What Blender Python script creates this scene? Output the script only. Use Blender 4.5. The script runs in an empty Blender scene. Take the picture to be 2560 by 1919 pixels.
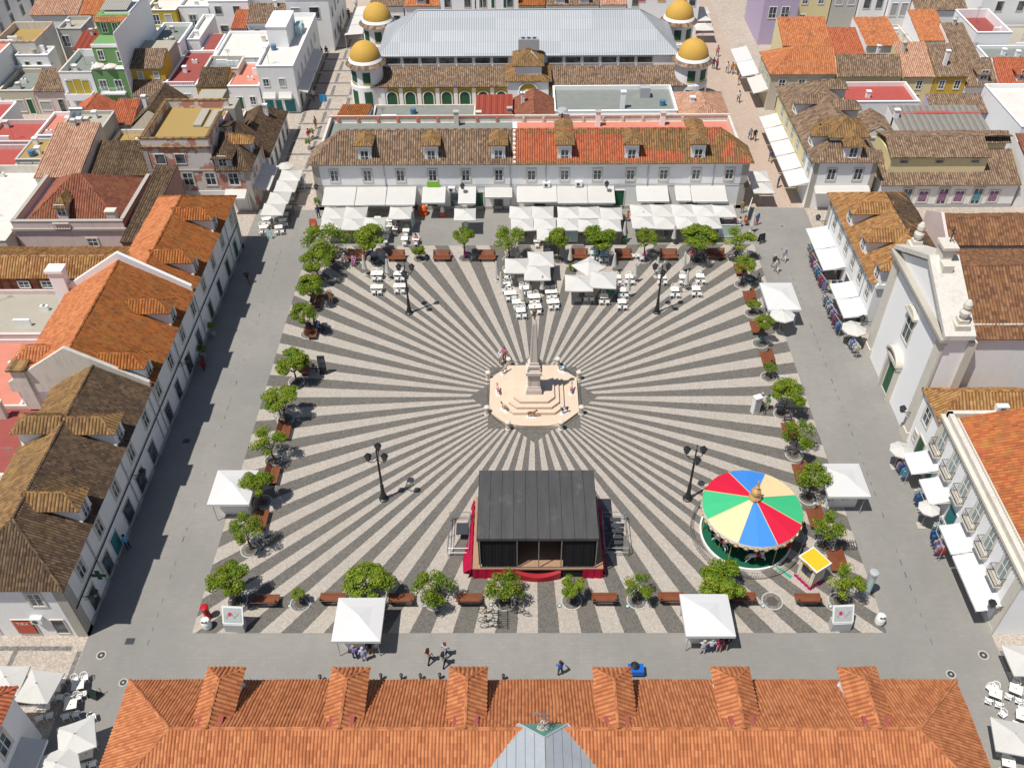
import bpy, math, random
from mathutils import Vector, Matrix
random.seed(7)
R=math.radians
# ------------------------------------------------------------------ camera, sky, sun, exposure
scn=bpy.context.scene
COL=scn.collection
cam_d=bpy.data.cameras.new('camera'); cam=bpy.data.objects.new('camera',cam_d); COL.objects.link(cam); scn.camera=cam
def cam_matrix(pitch,yaw,roll,loc):
    cp,sp,cy,sy=math.cos(pitch),math.sin(pitch),math.cos(yaw),math.sin(yaw)
    f=Vector((-sy*cp,cy*cp,-sp)); r=Vector((cy,sy,0)); u=r.cross(f)
    c,s=math.cos(roll),math.sin(roll)
    r,u=c*r+s*u,-s*r+c*u
    m=Matrix((r,u,-f)).transposed().to_4x4(); m.translation=Vector(loc); return m
cam.matrix_world=cam_matrix(0.74202,0.01207,-0.0112,(-1.311,-63.622,60.0))
cam_d.sensor_width=36; cam_d.lens=2260.81/2560*36; cam_d.clip_start=1; cam_d.clip_end=2000
SUNV=Vector((-.365,-.237,1)).normalized()          # towards the sun
elev=math.asin(SUNV.z); 
w=bpy.data.worlds.new('World'); scn.world=w; w.use_nodes=True
nt=w.node_tree; sky=nt.nodes.new('ShaderNodeTexSky'); sky.sky_type='NISHITA'; sky.sun_disc=False
sky.sun_elevation=elev; sky.sun_rotation=math.atan2(SUNV.x,SUNV.y)
nt.links.new(sky.outputs[0],nt.nodes['Background'].inputs[0]); nt.nodes['Background'].inputs[1].default_value=.076
sd=bpy.data.lights.new('sun','SUN'); sd.energy=4.75; sd.angle=R(.53); sd.color=(1,.955,.88)
so=bpy.data.objects.new('sun',sd); COL.objects.link(so); so.rotation_euler=SUNV.to_track_quat('Z','Y').to_euler(); so.location=(-30,-20,80)
scn.view_settings.view_transform='Standard'; scn.view_settings.look='None'; scn.view_settings.exposure=0.0; scn.view_settings.gamma=1
scn.cycles.max_bounces=5; scn.cycles.diffuse_bounces=3

# ------------------------------------------------------------------ materials
class N:
    def __init__(s,name,rough=.9,spec=.2):
        s.m=bpy.data.materials.new(name); s.m.use_nodes=True; s.t=s.m.node_tree; s.b=s.t.nodes['Principled BSDF']
        s.b.inputs['Roughness'].default_value=rough
        s.b.inputs['Specular IOR Level'].default_value=spec
    def n(s,ty,**k):
        q=s.t.nodes.new('ShaderNode'+ty)
        for a,b in k.items(): setattr(q,a,b)
        return q
    def l(s,a,b): s.t.links.new(a,b)
    def put(s,sock,v):
        if isinstance(v,(int,float)): sock.default_value=v
        elif isinstance(v,tuple): sock.default_value=(v+(1,))[:4] if len(sock.default_value)==4 else v
        else: s.l(v,sock)
    def math(s,op,a,b=0,c=0,clamp=False):
        q=s.n('Math',operation=op,use_clamp=clamp); s.put(q.inputs[0],a); s.put(q.inputs[1],b)
        if op in('MULTIPLY_ADD','COMPARE','WRAP'): s.put(q.inputs[2],c)
        return q.outputs[0]
    def mix(s,f,a,b,blend='MIX'):
        q=s.n('MixRGB',blend_type=blend); s.put(q.inputs[0],f); s.put(q.inputs[1],a); s.put(q.inputs[2],b); return q.outputs[0]
    def ramp(s,f,*st):
        q=s.n('ValToRGB'); e=q.color_ramp.elements
        while len(e)<len(st): e.new(.5)
        for i,(p,c) in enumerate(st): e[i].position=p; e[i].color=(c+(1,))[:4] if isinstance(c,tuple) else (c,c,c,1)
        s.put(q.inputs[0],f); return q.outputs[0]
    def pos(s): return s.n('NewGeometry').outputs['Position']
    def uv(s): return s.n('UVMap').outputs[0]
    def noise(s,vec,sc,det=3,ro=.6):
        q=s.n('TexNoise'); s.l(vec,q.inputs[0]); q.inputs['Scale'].default_value=sc; q.inputs['Detail'].default_value=det; q.inputs['Roughness'].default_value=ro; return q.outputs[0]
    def vor(s,vec,sc,out='Color',feat='F1'):
        q=s.n('TexVoronoi',feature=feat); s.l(vec,q.inputs[0]); q.inputs['Scale'].default_value=sc; return q.outputs[out]
    def sep(s,v): q=s.n('SeparateXYZ'); s.l(v,q.inputs[0]); return q.outputs
    def comb(s,x,y,z=0): 
        q=s.n('CombineXYZ'); s.put(q.inputs[0],x); s.put(q.inputs[1],y); s.put(q.inputs[2],z); return q.outputs[0]
    def bump(s,h,st=.5,d=.05):
        q=s.n('Bump'); q.inputs['Strength'].default_value=st; q.inputs['Distance'].default_value=d; s.l(h,q.inputs['Height']); s.l(q.outputs[0],s.b.inputs['Normal'])
    def col(s,c): s.put(s.b.inputs['Base Color'],c); return s
def plain(name,c,rough=.7,spec=.3,metal=0,var=.12,sc=3):
    q=N(name,rough,spec); q.b.inputs['Metallic'].default_value=metal
    f=q.noise(q.pos(),sc,3); q.col(q.mix(f,tuple(x*(1-var) for x in c),tuple(min(1,x*(1+var)) for x in c))); return q.m
def plaster(name,c,dirt=.25,dc=(.30,.27,.22)):
    q=N(name,.92,.15); p=q.pos(); a=q.noise(p,.9,5,.7); 
    x,y,z=q.sep(p); st=q.noise(q.comb(q.math('MULTIPLY',x,2.2),q.math('MULTIPLY',y,2.2),q.math('MULTIPLY',z,.35)),1.6,4,.7)
    m=q.ramp(q.math('MULTIPLY',a,st),(.22,0),(.48,dirt)); 
    b=q.mix(m,c,dc); q.col(q.mix(q.noise(p,6,2),b,tuple(x*.94 for x in c),'MIX') if dirt<.05 else b)
    q.bump(q.noise(p,14,3),.15,.02); return q.m
TP=.28
def tile(name,stops,lich=.0,lc=(.32,.19,.02),tp=TP,rows=.38,wear=.0,wc=(.1,.07,.05),chan=.5):
    """clay pantiles: every tile has its own tone; lichen and soot come as patches"""
    q=N(name,.88,.18); u,v,_=q.sep(q.uv()); 
    iu=q.math('FLOOR',u); iv=q.math('FLOOR',q.math('DIVIDE',v,rows))
    wn=q.n('TexWhiteNoise',noise_dimensions='3D'); q.l(q.comb(iu,iv),wn.inputs[0])
    big=q.noise(q.pos(),.55,4,.65); 
    k=q.math('ADD',q.math('MULTIPLY',wn.outputs[0],.6),q.math('MULTIPLY',big,.5))
    k=q.math('SUBTRACT',k,.1)
    c=q.ramp(k,*stops)
    if wear: c=q.mix(q.math('MULTIPLY',q.ramp(q.noise(q.comb(q.math('MULTIPLY',u,.4),q.math('MULTIPLY',v,.5)),1.1,5,.75),(.45,0),(.62,1)),wear),c,wc)
    if lich: c=q.mix(q.math('MULTIPLY',q.ramp(q.noise(q.pos(),.8,5,.7),(.48,0),(.66,1)),lich),c,lc)
    ch=q.math('GREATER_THAN',q.math('ABSOLUTE',q.math('SUBTRACT',q.math('FRACT',u),.5)),.30)   # valleys between cover tiles painted darker: duller channel tiles and painted-in shade
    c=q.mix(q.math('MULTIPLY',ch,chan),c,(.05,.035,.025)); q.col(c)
    fr=q.math('FRACT',q.math('DIVIDE',v,rows)); 
    q.bump(q.math('ADD',fr,q.math('MULTIPLY',q.noise(q.pos(),9,2),.5)),.6,.06); return q.m
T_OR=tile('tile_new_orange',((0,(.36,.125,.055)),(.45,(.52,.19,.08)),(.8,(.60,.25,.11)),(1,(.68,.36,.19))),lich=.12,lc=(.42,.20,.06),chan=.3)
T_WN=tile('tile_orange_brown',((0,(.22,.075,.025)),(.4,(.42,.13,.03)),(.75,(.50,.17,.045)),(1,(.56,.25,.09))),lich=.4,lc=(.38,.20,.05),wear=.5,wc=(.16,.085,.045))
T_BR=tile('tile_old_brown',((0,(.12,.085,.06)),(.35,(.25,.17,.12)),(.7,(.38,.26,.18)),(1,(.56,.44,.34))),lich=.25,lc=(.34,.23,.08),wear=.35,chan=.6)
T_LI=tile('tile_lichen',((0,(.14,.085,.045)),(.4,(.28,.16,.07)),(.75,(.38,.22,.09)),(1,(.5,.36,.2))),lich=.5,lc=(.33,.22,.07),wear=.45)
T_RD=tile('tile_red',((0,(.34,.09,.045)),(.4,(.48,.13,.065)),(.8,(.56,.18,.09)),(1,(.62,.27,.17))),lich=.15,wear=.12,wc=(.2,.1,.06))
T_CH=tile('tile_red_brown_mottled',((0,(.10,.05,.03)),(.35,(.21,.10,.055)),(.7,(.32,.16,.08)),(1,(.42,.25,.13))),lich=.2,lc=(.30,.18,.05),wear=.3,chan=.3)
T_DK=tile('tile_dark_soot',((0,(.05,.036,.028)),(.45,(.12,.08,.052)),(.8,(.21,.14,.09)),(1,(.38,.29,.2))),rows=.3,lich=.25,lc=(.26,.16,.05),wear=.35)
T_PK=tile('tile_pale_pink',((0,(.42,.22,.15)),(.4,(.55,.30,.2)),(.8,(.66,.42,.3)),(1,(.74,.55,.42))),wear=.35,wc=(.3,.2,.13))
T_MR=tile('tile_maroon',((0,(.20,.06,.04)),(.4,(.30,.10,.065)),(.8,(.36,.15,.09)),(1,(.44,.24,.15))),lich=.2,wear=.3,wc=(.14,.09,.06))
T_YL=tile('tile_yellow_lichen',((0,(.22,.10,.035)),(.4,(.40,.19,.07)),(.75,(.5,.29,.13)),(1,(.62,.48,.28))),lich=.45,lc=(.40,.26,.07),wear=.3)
W_WH=plaster('plaster_white',(.84,.84,.83),.22,(.50,.47,.42))
W_WB=plaster('plaster_clean_white',(.88,.88,.88),.10,(.62,.60,.57))
W_OLD=plaster('plaster_weathered',(.66,.62,.55),.55,(.33,.29,.23))
W_GR=plaster('plaster_grey',(.50,.49,.46),.3)
W_PE=plaster('plaster_peeling_pink',(.66,.62,.58),.0)
q=N('plaster_peeling_pink2',.92,.15); a=q.noise(q.pos(),.55,5,.65); c=q.mix(q.ramp(a,(.50,0),(.53,1)),(.66,.62,.57),(.50,.25,.20)); c=q.mix(q.ramp(q.noise(q.pos(),1.7,5,.7),(.58,0),(.7,.7)),c,(.36,.30,.24)); q.col(c); W_PE=q.m
W_PK=plaster('plaster_pale_pink',(.70,.58,.55),.35); W_ROSE=plaster('plaster_rose',(.48,.27,.23),.35)
W_YE=plaster('plaster_pale_yellow',(.76,.66,.38),.12); W_OC=plaster('plaster_ochre',(.60,.40,.06),.15); W_BG=plaster('plaster_beige',(.56,.51,.40),.2)
W_GN=plaster('plaster_green',(.17,.32,.13),.15); W_LI=plaster('plaster_lilac',(.50,.42,.58),.1); W_GD=plaster('plaster_gold',(.50,.37,.06),.15)
ST=plaster('limestone',(.63,.59,.52),.3,(.35,.30,.22)); STG=plaster('limestone_grey',(.44,.41,.36),.4)
F_RED=plain('terrace_red',(.40,.085,.07),.8,var=.15,sc=1.2); F_SAL=plain('terrace_salmon',(.58,.22,.16),.85,var=.12,sc=1); F_GRY=plain('terrace_grey',(.22,.24,.22),.85,var=.18,sc=1)
F_CON=plaster('terrace_concrete',(.40,.37,.31),.5); F_OCH=plaster('terrace_lichen',(.38,.26,.09),.6,(.30,.27,.22)); F_WHT=plaster('terrace_white',(.66,.64,.60),.55,(.5,.42,.36)); F_MAR=plain('terrace_maroon',(.30,.075,.065),.8,var=.15,sc=1)
CANV=plain('white_canvas',(.72,.71,.685),.85,.1,var=.06,sc=.9); CANT=plain('white_tarpaulin',(.80,.80,.81),.5,.3,var=.02)
for _m in (CANV,CANT):
    _t=_m.node_tree; _o=_t.nodes.new('ShaderNodeObjectInfo'); _x=_t.nodes.new('ShaderNodeMixRGB'); _x.blend_type='MULTIPLY'; _l=_t.nodes['Principled BSDF'].inputs[0].links[0].from_socket; _t.links.new(_o.outputs['Random'],_x.inputs[0]); _t.links.new(_l,_x.inputs[1]); _x.inputs[2].default_value=(.94,.935,.92,1); _t.links.new(_x.outputs[0],_t.nodes['Principled BSDF'].inputs[0])
    _t=_m.node_tree; _tr=_t.nodes.new('ShaderNodeBsdfTranslucent'); _tr.inputs[0].default_value=(.6,.58,.54,1); _mx=_t.nodes.new('ShaderNodeMixShader'); _mx.inputs[0].default_value=.22; _t.links.new(_t.nodes['Principled BSDF'].outputs[0],_mx.inputs[1]); _t.links.new(_tr.outputs[0],_mx.inputs[2]); _t.links.new(_mx.outputs[0],_t.nodes['Material Output'].inputs[0])
IRON=plain('black_iron',(.018,.02,.022),.45,.5); DKM=plain('dark_metal',(.05,.055,.06),.4,.5); STEEL=plain('galvanised_steel',(.38,.39,.40),.4,.5,metal=.7)
WOOD=plain('bench_wood',(.20,.065,.028),.5,.4,var=.3,sc=2); WHP=plain('white_plastic',(.82,.82,.80),.4,.4,var=.02); GNP=plain('green_plastic',(.02,.25,.12),.4,.4); TCL=plain('table_cloth_cream',(.78,.74,.66),.7); ALU=plain('grey_aluminium',(.42,.43,.44),.4,.5)
GLS=N('window_glass',.12,.6); GLS.col(GLS.mix(GLS.ramp(GLS.noise(GLS.pos(),.9,2),(.4,0),(.6,1)),(.03,.04,.05),(.12,.15,.17))); GLS=GLS.m
GLL=plain('pale_window_glass',(.26,.31,.31),.15,.6,var=.3); SHUT=plain('roller_shutter',(.42,.42,.40),.7); WFR=plain('window_frame_white',(.78,.78,.76),.5); GRND=plain('green_paint',(.02,.10,.05),.5,.4); BRWD=plain('brown_paint',(.13,.05,.03),.5); BLUP=plain('blue_paint',(.03,.25,.5),.5)
TEAL=plain('teal_paint',(.04,.2,.22),.5); REDP=plain('red_paint',(.5,.02,.04),.45,.4); RBX=plain('pillar_box_red',(.45,.01,.02),.35,.5); YEL=plain('yellow_sheet',(.80,.46,.02),.6); GOLD=plain('gold_trim',(.62,.38,.16),.35,.5,metal=.3,sc=8,var=.5); MAG=plain('magenta_cloth',(.5,.01,.2),.8); CRM=plain('cream_paint',(.74,.60,.36),.6)
GLB=plain('pale_glass',(.45,.62,.62),.1,.6); DARK=plain('dark_interior',(.012,.012,.014),.9); BLK=N('black_tarp',.5,.4); _x,_y,_z=BLK.sep(BLK.pos()); _s=BLK.math('LESS_THAN',BLK.math('FRACT',BLK.math('DIVIDE',_x,.93)),.05); _c=BLK.mix(BLK.noise(BLK.comb(BLK.math('MULTIPLY',_x,1.5),BLK.math('MULTIPLY',_y,.25)),1.1,5,.7),(.042,.043,.046),(.105,.10,.095)); _c=BLK.mix(BLK.ramp(BLK.noise(BLK.pos(),.5,5,.75),(.58,0),(.75,.35)),_c,(.22,.21,.19)); BLK.col(BLK.mix(_s,_c,(.025,.026,.03))); BLK.bump(BLK.noise(BLK.pos(),2.5,4),.4,.06); BLK=BLK.m; RCL=plain('red_stage_cloth',(.42,.006,.045),.75,.2,var=.25,sc=1.5); PLY=plain('plywood_deck',(.36,.22,.14),.7,var=.15)
CGR=plain('carousel_green',(.05,.46,.20),.6,.3,var=.05); CBL=plain('carousel_blue',(.05,.24,.68),.6,.3,var=.05); CRD=plain('carousel_red',(.62,.012,.045),.6,.3,var=.05); CCR=plain('carousel_cream',(.80,.61,.34),.6,.3,var=.04); CFL=plain('carousel_floor_green',(.008,.10,.05),.6)
SKIN=plain('skin',(.48,.26,.17),.6); SOIL=plain('planter_soil',(.10,.085,.07),.95,var=.4,sc=9)
PBD=plaster('monument_pink_stone',(.64,.52,.41),.5,(.55,.36,.2)); MON=plaster('monument_pale_stone',(.62,.55,.49),.25,(.42,.36,.30))
DOME=plain('dome_ochre',(.56,.34,.075),.75,.2,var=.12,sc=1.2); CHAR=plain('blackboard',(.02,.03,.03),.7); POST=plain('poster_red',(.5,.1,.06),.6,var=.6,sc=6); POSB=plain('poster_purple',(.3,.15,.28),.4,var=.8,sc=3)
def metal_roof():
    q=N('metal_sheet_roof',.45,.4); u,v,_=q.sep(q.uv()); 
    r=q.math('ABSOLUTE',q.math('SINE',q.math('MULTIPLY',u,math.pi/.34)))
    seam=q.math('LESS_THAN',q.math('FRACT',q.math('DIVIDE',v,1.9)),.03)
    pan=q.n('TexWhiteNoise',noise_dimensions='2D'); q.l(q.comb(q.math('FLOOR',q.math('DIVIDE',u,4.7)),q.math('FLOOR',q.math('DIVIDE',v,1.9))),pan.inputs[0])
    c=q.mix(pan.outputs[0],(.34,.37,.405),(.41,.44,.475)); c=q.mix(seam,c,(.33,.35,.36)); c=q.mix(q.ramp(q.noise(q.pos(),.5,5,.7),(.5,0),(.75,.5)),c,(.36,.37,.36)); q.col(c)
    q.bump(q.math('POWER',r,.5),.8,.05); return q.m
MET=metal_roof()
def zinc():
    q=N('grey_zinc_roof',.5,.5); u,v,_=q.sep(q.uv()); s=q.math('LESS_THAN',q.math('FRACT',q.math('DIVIDE',v,.62)),.06); c=q.mix(q.noise(q.pos(),1.2,5,.7),(.26,.30,.34),(.42,.45,.48)); q.col(q.mix(s,c,(.12,.14,.16))); q.bump(s,.5,.03); return q.m
ZNC=zinc(); COPP=plain('green_copper',(.10,.26,.22),.6,var=.3)
def ribbed(name,c,p=.3,c2=None):
    q=N(name,.6,.3); u,v,_=q.sep(q.uv()); r=q.math('ABSOLUTE',q.math('SINE',q.math('MULTIPLY',u,math.pi/p))); q.col(q.mix(q.noise(q.pos(),1.3,4),tuple(x*.8 for x in c),c2 or c)); q.bump(r,1,.07); return q.m
RIBR=ribbed('ribbed_red_sheet',(.50,.11,.07)); RIBG=ribbed('ribbed_grey_sheet',(.40,.38,.34)); RIBW=ribbed('ribbed_white_sheet',(.72,.73,.76))
def cobble(name,ca,cb,sc=7.5,mortar=.35):
    q=N(name,.85,.25); p=q.pos(); cell=q.vor(p,sc); k=q.sep(cell)[0]; d=q.vor(p,sc,'Distance','DISTANCE_TO_EDGE')
    c=q.mix(k,ca,cb); c=q.mix(q.ramp(d,(0,mortar),(.10,0)),c,(.10,.09,.08)); c=q.mix(q.ramp(q.noise(p,.35,5,.7),(.5,0),(.8,.35)),c,(.25,.2,.15)); q.col(c); q.bump(q.ramp(d,(0,0),(.15,1)),.4,.03); return q.m
CAL=cobble('calcada_beige',(.38,.325,.275),(.56,.49,.42)); CALD=cobble('calcada_dark_band',(.12,.12,.12),(.25,.24,.23)); KERB=plaster('kerb_stone',(.52,.48,.42),.3)
BRK=cobble('pink_brick_paving',(.42,.33,.27),(.50,.40,.33),7,.15)
def plaza_mat():
    """radiating light and dark cobbles: sixteen bands on each half side of the square"""
    q=N('radial_cobbles',.82,.25); p=q.pos(); x,y,_=q.sep(p); wob=q.math('MULTIPLY',q.math('SUBTRACT',q.noise(p,3,2),.5),.006)
    ax,ay=q.math('ABSOLUTE',x),q.math('ABSOLUTE',y); sel=q.math('GREATER_THAN',ay,ax)
    s1=q.math('DIVIDE',q.math('MULTIPLY',x,-1),q.math('ADD',y,1e-5)); s2=q.math('DIVIDE',y,q.math('ADD',x,1e-5))
    s=q.math('ADD',q.math('MULTIPLY',sel,s1),q.math('MULTIPLY',q.math('SUBTRACT',1,sel),s2)); s=q.math('ADD',s,wob)
    par=q.math('FLOORED_MODULO',q.math('FLOOR',q.math('MULTIPLY',s,16)),2)
    dark=q.math('LESS_THAN',par,.5)
    sq=q.math('LESS_THAN',q.math('MAXIMUM',ax,ay),4.35); dia=q.math('LESS_THAN',q.math('ADD',ax,ay),6.2)
    dark=q.math('MAXIMUM',dark,q.math('MAXIMUM',sq,dia))
    cell=q.sep(q.vor(p,10.5)); k=cell[0]; d=q.vor(p,10.5,'Distance','DISTANCE_TO_EDGE')
    big=q.noise(p,.16,5,.65); mid=q.noise(p,1.1,4,.7)
    lt=q.mix(k,(.37,.335,.295),(.51,.465,.41)); lt=q.mix(q.ramp(mid,(.45,0),(.75,.35)),lt,(.48,.38,.31))
    dk=q.mix(k,(.105,.099,.090),(.175,.166,.150)); dk=q.mix(q.ramp(mid,(.52,0),(.78,.5)),dk,(.20,.17,.135))
    c=q.mix(dark,lt,dk); c=q.mix(q.ramp(d,(0,.3),(.09,0)),c,(.115,.10,.085)); c=q.mix(q.ramp(big,(.48,0),(.75,.2)),c,(.25,.21,.165))
    q.col(c); q.bump(q.ramp(d,(0,0),(.15,1)),.35,.03); return q.m
PLZ=plaza_mat()
def slabs():
    q=N('grey_granite_slabs',.8,.25); p=q.pos(); br=q.n('TexBrick'); q.l(p,br.inputs[0]); br.inputs['Scale'].default_value=1; br.inputs['Mortar Size'].default_value=.008; br.inputs['Brick Width'].default_value=.6; br.inputs['Row Height'].default_value=.3
    br.inputs['Color1'].default_value=(.255,.244,.225,1); br.inputs['Color2'].default_value=(.275,.263,.243,1); br.inputs['Mortar'].default_value=(.215,.208,.196,1)
    x,y,z=q.sep(p); st=q.noise(q.comb(q.math('MULTIPLY',x,1),q.math('MULTIPLY',y,.15)),.9,5,.75)
    c=q.mix(q.ramp(q.noise(p,.25,6,.7),(.4,0),(.7,.45)),br.outputs[0],(.30,.287,.262)); c=q.mix(q.ramp(st,(.5,0),(.7,.3)),c,(.205,.2,.188)); c=q.mix(q.ramp(q.noise(p,1.9,4,.8),(.66,0),(.72,.5)),c,(.13,.12,.11)); c=q.mix(q.ramp(q.noise(p,.09,5,.6),(.42,0),(.6,.4)),c,(.19,.186,.178)); c=q.mix(q.ramp(q.noise(p,7,2,.5),(.70,0),(.74,.6)),c,(.42,.40,.37)); q.col(c); return q.m
SLB=slabs()
def leafm(name,a,b,y):
    q=N(name,.6,.3); k=q.n('ObjectInfo').outputs['Random']; c=q.mix(q.noise(q.pos(),5,2),a,b); c=q.mix(q.ramp(q.noise(q.pos(),1.5,3),(.45,0),(.65,.8)),c,y); c=q.mix(q.math('MULTIPLY',k,.3),c,tuple(v*.6 for v in a)); q.col(c)
    tr=q.n('BsdfTranslucent'); q.l(c,tr.inputs[0]); mx=q.n('MixShader'); mx.inputs[0].default_value=.3; q.l(q.b.outputs[0],mx.inputs[1]); q.l(tr.outputs[0],mx.inputs[2]); q.l(mx.outputs[0],q.t.nodes['Material Output'].inputs[0]); return q.m
LF1=leafm('leaf_green',(.085,.18,.013),(.18,.31,.022),(.30,.38,.03)); LF2=leafm('leaf_yellow_green',(.18,.24,.012),(.33,.35,.02),(.46,.40,.035)); BARK=plain('bark',(.10,.07,.05),.9,var=.3,sc=8)

# ------------------------------------------------------------------ mesh helpers
class MB:
    def __init__(s): s.v=[];s.f=[];s.m=[];s.uv=[];s.sm=[]
    def face(s,pts,mi=0,uv=None,sm=False):
        n=len(s.v); s.v+= [tuple(p) for p in pts]; s.f.append(tuple(range(n,n+len(pts)))); s.m.append(mi); s.uv.append(uv); s.sm.append(sm)
    def box(s,x0,x1,y0,y1,z0,z1,mi=0,top=None):
        if x0>x1:x0,x1=x1,x0
        if y0>y1:y0,y1=y1,y0
        a=[(x0,y0),(x1,y0),(x1,y1),(x0,y1)]; s.prism(a,z0,z1,mi,top)
    def prism(s,a,z0,z1,mi=0,top=None,m=None):
        n=len(a)
        for i in range(n):
            p,q=a[i],a[(i+1)%n]; s.face([(p[0],p[1],z0),(q[0],q[1],z0),(q[0],q[1],z1),(p[0],p[1],z1)],mi)
        s.face([(p[0],p[1],z1) for p in a],mi if top is None else top); s.face([(p[0],p[1],z0) for p in reversed(a)],mi)
    def frus(s,cx,cy,z0,z1,r0,r1,n=12,mi=0,ph=0,sm=True,cap=True):
        A=[(cx+r0*math.cos(ph+2*math.pi*i/n),cy+r0*math.sin(ph+2*math.pi*i/n),z0) for i in range(n)]
        B=[(cx+r1*math.cos(ph+2*math.pi*i/n),cy+r1*math.sin(ph+2*math.pi*i/n),z1) for i in range(n)]
        for i in range(n):
            j=(i+1)%n
            if r1<1e-4: s.face([A[i],A[j],B[i]],mi,sm=sm)
            else: s.face([A[i],A[j],B[j],B[i]],mi,sm=sm)
        if cap:
            if r1>1e-4: s.face(B,mi)
            s.face(A[::-1],mi)
    def lathe(s,cx,cy,prof,n=16,mi=0,sm=True):
        for (r0,z0),(r1,z1) in zip(prof,prof[1:]):
            for i in range(n):
                a,b=2*math.pi*i/n,2*math.pi*(i+1)/n
                P=[(cx+r0*math.cos(a),cy+r0*math.sin(a),z0),(cx+r0*math.cos(b),cy+r0*math.sin(b),z0),(cx+r1*math.cos(b),cy+r1*math.sin(b),z1),(cx+r1*math.cos(a),cy+r1*math.sin(a),z1)]
                if r0<1e-4: P=[P[0],P[2],P[3]]
                elif r1<1e-4: P=P[:3]
                s.face(P,mi,sm=sm)
    def tube(s,p,q,r,n=6,mi=0,r2=None):
        p,q=Vector(p),Vector(q); d=(q-p).normalized(); a=d.orthogonal().normalized(); b=d.cross(a); r2=r if r2 is None else r2
        A=[p+(a*math.cos(2*math.pi*i/n)+b*math.sin(2*math.pi*i/n))*r for i in range(n)]; B=[q+(a*math.cos(2*math.pi*i/n)+b*math.sin(2*math.pi*i/n))*r2 for i in range(n)]
        for i in range(n): j=(i+1)%n; s.face([A[i],A[j],B[j],B[i]],mi,sm=True)
        s.face(A[::-1],mi); s.face(B,mi)
    def pipe(s,pts,r,n=6,mi=0):
        for a,b in zip(pts,pts[1:]): s.tube(a,b,r,n,mi)
    def tiles(s,poly,mi=0,pitch=TP,amp=None,lift=.03,mu=None):
        amp=amp or pitch*.34
        P=[Vector(p) for p in poly]; n=Vector((0,0,0))
        for i in range(len(P)): n+=(P[i]-P[0]).cross(P[(i+1)%len(P)]-P[0])
        n.normalize(); 
        if n.z<0: n=-n
        U=Vector((0,0,1)).cross(n).normalized(); V=n.cross(U)
        d=n.dot(P[0]); pts=[(U.dot(p),V.dot(p)) for p in P]; u0,u1=min(p[0] for p in pts),max(p[0] for p in pts)
        def rng(u):
            vs=[]
            for i in range(len(pts)):
                a,b=pts[i],pts[(i+1)%len(pts)]
                if (a[0]-u)*(b[0]-u)<=0:
                    if abs(a[0]-b[0])<1e-7: vs+=[a[1],b[1]]
                    else: vs.append(a[1]+(b[1]-a[1])*(u-a[0])/(b[0]-a[0]))
            return (min(vs),max(vs)) if vs else None
        us=[u0+1e-5]; k=math.floor(u0/(pitch/4))+1
        while k*pitch/4<u1-1e-4: us.append(k*pitch/4); k+=1
        us.append(u1-1e-5); prev=None; sx=P[0].x*.37+P[0].y*.23
        vext=max(p[1] for p in pts)-min(p[1] for p in pts); ns=max(1,min(8,int(vext/1.1)))
        for u in us:
            r=rng(u)
            if not r: prev=None; continue
            jit=.78+.44*((math.sin(math.floor(u/pitch)*12.9898+sx)*43758.5453)%1)
            h=amp*abs(math.sin(math.pi*u/pitch))*jit+lift
            col=[]
            for i in range(ns+1):
                v=r[0]+(r[1]-r[0])*i/ns; sag=.022*math.sin(u*.83+v*.6+sx)+.014*math.sin(u*2.1-v*1.3+sx*2); uu=u+(.02*math.sin(v*1.9+u*.9+sx) if 0<i<ns else 0)
                col.append((U*uu+V*v+n*(d+h+sag),(u/pitch,v)))
            za=U*u+V*r[0]+n*d
            if prev:
                pc,pz=prev
                for i in range(ns): s.face([pc[i][0],col[i][0],col[i+1][0],pc[i+1][0]],mi,[pc[i][1],col[i][1],col[i+1][1],pc[i+1][1]],True)
                s.face([pz,za,col[0][0],pc[0][0]],mi,[(u/pitch,0)]*4)
            prev=(col,za)
        s.face([U*p[0]+V*p[1]+n*(d-.03) for p in pts],mi if mu is None else mu)
    def cap(s,pts,mi=0,r=.12):
        for a,b in zip(pts,pts[1:]): s.tube((a[0],a[1],a[2]+.03),(b[0],b[1],b[2]+.03),r,6,mi)
    def build(s,name,mats,parent=None,loc=None,link=True):
        me=bpy.data.meshes.new(name); me.from_pydata(s.v,[],s.f)
        if not isinstance(mats,(list,tuple)): mats=[mats]
        for m in mats: me.materials.append(m)
        me.polygons.foreach_set('material_index',s.m); me.polygons.foreach_set('use_smooth',s.sm)
        uvl=me.uv_layers.new(name='UVMap'); data=[]
        for p,uv in zip(me.polygons,s.uv):
            if uv: data+= [c for t in uv for c in t]
            else:
                n=p.normal
                if abs(n.z)>.999: U,V=Vector((1,0,0)),Vector((0,1,0))
                else: U=Vector((0,0,1)).cross(n).normalized(); V=n.cross(U)
                for vi in p.vertices: co=me.vertices[vi].co; data+=[U.dot(co),V.dot(co)]
        uvl.data.foreach_set('uv',data); me.update()
        return ob(name,me,parent,loc)
def ob(name,me,parent=None,loc=None,rz=None):
    o=bpy.data.objects.new(name,me); COL.objects.link(o)
    if parent is not None:
        o.parent=parent
        if loc is None: loc=-Vector(parent.location)     # part meshes are modelled in world metres
    if loc is not None: o.location=loc
    if rz is not None: o.rotation_euler.z=rz
    return o
LABELS=set()
def tag(o,label=None,cat=None,group=None,kind=None):
    if label: o['label']=label
    if cat: o['category']=cat
    if group: o['group']=group
    if kind: o['kind']=kind
    return o
def thing(name,label,cat,loc=(0,0,0),group=None,rz=0):
    o=bpy.data.objects.new(name,None); COL.objects.link(o); o.location=loc; o.rotation_euler.z=rz; o.empty_display_size=.3
    return tag(o,label,cat,group)
L0=(0,0,0)
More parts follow.
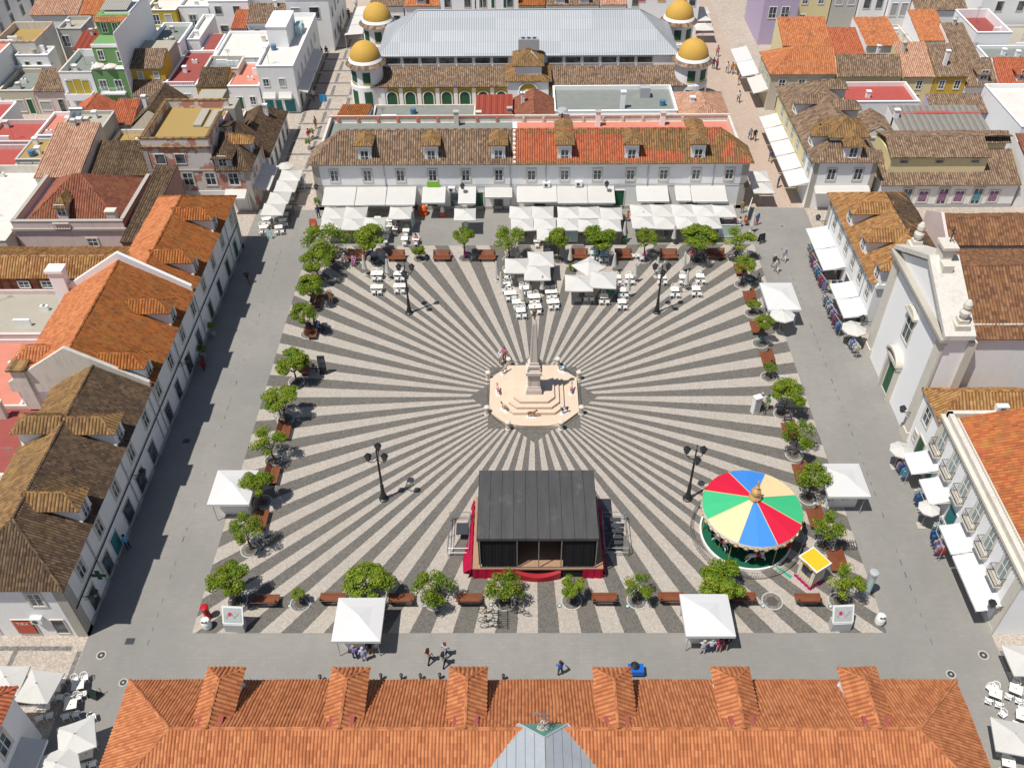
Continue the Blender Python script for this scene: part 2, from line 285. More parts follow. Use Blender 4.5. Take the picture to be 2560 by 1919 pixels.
def copy_tree(o,parent=None):
    c=o.copy(); COL.objects.link(c)
    if parent is not None: c.parent=parent
    for ch in list(KIDS.get(o.name,[])): copy_tree(ch,c)
    return c
KIDS={}
def own(o): KIDS[o.name]=list(o.children); [own(c) for c in o.children]; return o
def inst(proto,loc,rz=0,label=None,group=None,cat=None,first=None,scale=None):
    c=copy_tree(proto); c.location=loc; c.rotation_euler.z=rz
    if scale: c.scale=(scale,)*3
    return tag(c,label,cat,group)
ORD=['first','second','third','fourth','fifth','sixth','seventh','eighth','ninth','tenth','eleventh','twelfth','thirteenth','fourteenth','fifteenth','sixteenth']

# ------------------------------------------------------------------ windows, doors
WC={}
def win_proto(w,h,style):
    k=(w,h,style)
    if k in WC: return WC[k]
    fr=MB(); pn=MB(); mats=[ST,WFR]
    # local: x across, outward -y, z up, origin at the centre of the opening on the wall plane
    bw=.17 if style in('stonel','stone','arch2','door','sgreen','stonegrey') else .07
    if style in('shut','dark','gshut','greendoor','teal'): bw=.09
    W,H=w/2,h/2
    def rim(W,H,b,y,mi):
        fr.box(-W-b,-W,y,.0,-H-b,H+b,mi); fr.box(W,W+b,y,.0,-H-b,H+b,mi); fr.box(-W,W,y,0,H,H+b,mi); fr.box(-W,W,y,0,-H-b,-H,mi)
    smi=0 if bw>.1 or style in('dark',) else 1
    rim(W,H,bw,-.07,smi)
    fm=.055
    if style not in('dark','shut','door','greendoor','teal','gshut'):
        rim(W-fm,H-fm,fm,-.045,1)
        fr.box(-.035,.035,-.05,0,-H+fm,H-fm,1)
        for z in ((-.1,) if style in('plain','sgreen') else (0.08,)): fr.box(-W+fm,W-fm,-.04,0,z*h-.02,z*h+.02,1)
    if style=='arch2':
        for sx in(-1,1):
            fr.box(sx*W*.5-W*.5+.02,sx*W*.5+W*.5-.02,-.052,0,H-.16,H-.02,1); fr.box(sx*W*.5-W*.5+.02,sx*W*.5+W*.5-.02,-.052,0,-H+.02,-H+.12,1)
    if style=='door': fr.box(-.03,.03,-.05,0,-H,H,2)
    pm={'stonel':GLL,'shut':SHUT,'gshut':GRND,'greendoor':GRND,'sgreen':GRND,'teal':TEAL}.get(style,GLS)
    if style=='door': pm=GRND if w<1.3 else GLS
    pn.box(-W,W,-.02,.0,-H,H,0)
    o=fr.build('window' if style not in('door','greendoor') else 'door',[mats[0],mats[1],DKM]); o2=pn.build('pane' if style not in('greendoor','door') else 'door_leaf',pm,o,L0)
    me,me2=o.data,o2.data; nm=(o.name.split('.')[0],o2.name.split('.')[0]); bpy.data.objects.remove(o2); bpy.data.objects.remove(o)
    WC[k]=(me,me2,nm); return WC[k]
FROT={'S':0,'E':R(90),'N':R(180),'W':R(-90)}
def win(par,face,a,pl,zc,w,h,style='stone'):
    """window or door centred at a along the wall, on the wall plane pl, centre height zc"""
    me,me2,nm=win_proto(w,h,style)
    loc=Vector((a,pl,zc)) if face in 'SN' else Vector((pl,a,zc))
    o=ob(nm[0],me,par,loc-par.location,FROT[face]); ob(nm[1],me2,o,L0); return o
def slab(mb,pts,t,mi):
    n=(Vector(pts[1])-Vector(pts[0])).cross(Vector(pts[2])-Vector(pts[0])).normalized()*t
    lo=[tuple(Vector(p)-n) for p in pts]
    mb.face(pts,mi); mb.face(lo[::-1],mi)
    for i in range(len(pts)): j=(i+1)%len(pts); mb.face([pts[i],lo[i],lo[j],pts[j]],mi)
def awning(par,x0,x1,y,zt,dep,zf,face='S',mat=None,val=.22):
    """sloping canvas fixed to the wall with a hanging valance; face S: wall plane y, reaching towards -y"""
    m=MB()
    def T(a,o,z):
        return {'S':(a,y-o,z),'W':(y-o,a,z),'E':(y+o,a,z)}[face]
    n=max(2,int((x1-x0)/.9)); 
    for i in range(n):
        a,b=x0+(x1-x0)*i/n,x0+(x1-x0)*(i+1)/n
        m.face([T(a,dep,zf),T(b,dep,zf),T(b,dep*.5,(zt+zf)/2-.05),T(a,dep*.5,(zt+zf)/2-.05)],0,sm=True); m.face([T(a,dep*.5,(zt+zf)/2-.05),T(b,dep*.5,(zt+zf)/2-.05),T(b,.02,zt),T(a,.02,zt)],0,sm=True)
        m.face([T(a,dep,zf-val-.02*(i%2)),T(b,dep,zf-val-.02*(i%2)),T(b,dep,zf),T(a,dep,zf)],0)
    for a in(x0,x1): m.tube(T(a,.05,zt-.25),T(a,dep-.03,zf-.04),.025,5,1)
    m.tube(T(x0,dep,zf-.02),T(x1,dep,zf-.02),.035,6,1)
    return m.build('awning',[mat or CANV,WFR],par)
# ------------------------------------------------------------------ ground
def sheet(name,x0,x1,y0,y1,z,mat,kind='structure'):
    m=MB(); m.face([(x0,y0,0),(x1,y0,0),(x1,y1,0),(x0,y1,0)]); o=m.build(name,mat,None,(0,0,z)); return tag(o,kind=kind)
sheet('ground',-400,400,-200,700,-.012,CAL)
sheet('street',-34,34,-70,34,-.004,SLB)
sheet('plaza',-26.22,26.22,-25.98,25.98,.004,PLZ)
m=MB()
for y in (39,43.5,48,52.5,57): m.box(-33,-27,y,y+.45,.0,.006)
for x in (-32.9,-29.9,-27.1):
    for y in (35.2,39.7,44.2,48.7,53.2,57.6,62,66.5,71,75.5,80,84.5): m.box(x,x+.45,y,y+3.3,0,.006)
for y in (61.5,66,70.5,75,79.5,84): m.box(-33,-27,y,y+.45,0,.006)
for sx in(-1,1):
    m.box(sx*34.9,sx*60,-27.45,-27.08,0,.006); m.box(sx*34.05,sx*34.4,-31.5,-27.5,0,.006)
    for k in range(4): m.box(sx*(38.85+k*4.2),sx*(39.2+k*4.2),-31.2,-27.46,0,.006); m.box(sx*(34.9+k*4.2),sx*(38.2+k*4.2),-31.9,-31.5,0,.006)
tag(m.build('paving_band',CALD,None,(0,0,-.01)),kind='structure')
sheet('pavement',26.6,33.4,34,110,.0,BRK)
# drain lines, manholes
m=MB(); random.seed(3)
for sx in(-1,1):
    for i in range(44):
        y=-27+i*1.2; 
        if random.random()<.7: m.box(sx*29.3-.02+random.uniform(-.02,.02),sx*29.3+.02,y,y+random.uniform(.3,.7),0,.004)
tag(m.build('drain_slot',DKM,None,(0,0,.0)),kind='structure')
# ------------------------------------------------------------------ long buildings round the square
def rect_hip(mb,x0,x1,y0,y1,ze,zr,mi=0,pitch=TP,ends=(1,1),axis='x',ov=.4,cap=1,side=(1,1)):
    """hipped or gabled roof; ends say which ends are hipped, side which slopes exist"""
    if axis=='y':
        T=lambda x,y,z:(y,x,z); X0,X1,Y0,Y1=y0,y1,x0,x1
    else: T=lambda x,y,z:(x,y,z); X0,X1,Y0,Y1=x0,x1,y0,y1
    X0-=ov*ends[0];X1+=ov*ends[1];Y0-=ov;Y1+=ov; ym=(Y0+Y1)/2; hd=(Y1-Y0)/2
    if not side[0]: pass
    a=X0+(hd if ends[0] else 0); b=X1-(hd if ends[1] else 0)
    def P(pts): mb.tiles([T(*p) for p in pts],mi,pitch,mu=1)
    if side[0]: P([(X0,Y0,ze),(X1,Y0,ze),(b,ym,zr),(a,ym,zr)])
    if side[1]: P([(X0,Y1,ze),(X1,Y1,ze),(b,ym,zr),(a,ym,zr)])
    if ends[0]: P([(X0,Y0,ze),(X0,Y1,ze),(a,ym,zr)])
    if ends[1]: P([(X1,Y0,ze),(X1,Y1,ze),(b,ym,zr)])
    if cap:
        mb.cap([T(a,ym,zr),T(b,ym,zr)],mi)
        for e,xx,c in ((ends[0],X0,a),(ends[1],X1,b)):
            if e: mb.cap([T(xx,Y0,ze),T(c,ym,zr),T(xx,Y1,ze)],mi)
def dormer(par,cx,cy,z,face,tmat,w=2.0,h=2.15,depth=4.4,slope=.6,long=False,cmat=None,ridge=None,rise=.75):
    """roof window house: white cheeks, small pane, its own tiled hip roof"""
    ca={'S':0,'E':90,'N':180,'W':-90}[face]; M=Matrix.Translation((cx,cy,0))@Matrix.Rotation(R(ca),4,'Z')
    def T(p): return tuple(M@Vector(p))
    b=MB(); W=w/2
    # base skirt widening at the foot, then body; local y<0 is outside
    def bx(x0,x1,y0,y1,z0,z1):
        c=[(x0,y0),(x1,y0),(x1,y1),(x0,y1)]
        for i in range(4):
            p,q=c[i],c[(i+1)%4]; b.face([T((*p,z0)),T((*q,z0)),T((*q,z1)),T((*p,z1))])
        b.face([T((*p,z1)) for p in c])
    bx(-W+.12,W-.12,0,h/slope-.1,z-.1,z+h)
    bx(-W,W,-.1,.7,z-.15,z+.32)
    for sx in(-1,1):
        b.face([T((sx*(W-.12),.0,z+.3)),T((sx*W,.0,z+.3)),T((sx*(W-.12),0,z+.95))]); b.face([T((sx*W,0,z+.3)),T((sx*W,.25,z+.3)),T((sx*(W-.12),.25,z+.95)),T((sx*(W-.12),0,z+.95))])
    d=b.build('dormer',[cmat or W_WH],par)
    t=MB(); zr=z+h+rise; E=W+.2; zl=z+h-.05; 
    yb1=(zl-z)/slope; yb2=(zr-z)/slope if ridge is None else ridge
    if ridge and rise<.5: yb1=ridge
    for sx in(-1,1):
        t.tiles([T((sx*E,-.3,zl)),T((sx*E,yb1,zl)),T((0,yb2,zr)),T((0,.95,zr))],0,mu=0)
    t.tiles([T((-E,-.3,zl)),T((E,-.3,zl)),T((0,.95,zr))],0,mu=0)
    t.cap([T((-E,-.3,zl)),T((0,.95,zr)),T((E,-.3,zl))],0,.1); t.cap([T((0,.95,zr)),T((0,yb2,zr))],0,.1)
    t.build('dormer_roof',[tmat],d,L0)
    p=M@Vector((0,0,0)); 
    me,me2,nm=win_proto(.95,1.3,'plain'); o=ob(nm[0],me,d,Vector((p.x,p.y,z+1.12))-par.location,FROT[face]); o.location=Vector((p.x,p.y,z+1.12)); ob(nm[1],me2,o,L0)
    return d
EZ=6.35
# --- north side, two buildings sharing a party wall at x=-1.9
def north(x0,x1,label,tm,wst,dx,ends,fl):
    t=thing('town_building',label,'building',(x0,34,0),'two-storey town buildings around the square')
    m=MB(); m.box(x0,x1,34,37.6,0,EZ); m.box(x0,x1,33.93,34,0,.45,1); m.box(x0,x1,33.9,34,EZ-.3,EZ,0)
    if ends[0]: m.box(x0-.06,x0+.75,33.93,34,0,EZ-.3,2)
    else: m.box(x1-.75,x1+.06,33.93,34,0,EZ-.3,2)
    m.box(x0,x1,37.6,47.3,0,5.0,0)
    m.build('wall',[W_WH,STG,STG],t)
    f=MB(); f.box(x0+.3,x1-.3,37.8,47.1,5.0,5.06); f.build('flat_roof',fl,t)
    p=MB(); p.box(x0,x1,47.3,47.6,0,5.9); p.box(x0,x1,47.22,47.3,5.75,5.95,1); [p.box(x0+1+k*2.6,x0+1.3+k*2.6,47.1,47.3,5.06,5.7,1) for k in range(9)]
    
    if ends[0]: p.box(x0,x0+.3,37.6,47.2,5,5.8)
    else: p.box(x1-.3,x1,37.6,47.2,5,5.8)
    p.build('parapet',[W_OLD,F_SAL if ends[0] else W_OLD],t)
    for cx_ in ((-9.5,46.4,1.9),) if ends[0] else ((8.9,46.0,2.0),(17.3,46.2,1.7)): c_=MB(); c_.box(cx_[0]-.3,cx_[0]+.3,cx_[1]-.3,cx_[1]+.3,5,5+cx_[2]); c_.box(cx_[0]-.38,cx_[0]+.38,cx_[1]-.38,cx_[1]+.38,5+cx_[2],5.12+cx_[2],1); c_.build('chimney',[W_WB if ends[1] else W_OLD,STG],t)
    # roof: front slope to the ridge at y 37.3, hip at the outer end, short rear slope
    r=MB(); X0=x0-(.4 if ends[0] else 0); X1=x1+(.4 if ends[1] else 0); a=X0+(3.8 if ends[0] else 0); b=X1-(3.8 if ends[1] else 0)
    r.tiles([(X0,33.55,EZ),(X1,33.55,EZ),(b,37.3,9),(a,37.3,9)],0,mu=0)
    if ends[0]: r.tiles([(X0,33.55,EZ),(X0,37.8,EZ),(a,37.3,9)],0); r.cap([(X0,33.55,EZ),(a,37.3,9)],0)
    if ends[1]: r.tiles([(X1,33.55,EZ),(X1,37.8,EZ),(b,37.3,9)],0); r.cap([(X1,33.55,EZ),(b,37.3,9)],0)
    r.face([(a,37.32,9),(b,37.32,9),(X1,37.9,5),(X0,37.9,5)],1); r.cap([(a,37.3,9),(b,37.3,9)],0,.14)
    r.build('roof',[tm,W_OLD],t)
    for x in dx: dormer(t,x,34.15,EZ-.15,'S',T_LI,w=1.85,h=2.5,slope=.66,ridge=(5.8 if x in(4.1,19.96) else 3.15),rise=.38)
    k=[c for c in (-23.7,-19.7,-15.7,-11.8,-7.8,-3.8,.15,4.15,8.1,12.1,16.1,20,24) if x0<c<x1]
    for c in k: win(t,'S',c,34,4.72,.95,1.5,wst)
    return t
nb1=north(-26.2,-1.9,'white two-storey building north of the square, weathered brown tile roof, three dormers',T_BR,'stone',(-19.76,-11.8,-3.8),(1,0),F_GRY)
nb2=north(-1.9,26.2,'white two-storey building north of the square, red tile roof patched with brown',T_RD,'arch2',(4.1,12.07,19.96),(0,1),F_SAL)
m=MB(); m.prism([(-2.05,33.6),(-1.75,33.6),(-1.75,37.4),(-2.05,37.4)],6.2,6.3)
for i in range(8):
    y=33.6+i*.47; m.box(-2.05,-1.75,y,y+.47,EZ,EZ+.35+i*.34)
m.build('parapet',[W_WH],nb2)
# patch of old tile on the red roof
r=MB(); Z_=lambda y:EZ+(y-33.55)/3.75*2.65+.02
r.tiles([(18.3,33.55,Z_(33.55)),(26.6,33.55,Z_(33.55)),(22.8,37.3,9.02),(18.3,37.3,9.02)],0,lift=.035); r.tiles([(12.9,35.1,Z_(35.1)),(18.3,34.8,Z_(34.8)),(18.3,37.3,9.02),(12.9,37.3,9.02)],0,lift=.035); r.tiles([(-1.6,36.9,Z_(36.9)),(12.9,36.7,Z_(36.7)),(12.9,37.3,9.02),(-1.6,37.3,9.02)],0,lift=.035); r.tiles([(26.62,33.55,EZ+.02),(26.62,37.85,EZ+.02),(22.82,37.3,9.03)],0,lift=.04); r.cap([(26.6,33.55,EZ+.03),(22.8,37.3,9.05)],0,.14); r.tiles([(-1.7,33.5,EZ+.01),(18.3,33.5,EZ+.01),(18.3,33.8,Z_(33.8)),(-1.7,33.8,Z_(33.8))],0,lift=.035)
r.build('roof_patch',[T_LI],nb2)
for x,w_,h_,st in ((-22.6,.9,2.3,'greendoor'),(-6.35,1.1,2.3,'door'),(-3.9,1.1,2.4,'dark'),(10.9,1.25,2.5,'greendoor'),(-12.1,1.2,2.2,'dark'),(-9.2,1.2,2.2,'dark'),(1.2,1.3,2.3,'dark'),(16,1.3,2.3,'dark'),(20,1.3,2.3,'dark')): win(nb1 if x<-1.9 else nb2,'S',x,34,h_/2+.05,w_,h_,st)
for a,b,zt,d,zf,o in ((-25.1,-21.2,3.25,3.1,2.6,nb1),(-21.1,-17.5,3.25,3.1,2.6,nb1),(-17.4,-13.9,3.25,3.1,2.6,nb1),(-13.1,-10.3,3.2,2.6,2.55,nb1),(-8.7,-6.6,3.2,2.7,2.5,nb1),(-5.5,-2.2,3.1,1.5,2.6,nb1),(-1.6,3.2,3.2,2.6,2.6,nb2),(3.3,6.9,3.2,2.8,2.55,nb2),(7,10.2,3.2,2.8,2.55,nb2),(12.9,16.7,3.2,2.6,2.6,nb2),(17.6,19.4,3.2,2.5,2.6,nb2),(19.5,23.7,3.2,2.7,2.6,nb2)): awning(o,a,b,34,zt,d,zf)
# --- generic wing running north-south
def wing(x,sgn,y0,y1,ze,zr,half,label,tm,wm,hips,dy,wy,wst,back=None,wz=4.72,zwin=(.95,1.5),cmat=None,dtm=None,fa='E'):
    """x: facade plane; sgn -1 means the building lies to the west of it"""
    xb=x+sgn*2*half; t=thing('town_building',label,'building',((x+xb)/2,y0,0),'two-storey town buildings around the square')
    m=MB(); m.box(x,xb,y0,y1,0,ze); m.box(x-sgn*.07,x,y0,y1,0,.45,1); m.box(x-sgn*.08,x,y0,y1,ze-.28,ze,0)
    if hips[0]: m.box(x-sgn*.07,x,y0,y0+.8,0,ze-.28,1); m.box(x,x+sgn*.8,y0-.07,y0,0,ze-.28,1)
    if hips[1]: m.box(x-sgn*.07,x,y1-.8,y1,0,ze-.28,1); m.box(x,x+sgn*.8,y1,y1+.07,0,ze-.28,1)
    m.build('wall',[wm,STG],t)
    r=MB(); rect_hip(r,min(x,xb),max(x,xb),y0,y1,ze,zr,0,ends=hips,axis='y',ov=.45,pitch=.23); r.build('roof',[tm,W_OLD],t)
    sl=(zr-ze)/(half+.45)
    for d in dy: dormer(t,x+sgn*.1,d,ze-.1,fa,dtm or tm,slope=sl,ridge=(half+.3))
    for a in wy: win(t,fa,a,x,wz,zwin[0],zwin[1],wst)
    return t
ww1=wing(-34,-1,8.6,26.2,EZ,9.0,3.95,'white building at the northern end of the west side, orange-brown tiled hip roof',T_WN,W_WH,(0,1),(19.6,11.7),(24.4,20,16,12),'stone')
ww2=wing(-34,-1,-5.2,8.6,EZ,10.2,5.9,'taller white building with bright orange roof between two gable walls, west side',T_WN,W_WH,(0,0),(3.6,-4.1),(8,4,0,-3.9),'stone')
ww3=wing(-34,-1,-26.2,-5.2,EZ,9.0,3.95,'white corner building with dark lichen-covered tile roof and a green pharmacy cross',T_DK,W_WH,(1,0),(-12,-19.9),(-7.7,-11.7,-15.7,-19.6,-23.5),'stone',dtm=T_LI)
# bright west slope of the middle roof and of the others is new tile
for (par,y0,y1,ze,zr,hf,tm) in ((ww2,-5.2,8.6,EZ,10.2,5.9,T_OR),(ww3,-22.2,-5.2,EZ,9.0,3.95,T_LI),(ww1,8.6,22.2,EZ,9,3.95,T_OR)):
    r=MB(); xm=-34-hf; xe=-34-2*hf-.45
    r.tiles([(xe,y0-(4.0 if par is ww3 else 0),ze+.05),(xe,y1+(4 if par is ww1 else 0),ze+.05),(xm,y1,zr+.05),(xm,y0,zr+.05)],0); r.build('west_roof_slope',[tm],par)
# gable walls
def gable(par,y,xm,zr,hf,ze,mat,t=.35,up=.55):
    m=MB(); xe0,xe1=xm-hf-.3,xm+hf+.3
    P=[(xe0,ze-.4),(xe1,ze-.4),(xe1,ze+up-.1),(xm,zr+up),(xe0,ze+up-.1)]
    A=[(x,y,z) for x,z in P]; B=[(x,y+t,z) for x,z in P]
    m.face(A); m.face(B[::-1])
    for i in range(5): j=(i+1)%5; m.face([A[i],A[j],B[j],B[i]])
    return m.build('gable_wall',[mat],par)
gable(ww2,8.4,-39.9,10.2,5.9,EZ,W_WB,up=.9); gable(ww2,-5.5,-39.9,10.2,5.9,EZ,W_OLD,up=.75)
m=MB(); m.box(-47.2,-45.8,8.1,9.1,0,9.0); m.box(-47.35,-45.65,7.95,9.25,9.0,9.3); m.build('chimney',[W_WB],ww2)
m=MB(); m.box(-45.3,-44.1,-5.7,-4.6,4,8.6); m.box(-45.5,-43.9,-5.9,-4.4,8.6,8.8,1); m.build('chimney',[W_OLD,T_LI],ww3)
# back dormer of the south wing
dormer(ww3,-41.85,-12.0,EZ,'W',T_LI,slope=.6,ridge=3.8)
dormer(ww2,-45.8,-2.6,EZ,'W',T_OR,slope=.6,ridge=4.4,h=1.6)
# ground floor openings of the west side
for a,w_,st,par in ((23.4,1.1,'door',ww1),(19.6,1.1,'door',ww1),(15.8,1.1,'dark',ww1),(12,1.1,'door',ww1),(7.2,1.2,'dark',ww2),(3.4,1.5,'dark',ww2),(-.4,1.1,'dark',ww2),(-3.6,1.3,'dark',ww2),(-8.6,1.4,'dark',ww3),(-11.9,1.6,'dark',ww3),(-15.4,1.5,'dark',ww3),(-18.6,1.3,'teal',ww3),(-20.6,1.2,'dark',ww3),(-23.8,1.2,'dark',ww3)): win(par,'E',a,-34,1.3,w_,2.3,st)
m=MB(); 
for y in(8.9,-22): pass
m.box(-33.94,-33.86,-26,26,3.25,3.33); m.build('cable',[IRON],ww1)
for x in(-40.3,-36.3): win(ww3,'S',x,-26.2,4.72,.95,1.5,'stone')
for x,w_,st in((-41.4,1.7,'teal'),(-38.3,1.5,'dark'),(-35.7,.9,'dark')): win(ww3,'S',x,-26.2,1.3,w_,1.7,st)
# --- east side: corner house, church, balcony house
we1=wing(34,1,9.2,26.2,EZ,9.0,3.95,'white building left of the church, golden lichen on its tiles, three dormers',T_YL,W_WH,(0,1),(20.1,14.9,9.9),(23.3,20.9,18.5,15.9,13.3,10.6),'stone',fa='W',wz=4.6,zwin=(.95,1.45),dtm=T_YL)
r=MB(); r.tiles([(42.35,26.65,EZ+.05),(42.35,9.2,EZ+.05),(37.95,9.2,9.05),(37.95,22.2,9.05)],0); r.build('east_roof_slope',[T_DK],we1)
# --- south side: orange hall with six dormers and a zinc cross gable
sb=thing('town_hall','long orange tiled building in the foreground with six dormers and grey zinc cross roof','building',(0,-38.2,0))
m=MB(); m.box(-26.2,26.2,-42.4,-34,0,EZ); m.box(-26.2,26.2,-33.92,-34,0,.5); m.build('wall',[W_WH],sb)
r=MB(); rect_hip(r,-26.2,26.2,-42.2,-33.95,EZ+.1,9.0,0,pitch=.21,ov=.45); r.build('roof',[T_OR,T_OR],sb)
for x in (-19.85,-12,-4.6,4.4,11.8,19.7):
    d=dormer(sb,x,-34.05,EZ-.1,'N',T_OR,w=1.95,h=2.2,slope=.58,ridge=4.1)
    f=MB(); f.box(x-.75,x+.75,-38.0,-37.2,8.5,8.96); f.build('flashing',[F_MAR],d,L0)
r=MB(); zr=9.85; yN=-37.75
r.face([(-1.45,yN,9.0),(0,yN-1.25,zr),(1.45,yN,9.0)],1)
for sx in(-1,1): r.face([(sx*1.45,yN,9.0),(0,yN-1.25,zr),(0,-46,zr),(sx*5.2,-46,6.85),(sx*5.2,-41.5,6.85)],0)
r.tube((0,yN-1.25,zr),(0,-46,zr),.07,6,2); 
for sx in(-1,1): r.tube((sx*1.45,yN,9.02),(0,yN-1.25,zr+.02),.06,5,2); r.tube((sx*1.45,yN,9.04),(sx*5.2,-41.5,6.9),.06,5,2)
r.build('cross_roof',[ZNC,COPP,ALU],sb)
m=MB(); m.box(-5,5,-45.8,-42.4,0,6.85); m.build('entrance_wing',[W_WH],sb)
wv=MB(); y=-38.15; wv.lathe(0,y,[(.42,9.0),(.4,9.3),(.2,9.5),(.0,9.6)],10,1)
for k in range(4):
    a=math.pi*k/4; pts=[(math.cos(a)*math.cos(t)*.42,y+math.sin(a)*math.cos(t)*.42,10.0+.42*math.sin(t)) for t in [math.pi*2*i/14 for i in range(15)]]; wv.pipe(pts,.018,4)
wv.tube((0,y,9.4),(0,y,11.6),.03,6); wv.tube((-.45,y,11.0),(.35,y,11.0),.022,5); wv.tube((0,y-.35,10.9),(0,y+.35,10.9),.022,5); wv.prism([(-.62,y-.015),(-.28,y-.015),(-.28,y+.015),(-.62,y+.015)],10.9,11.12); wv.build('weathervane',[STEEL,STG],sb)
# cables and downpipes on the long facades
for o_,x0,x1 in ((nb1,-26,-2),(nb2,-1.8,26)):
    m=MB(); n=12; m.pipe([(x0+(x1-x0)*i/n,33.93,3.42-.05*(i%2)) for i in range(n+1)],.02,4); m.build('cable',[IRON],o_)
for o_,x in ((nb1,-2.4),(nb1,-17.6),(nb2,1.9),(nb2,14.2),(nb2,22.1)): m=MB(); m.tube((x,33.92,.1),(x,33.92,6.1),.05,6); m.build('downpipe',[ALU],o_)
for o_,y in ((ww1,9.0),(ww1,21.8),(ww2,-4.9),(ww2,1.8),(ww3,-6.0),(ww3,-13.6),(ww3,-21.6)): m=MB(); m.tube((-33.92,y,.1),(-33.92,y,6.1),.05,6); m.build('downpipe',[ALU],o_)
for o_,y in ((we1,24.6),(we1,12.0)): m=MB(); m.tube((33.92,y,.1),(33.92,y,6.1),.05,6); m.build('downpipe',[ALU],o_)
# ------------------------------------------------------------------ church
ch=thing('church','white church with gabled front, two stone urns and large brown tile roof','church',(34,.5,0))
def gab(mb,x0,x1,pts,mi=0):
    A=[(x0,y,z) for y,z in pts]; B=[(x1,y,z) for y,z in pts]; mb.face(A,mi); mb.face(B[::-1],mi)
    for i in range(len(pts)): j=(i+1)%len(pts); mb.face([A[i],A[j],B[j],B[i]],mi)
m=MB(); gab(m,34,35.9,[(-5.8,0),(6.8,0),(6.8,11.9),(.7,15.0),(-5.8,11.9)]); 
for y0,y1 in ((-5.95,-4.7),(5.7,6.95)): m.box(33.8,34,y0,y1,0,11.7,1); m.box(33.7,34,y0-.08,y1+.08,0,1.0,1)
m.box(35.9,60,-5.2,6.2,0,11.5,2); m.box(35.9,36.6,-6.0,-5.2,0,11.6,1)
m.build('wall',[W_WB,ST,W_WH],ch)
m=MB(); m.box(33.35,34.1,-6.2,7.2,11.75,12.05,0); m.box(33.5,34.1,-6.1,7.1,11.4,11.75,1)
P=[(-6.2,12.05),(.7,15.3),(7.2,12.05),(7.2,12.5),(.7,15.75),(-6.2,12.5)]
for side in (0,1):
    q_=[P[0],P[1],P[4],P[5]] if side==0 else [P[1],P[2],P[3],P[4]]
    gab(m,33.55,36.1,q_,1 if side==0 else 1)
m.build('cornice',[STG,plaster('worn_parapet',(.62,.59,.54),.6,(.36,.30,.25))],ch)
m=MB(); m.box(34.4,35.3,.1,1.4,15.3,16.7); m.box(34.2,35.5,-.1,1.6,16.7,16.95); m.box(34.3,35.2,-.9,.1,15.0,15.7); m.tube((35,.9,17),(35,.9,18.4),.05,6,1); m.tube((35,.5,17.9),(35,1.3,17.9),.05,6,1); m.build('cross_pedestal',[ST,IRON],ch)
for y in (6.3,-5.2):
    m=MB(); m.box(34.4,35.6,y-.6,y+.6,12.5,13.2); m.box(34.6,35.4,y-.4,y+.4,13.2,13.6); m.lathe(35,y,[(.2,13.6),(.42,14.0),(.45,14.3),(.25,14.6),(.36,14.75),(.34,15.1),(.16,15.4),(0,15.5)],12); m.build('urn',[ST],ch)
win(ch,'W',.5,34,7.9,1.5,2.7,'stone'); 
m=MB(); m.box(33.55,34,-.6,1.6,9.5,9.75); gab(m,33.6,34,[(-.55,9.75),(1.55,9.75),(.9,10.2),(.1,10.2)]); m.build('window_hood',[ST],ch)
dr=win(ch,'W',.5,34,1.9,1.9,3.8,'greendoor')
m=MB(); m.box(33.6,34,-.85,-.5,0,4.0); m.box(33.6,34,1.5,1.85,0,4.0); m.box(33.5,34,-.95,1.95,4.0,4.35)
for i in range(12):
    a,b=math.pi*i/12,math.pi*(i+1)/12; gab(m,33.3,34,[(.5-1.5*math.cos(a),4.4+1.0*math.sin(a)),(.5-1.5*math.cos(b),4.4+1.0*math.sin(b)),(.5-1.3*math.cos(b),4.4+.75*math.sin(b)),(.5-1.3*math.cos(a),4.4+.75*math.sin(a))])
m.build('portal',[ST],ch)
r=MB(); r.tiles([(36.1,-5.5,11.5),(62,-5.5,11.5),(62,.6,14.7),(36.1,.6,14.7)]); r.tiles([(36.1,6.7,11.5),(62,6.7,11.5),(62,.6,14.7),(36.1,.6,14.7)]); r.cap([(36.1,.6,14.7),(62,.6,14.7)],0,.13)
r.tube((36.6,-4.3,12.2),(62,-4.3,12.2),.09,5,1); r.build('nave_roof',[T_CH,ST],ch)
r=MB(); r.tiles([(39,12.6,8.2),(62,12.6,8.2),(62,6.8,10.6),(39,6.8,10.6)]); r.build('aisle_roof',[T_CH],ch)
m=MB(); m.box(39,62,6.8,12.3,0,8.1); m.build('aisle_wall',[W_WH],ch)


cp=thing('chapel','low white chapel with red-brown gabled roof behind the church','chapel',(52,16,0))
m=MB(); m.box(42,70,13.6,19.2,0,8.1); gab(m,41.7,42,[(13.4,0),(19.4,0),(19.4,8.6),(16.4,10.2),(13.4,8.6)]); m.build('wall',[W_PK],cp)
r=MB(); rect_hip(r,42,70,13.7,19.1,8.1,9.6,ends=(0,0),ov=.3); r.build('roof',[T_CH,W_OLD],cp)
# small house between church and balcony house
sh=thing('house','narrow white house with mossy tile roof squeezed between church and balcony building','house',(34,-7.6,0))
m=MB(); m.box(34,42,-9.6,-5.85,0,6.2); m.build('wall',[W_WB],sh); r=MB(); rect_hip(r,34,42,-9.6,-6.0,6.2,7.8,ends=(1,0),ov=.3); r.build('roof',[T_YL,W_OLD],sh)
win(sh,'W',-7.6,34,4.6,1.2,1.6,'stone'); win(sh,'W',-8.4,34,1.3,1.2,2.4,'door'); win(sh,'W',-7,34,1.6,.5,.9,'stone')
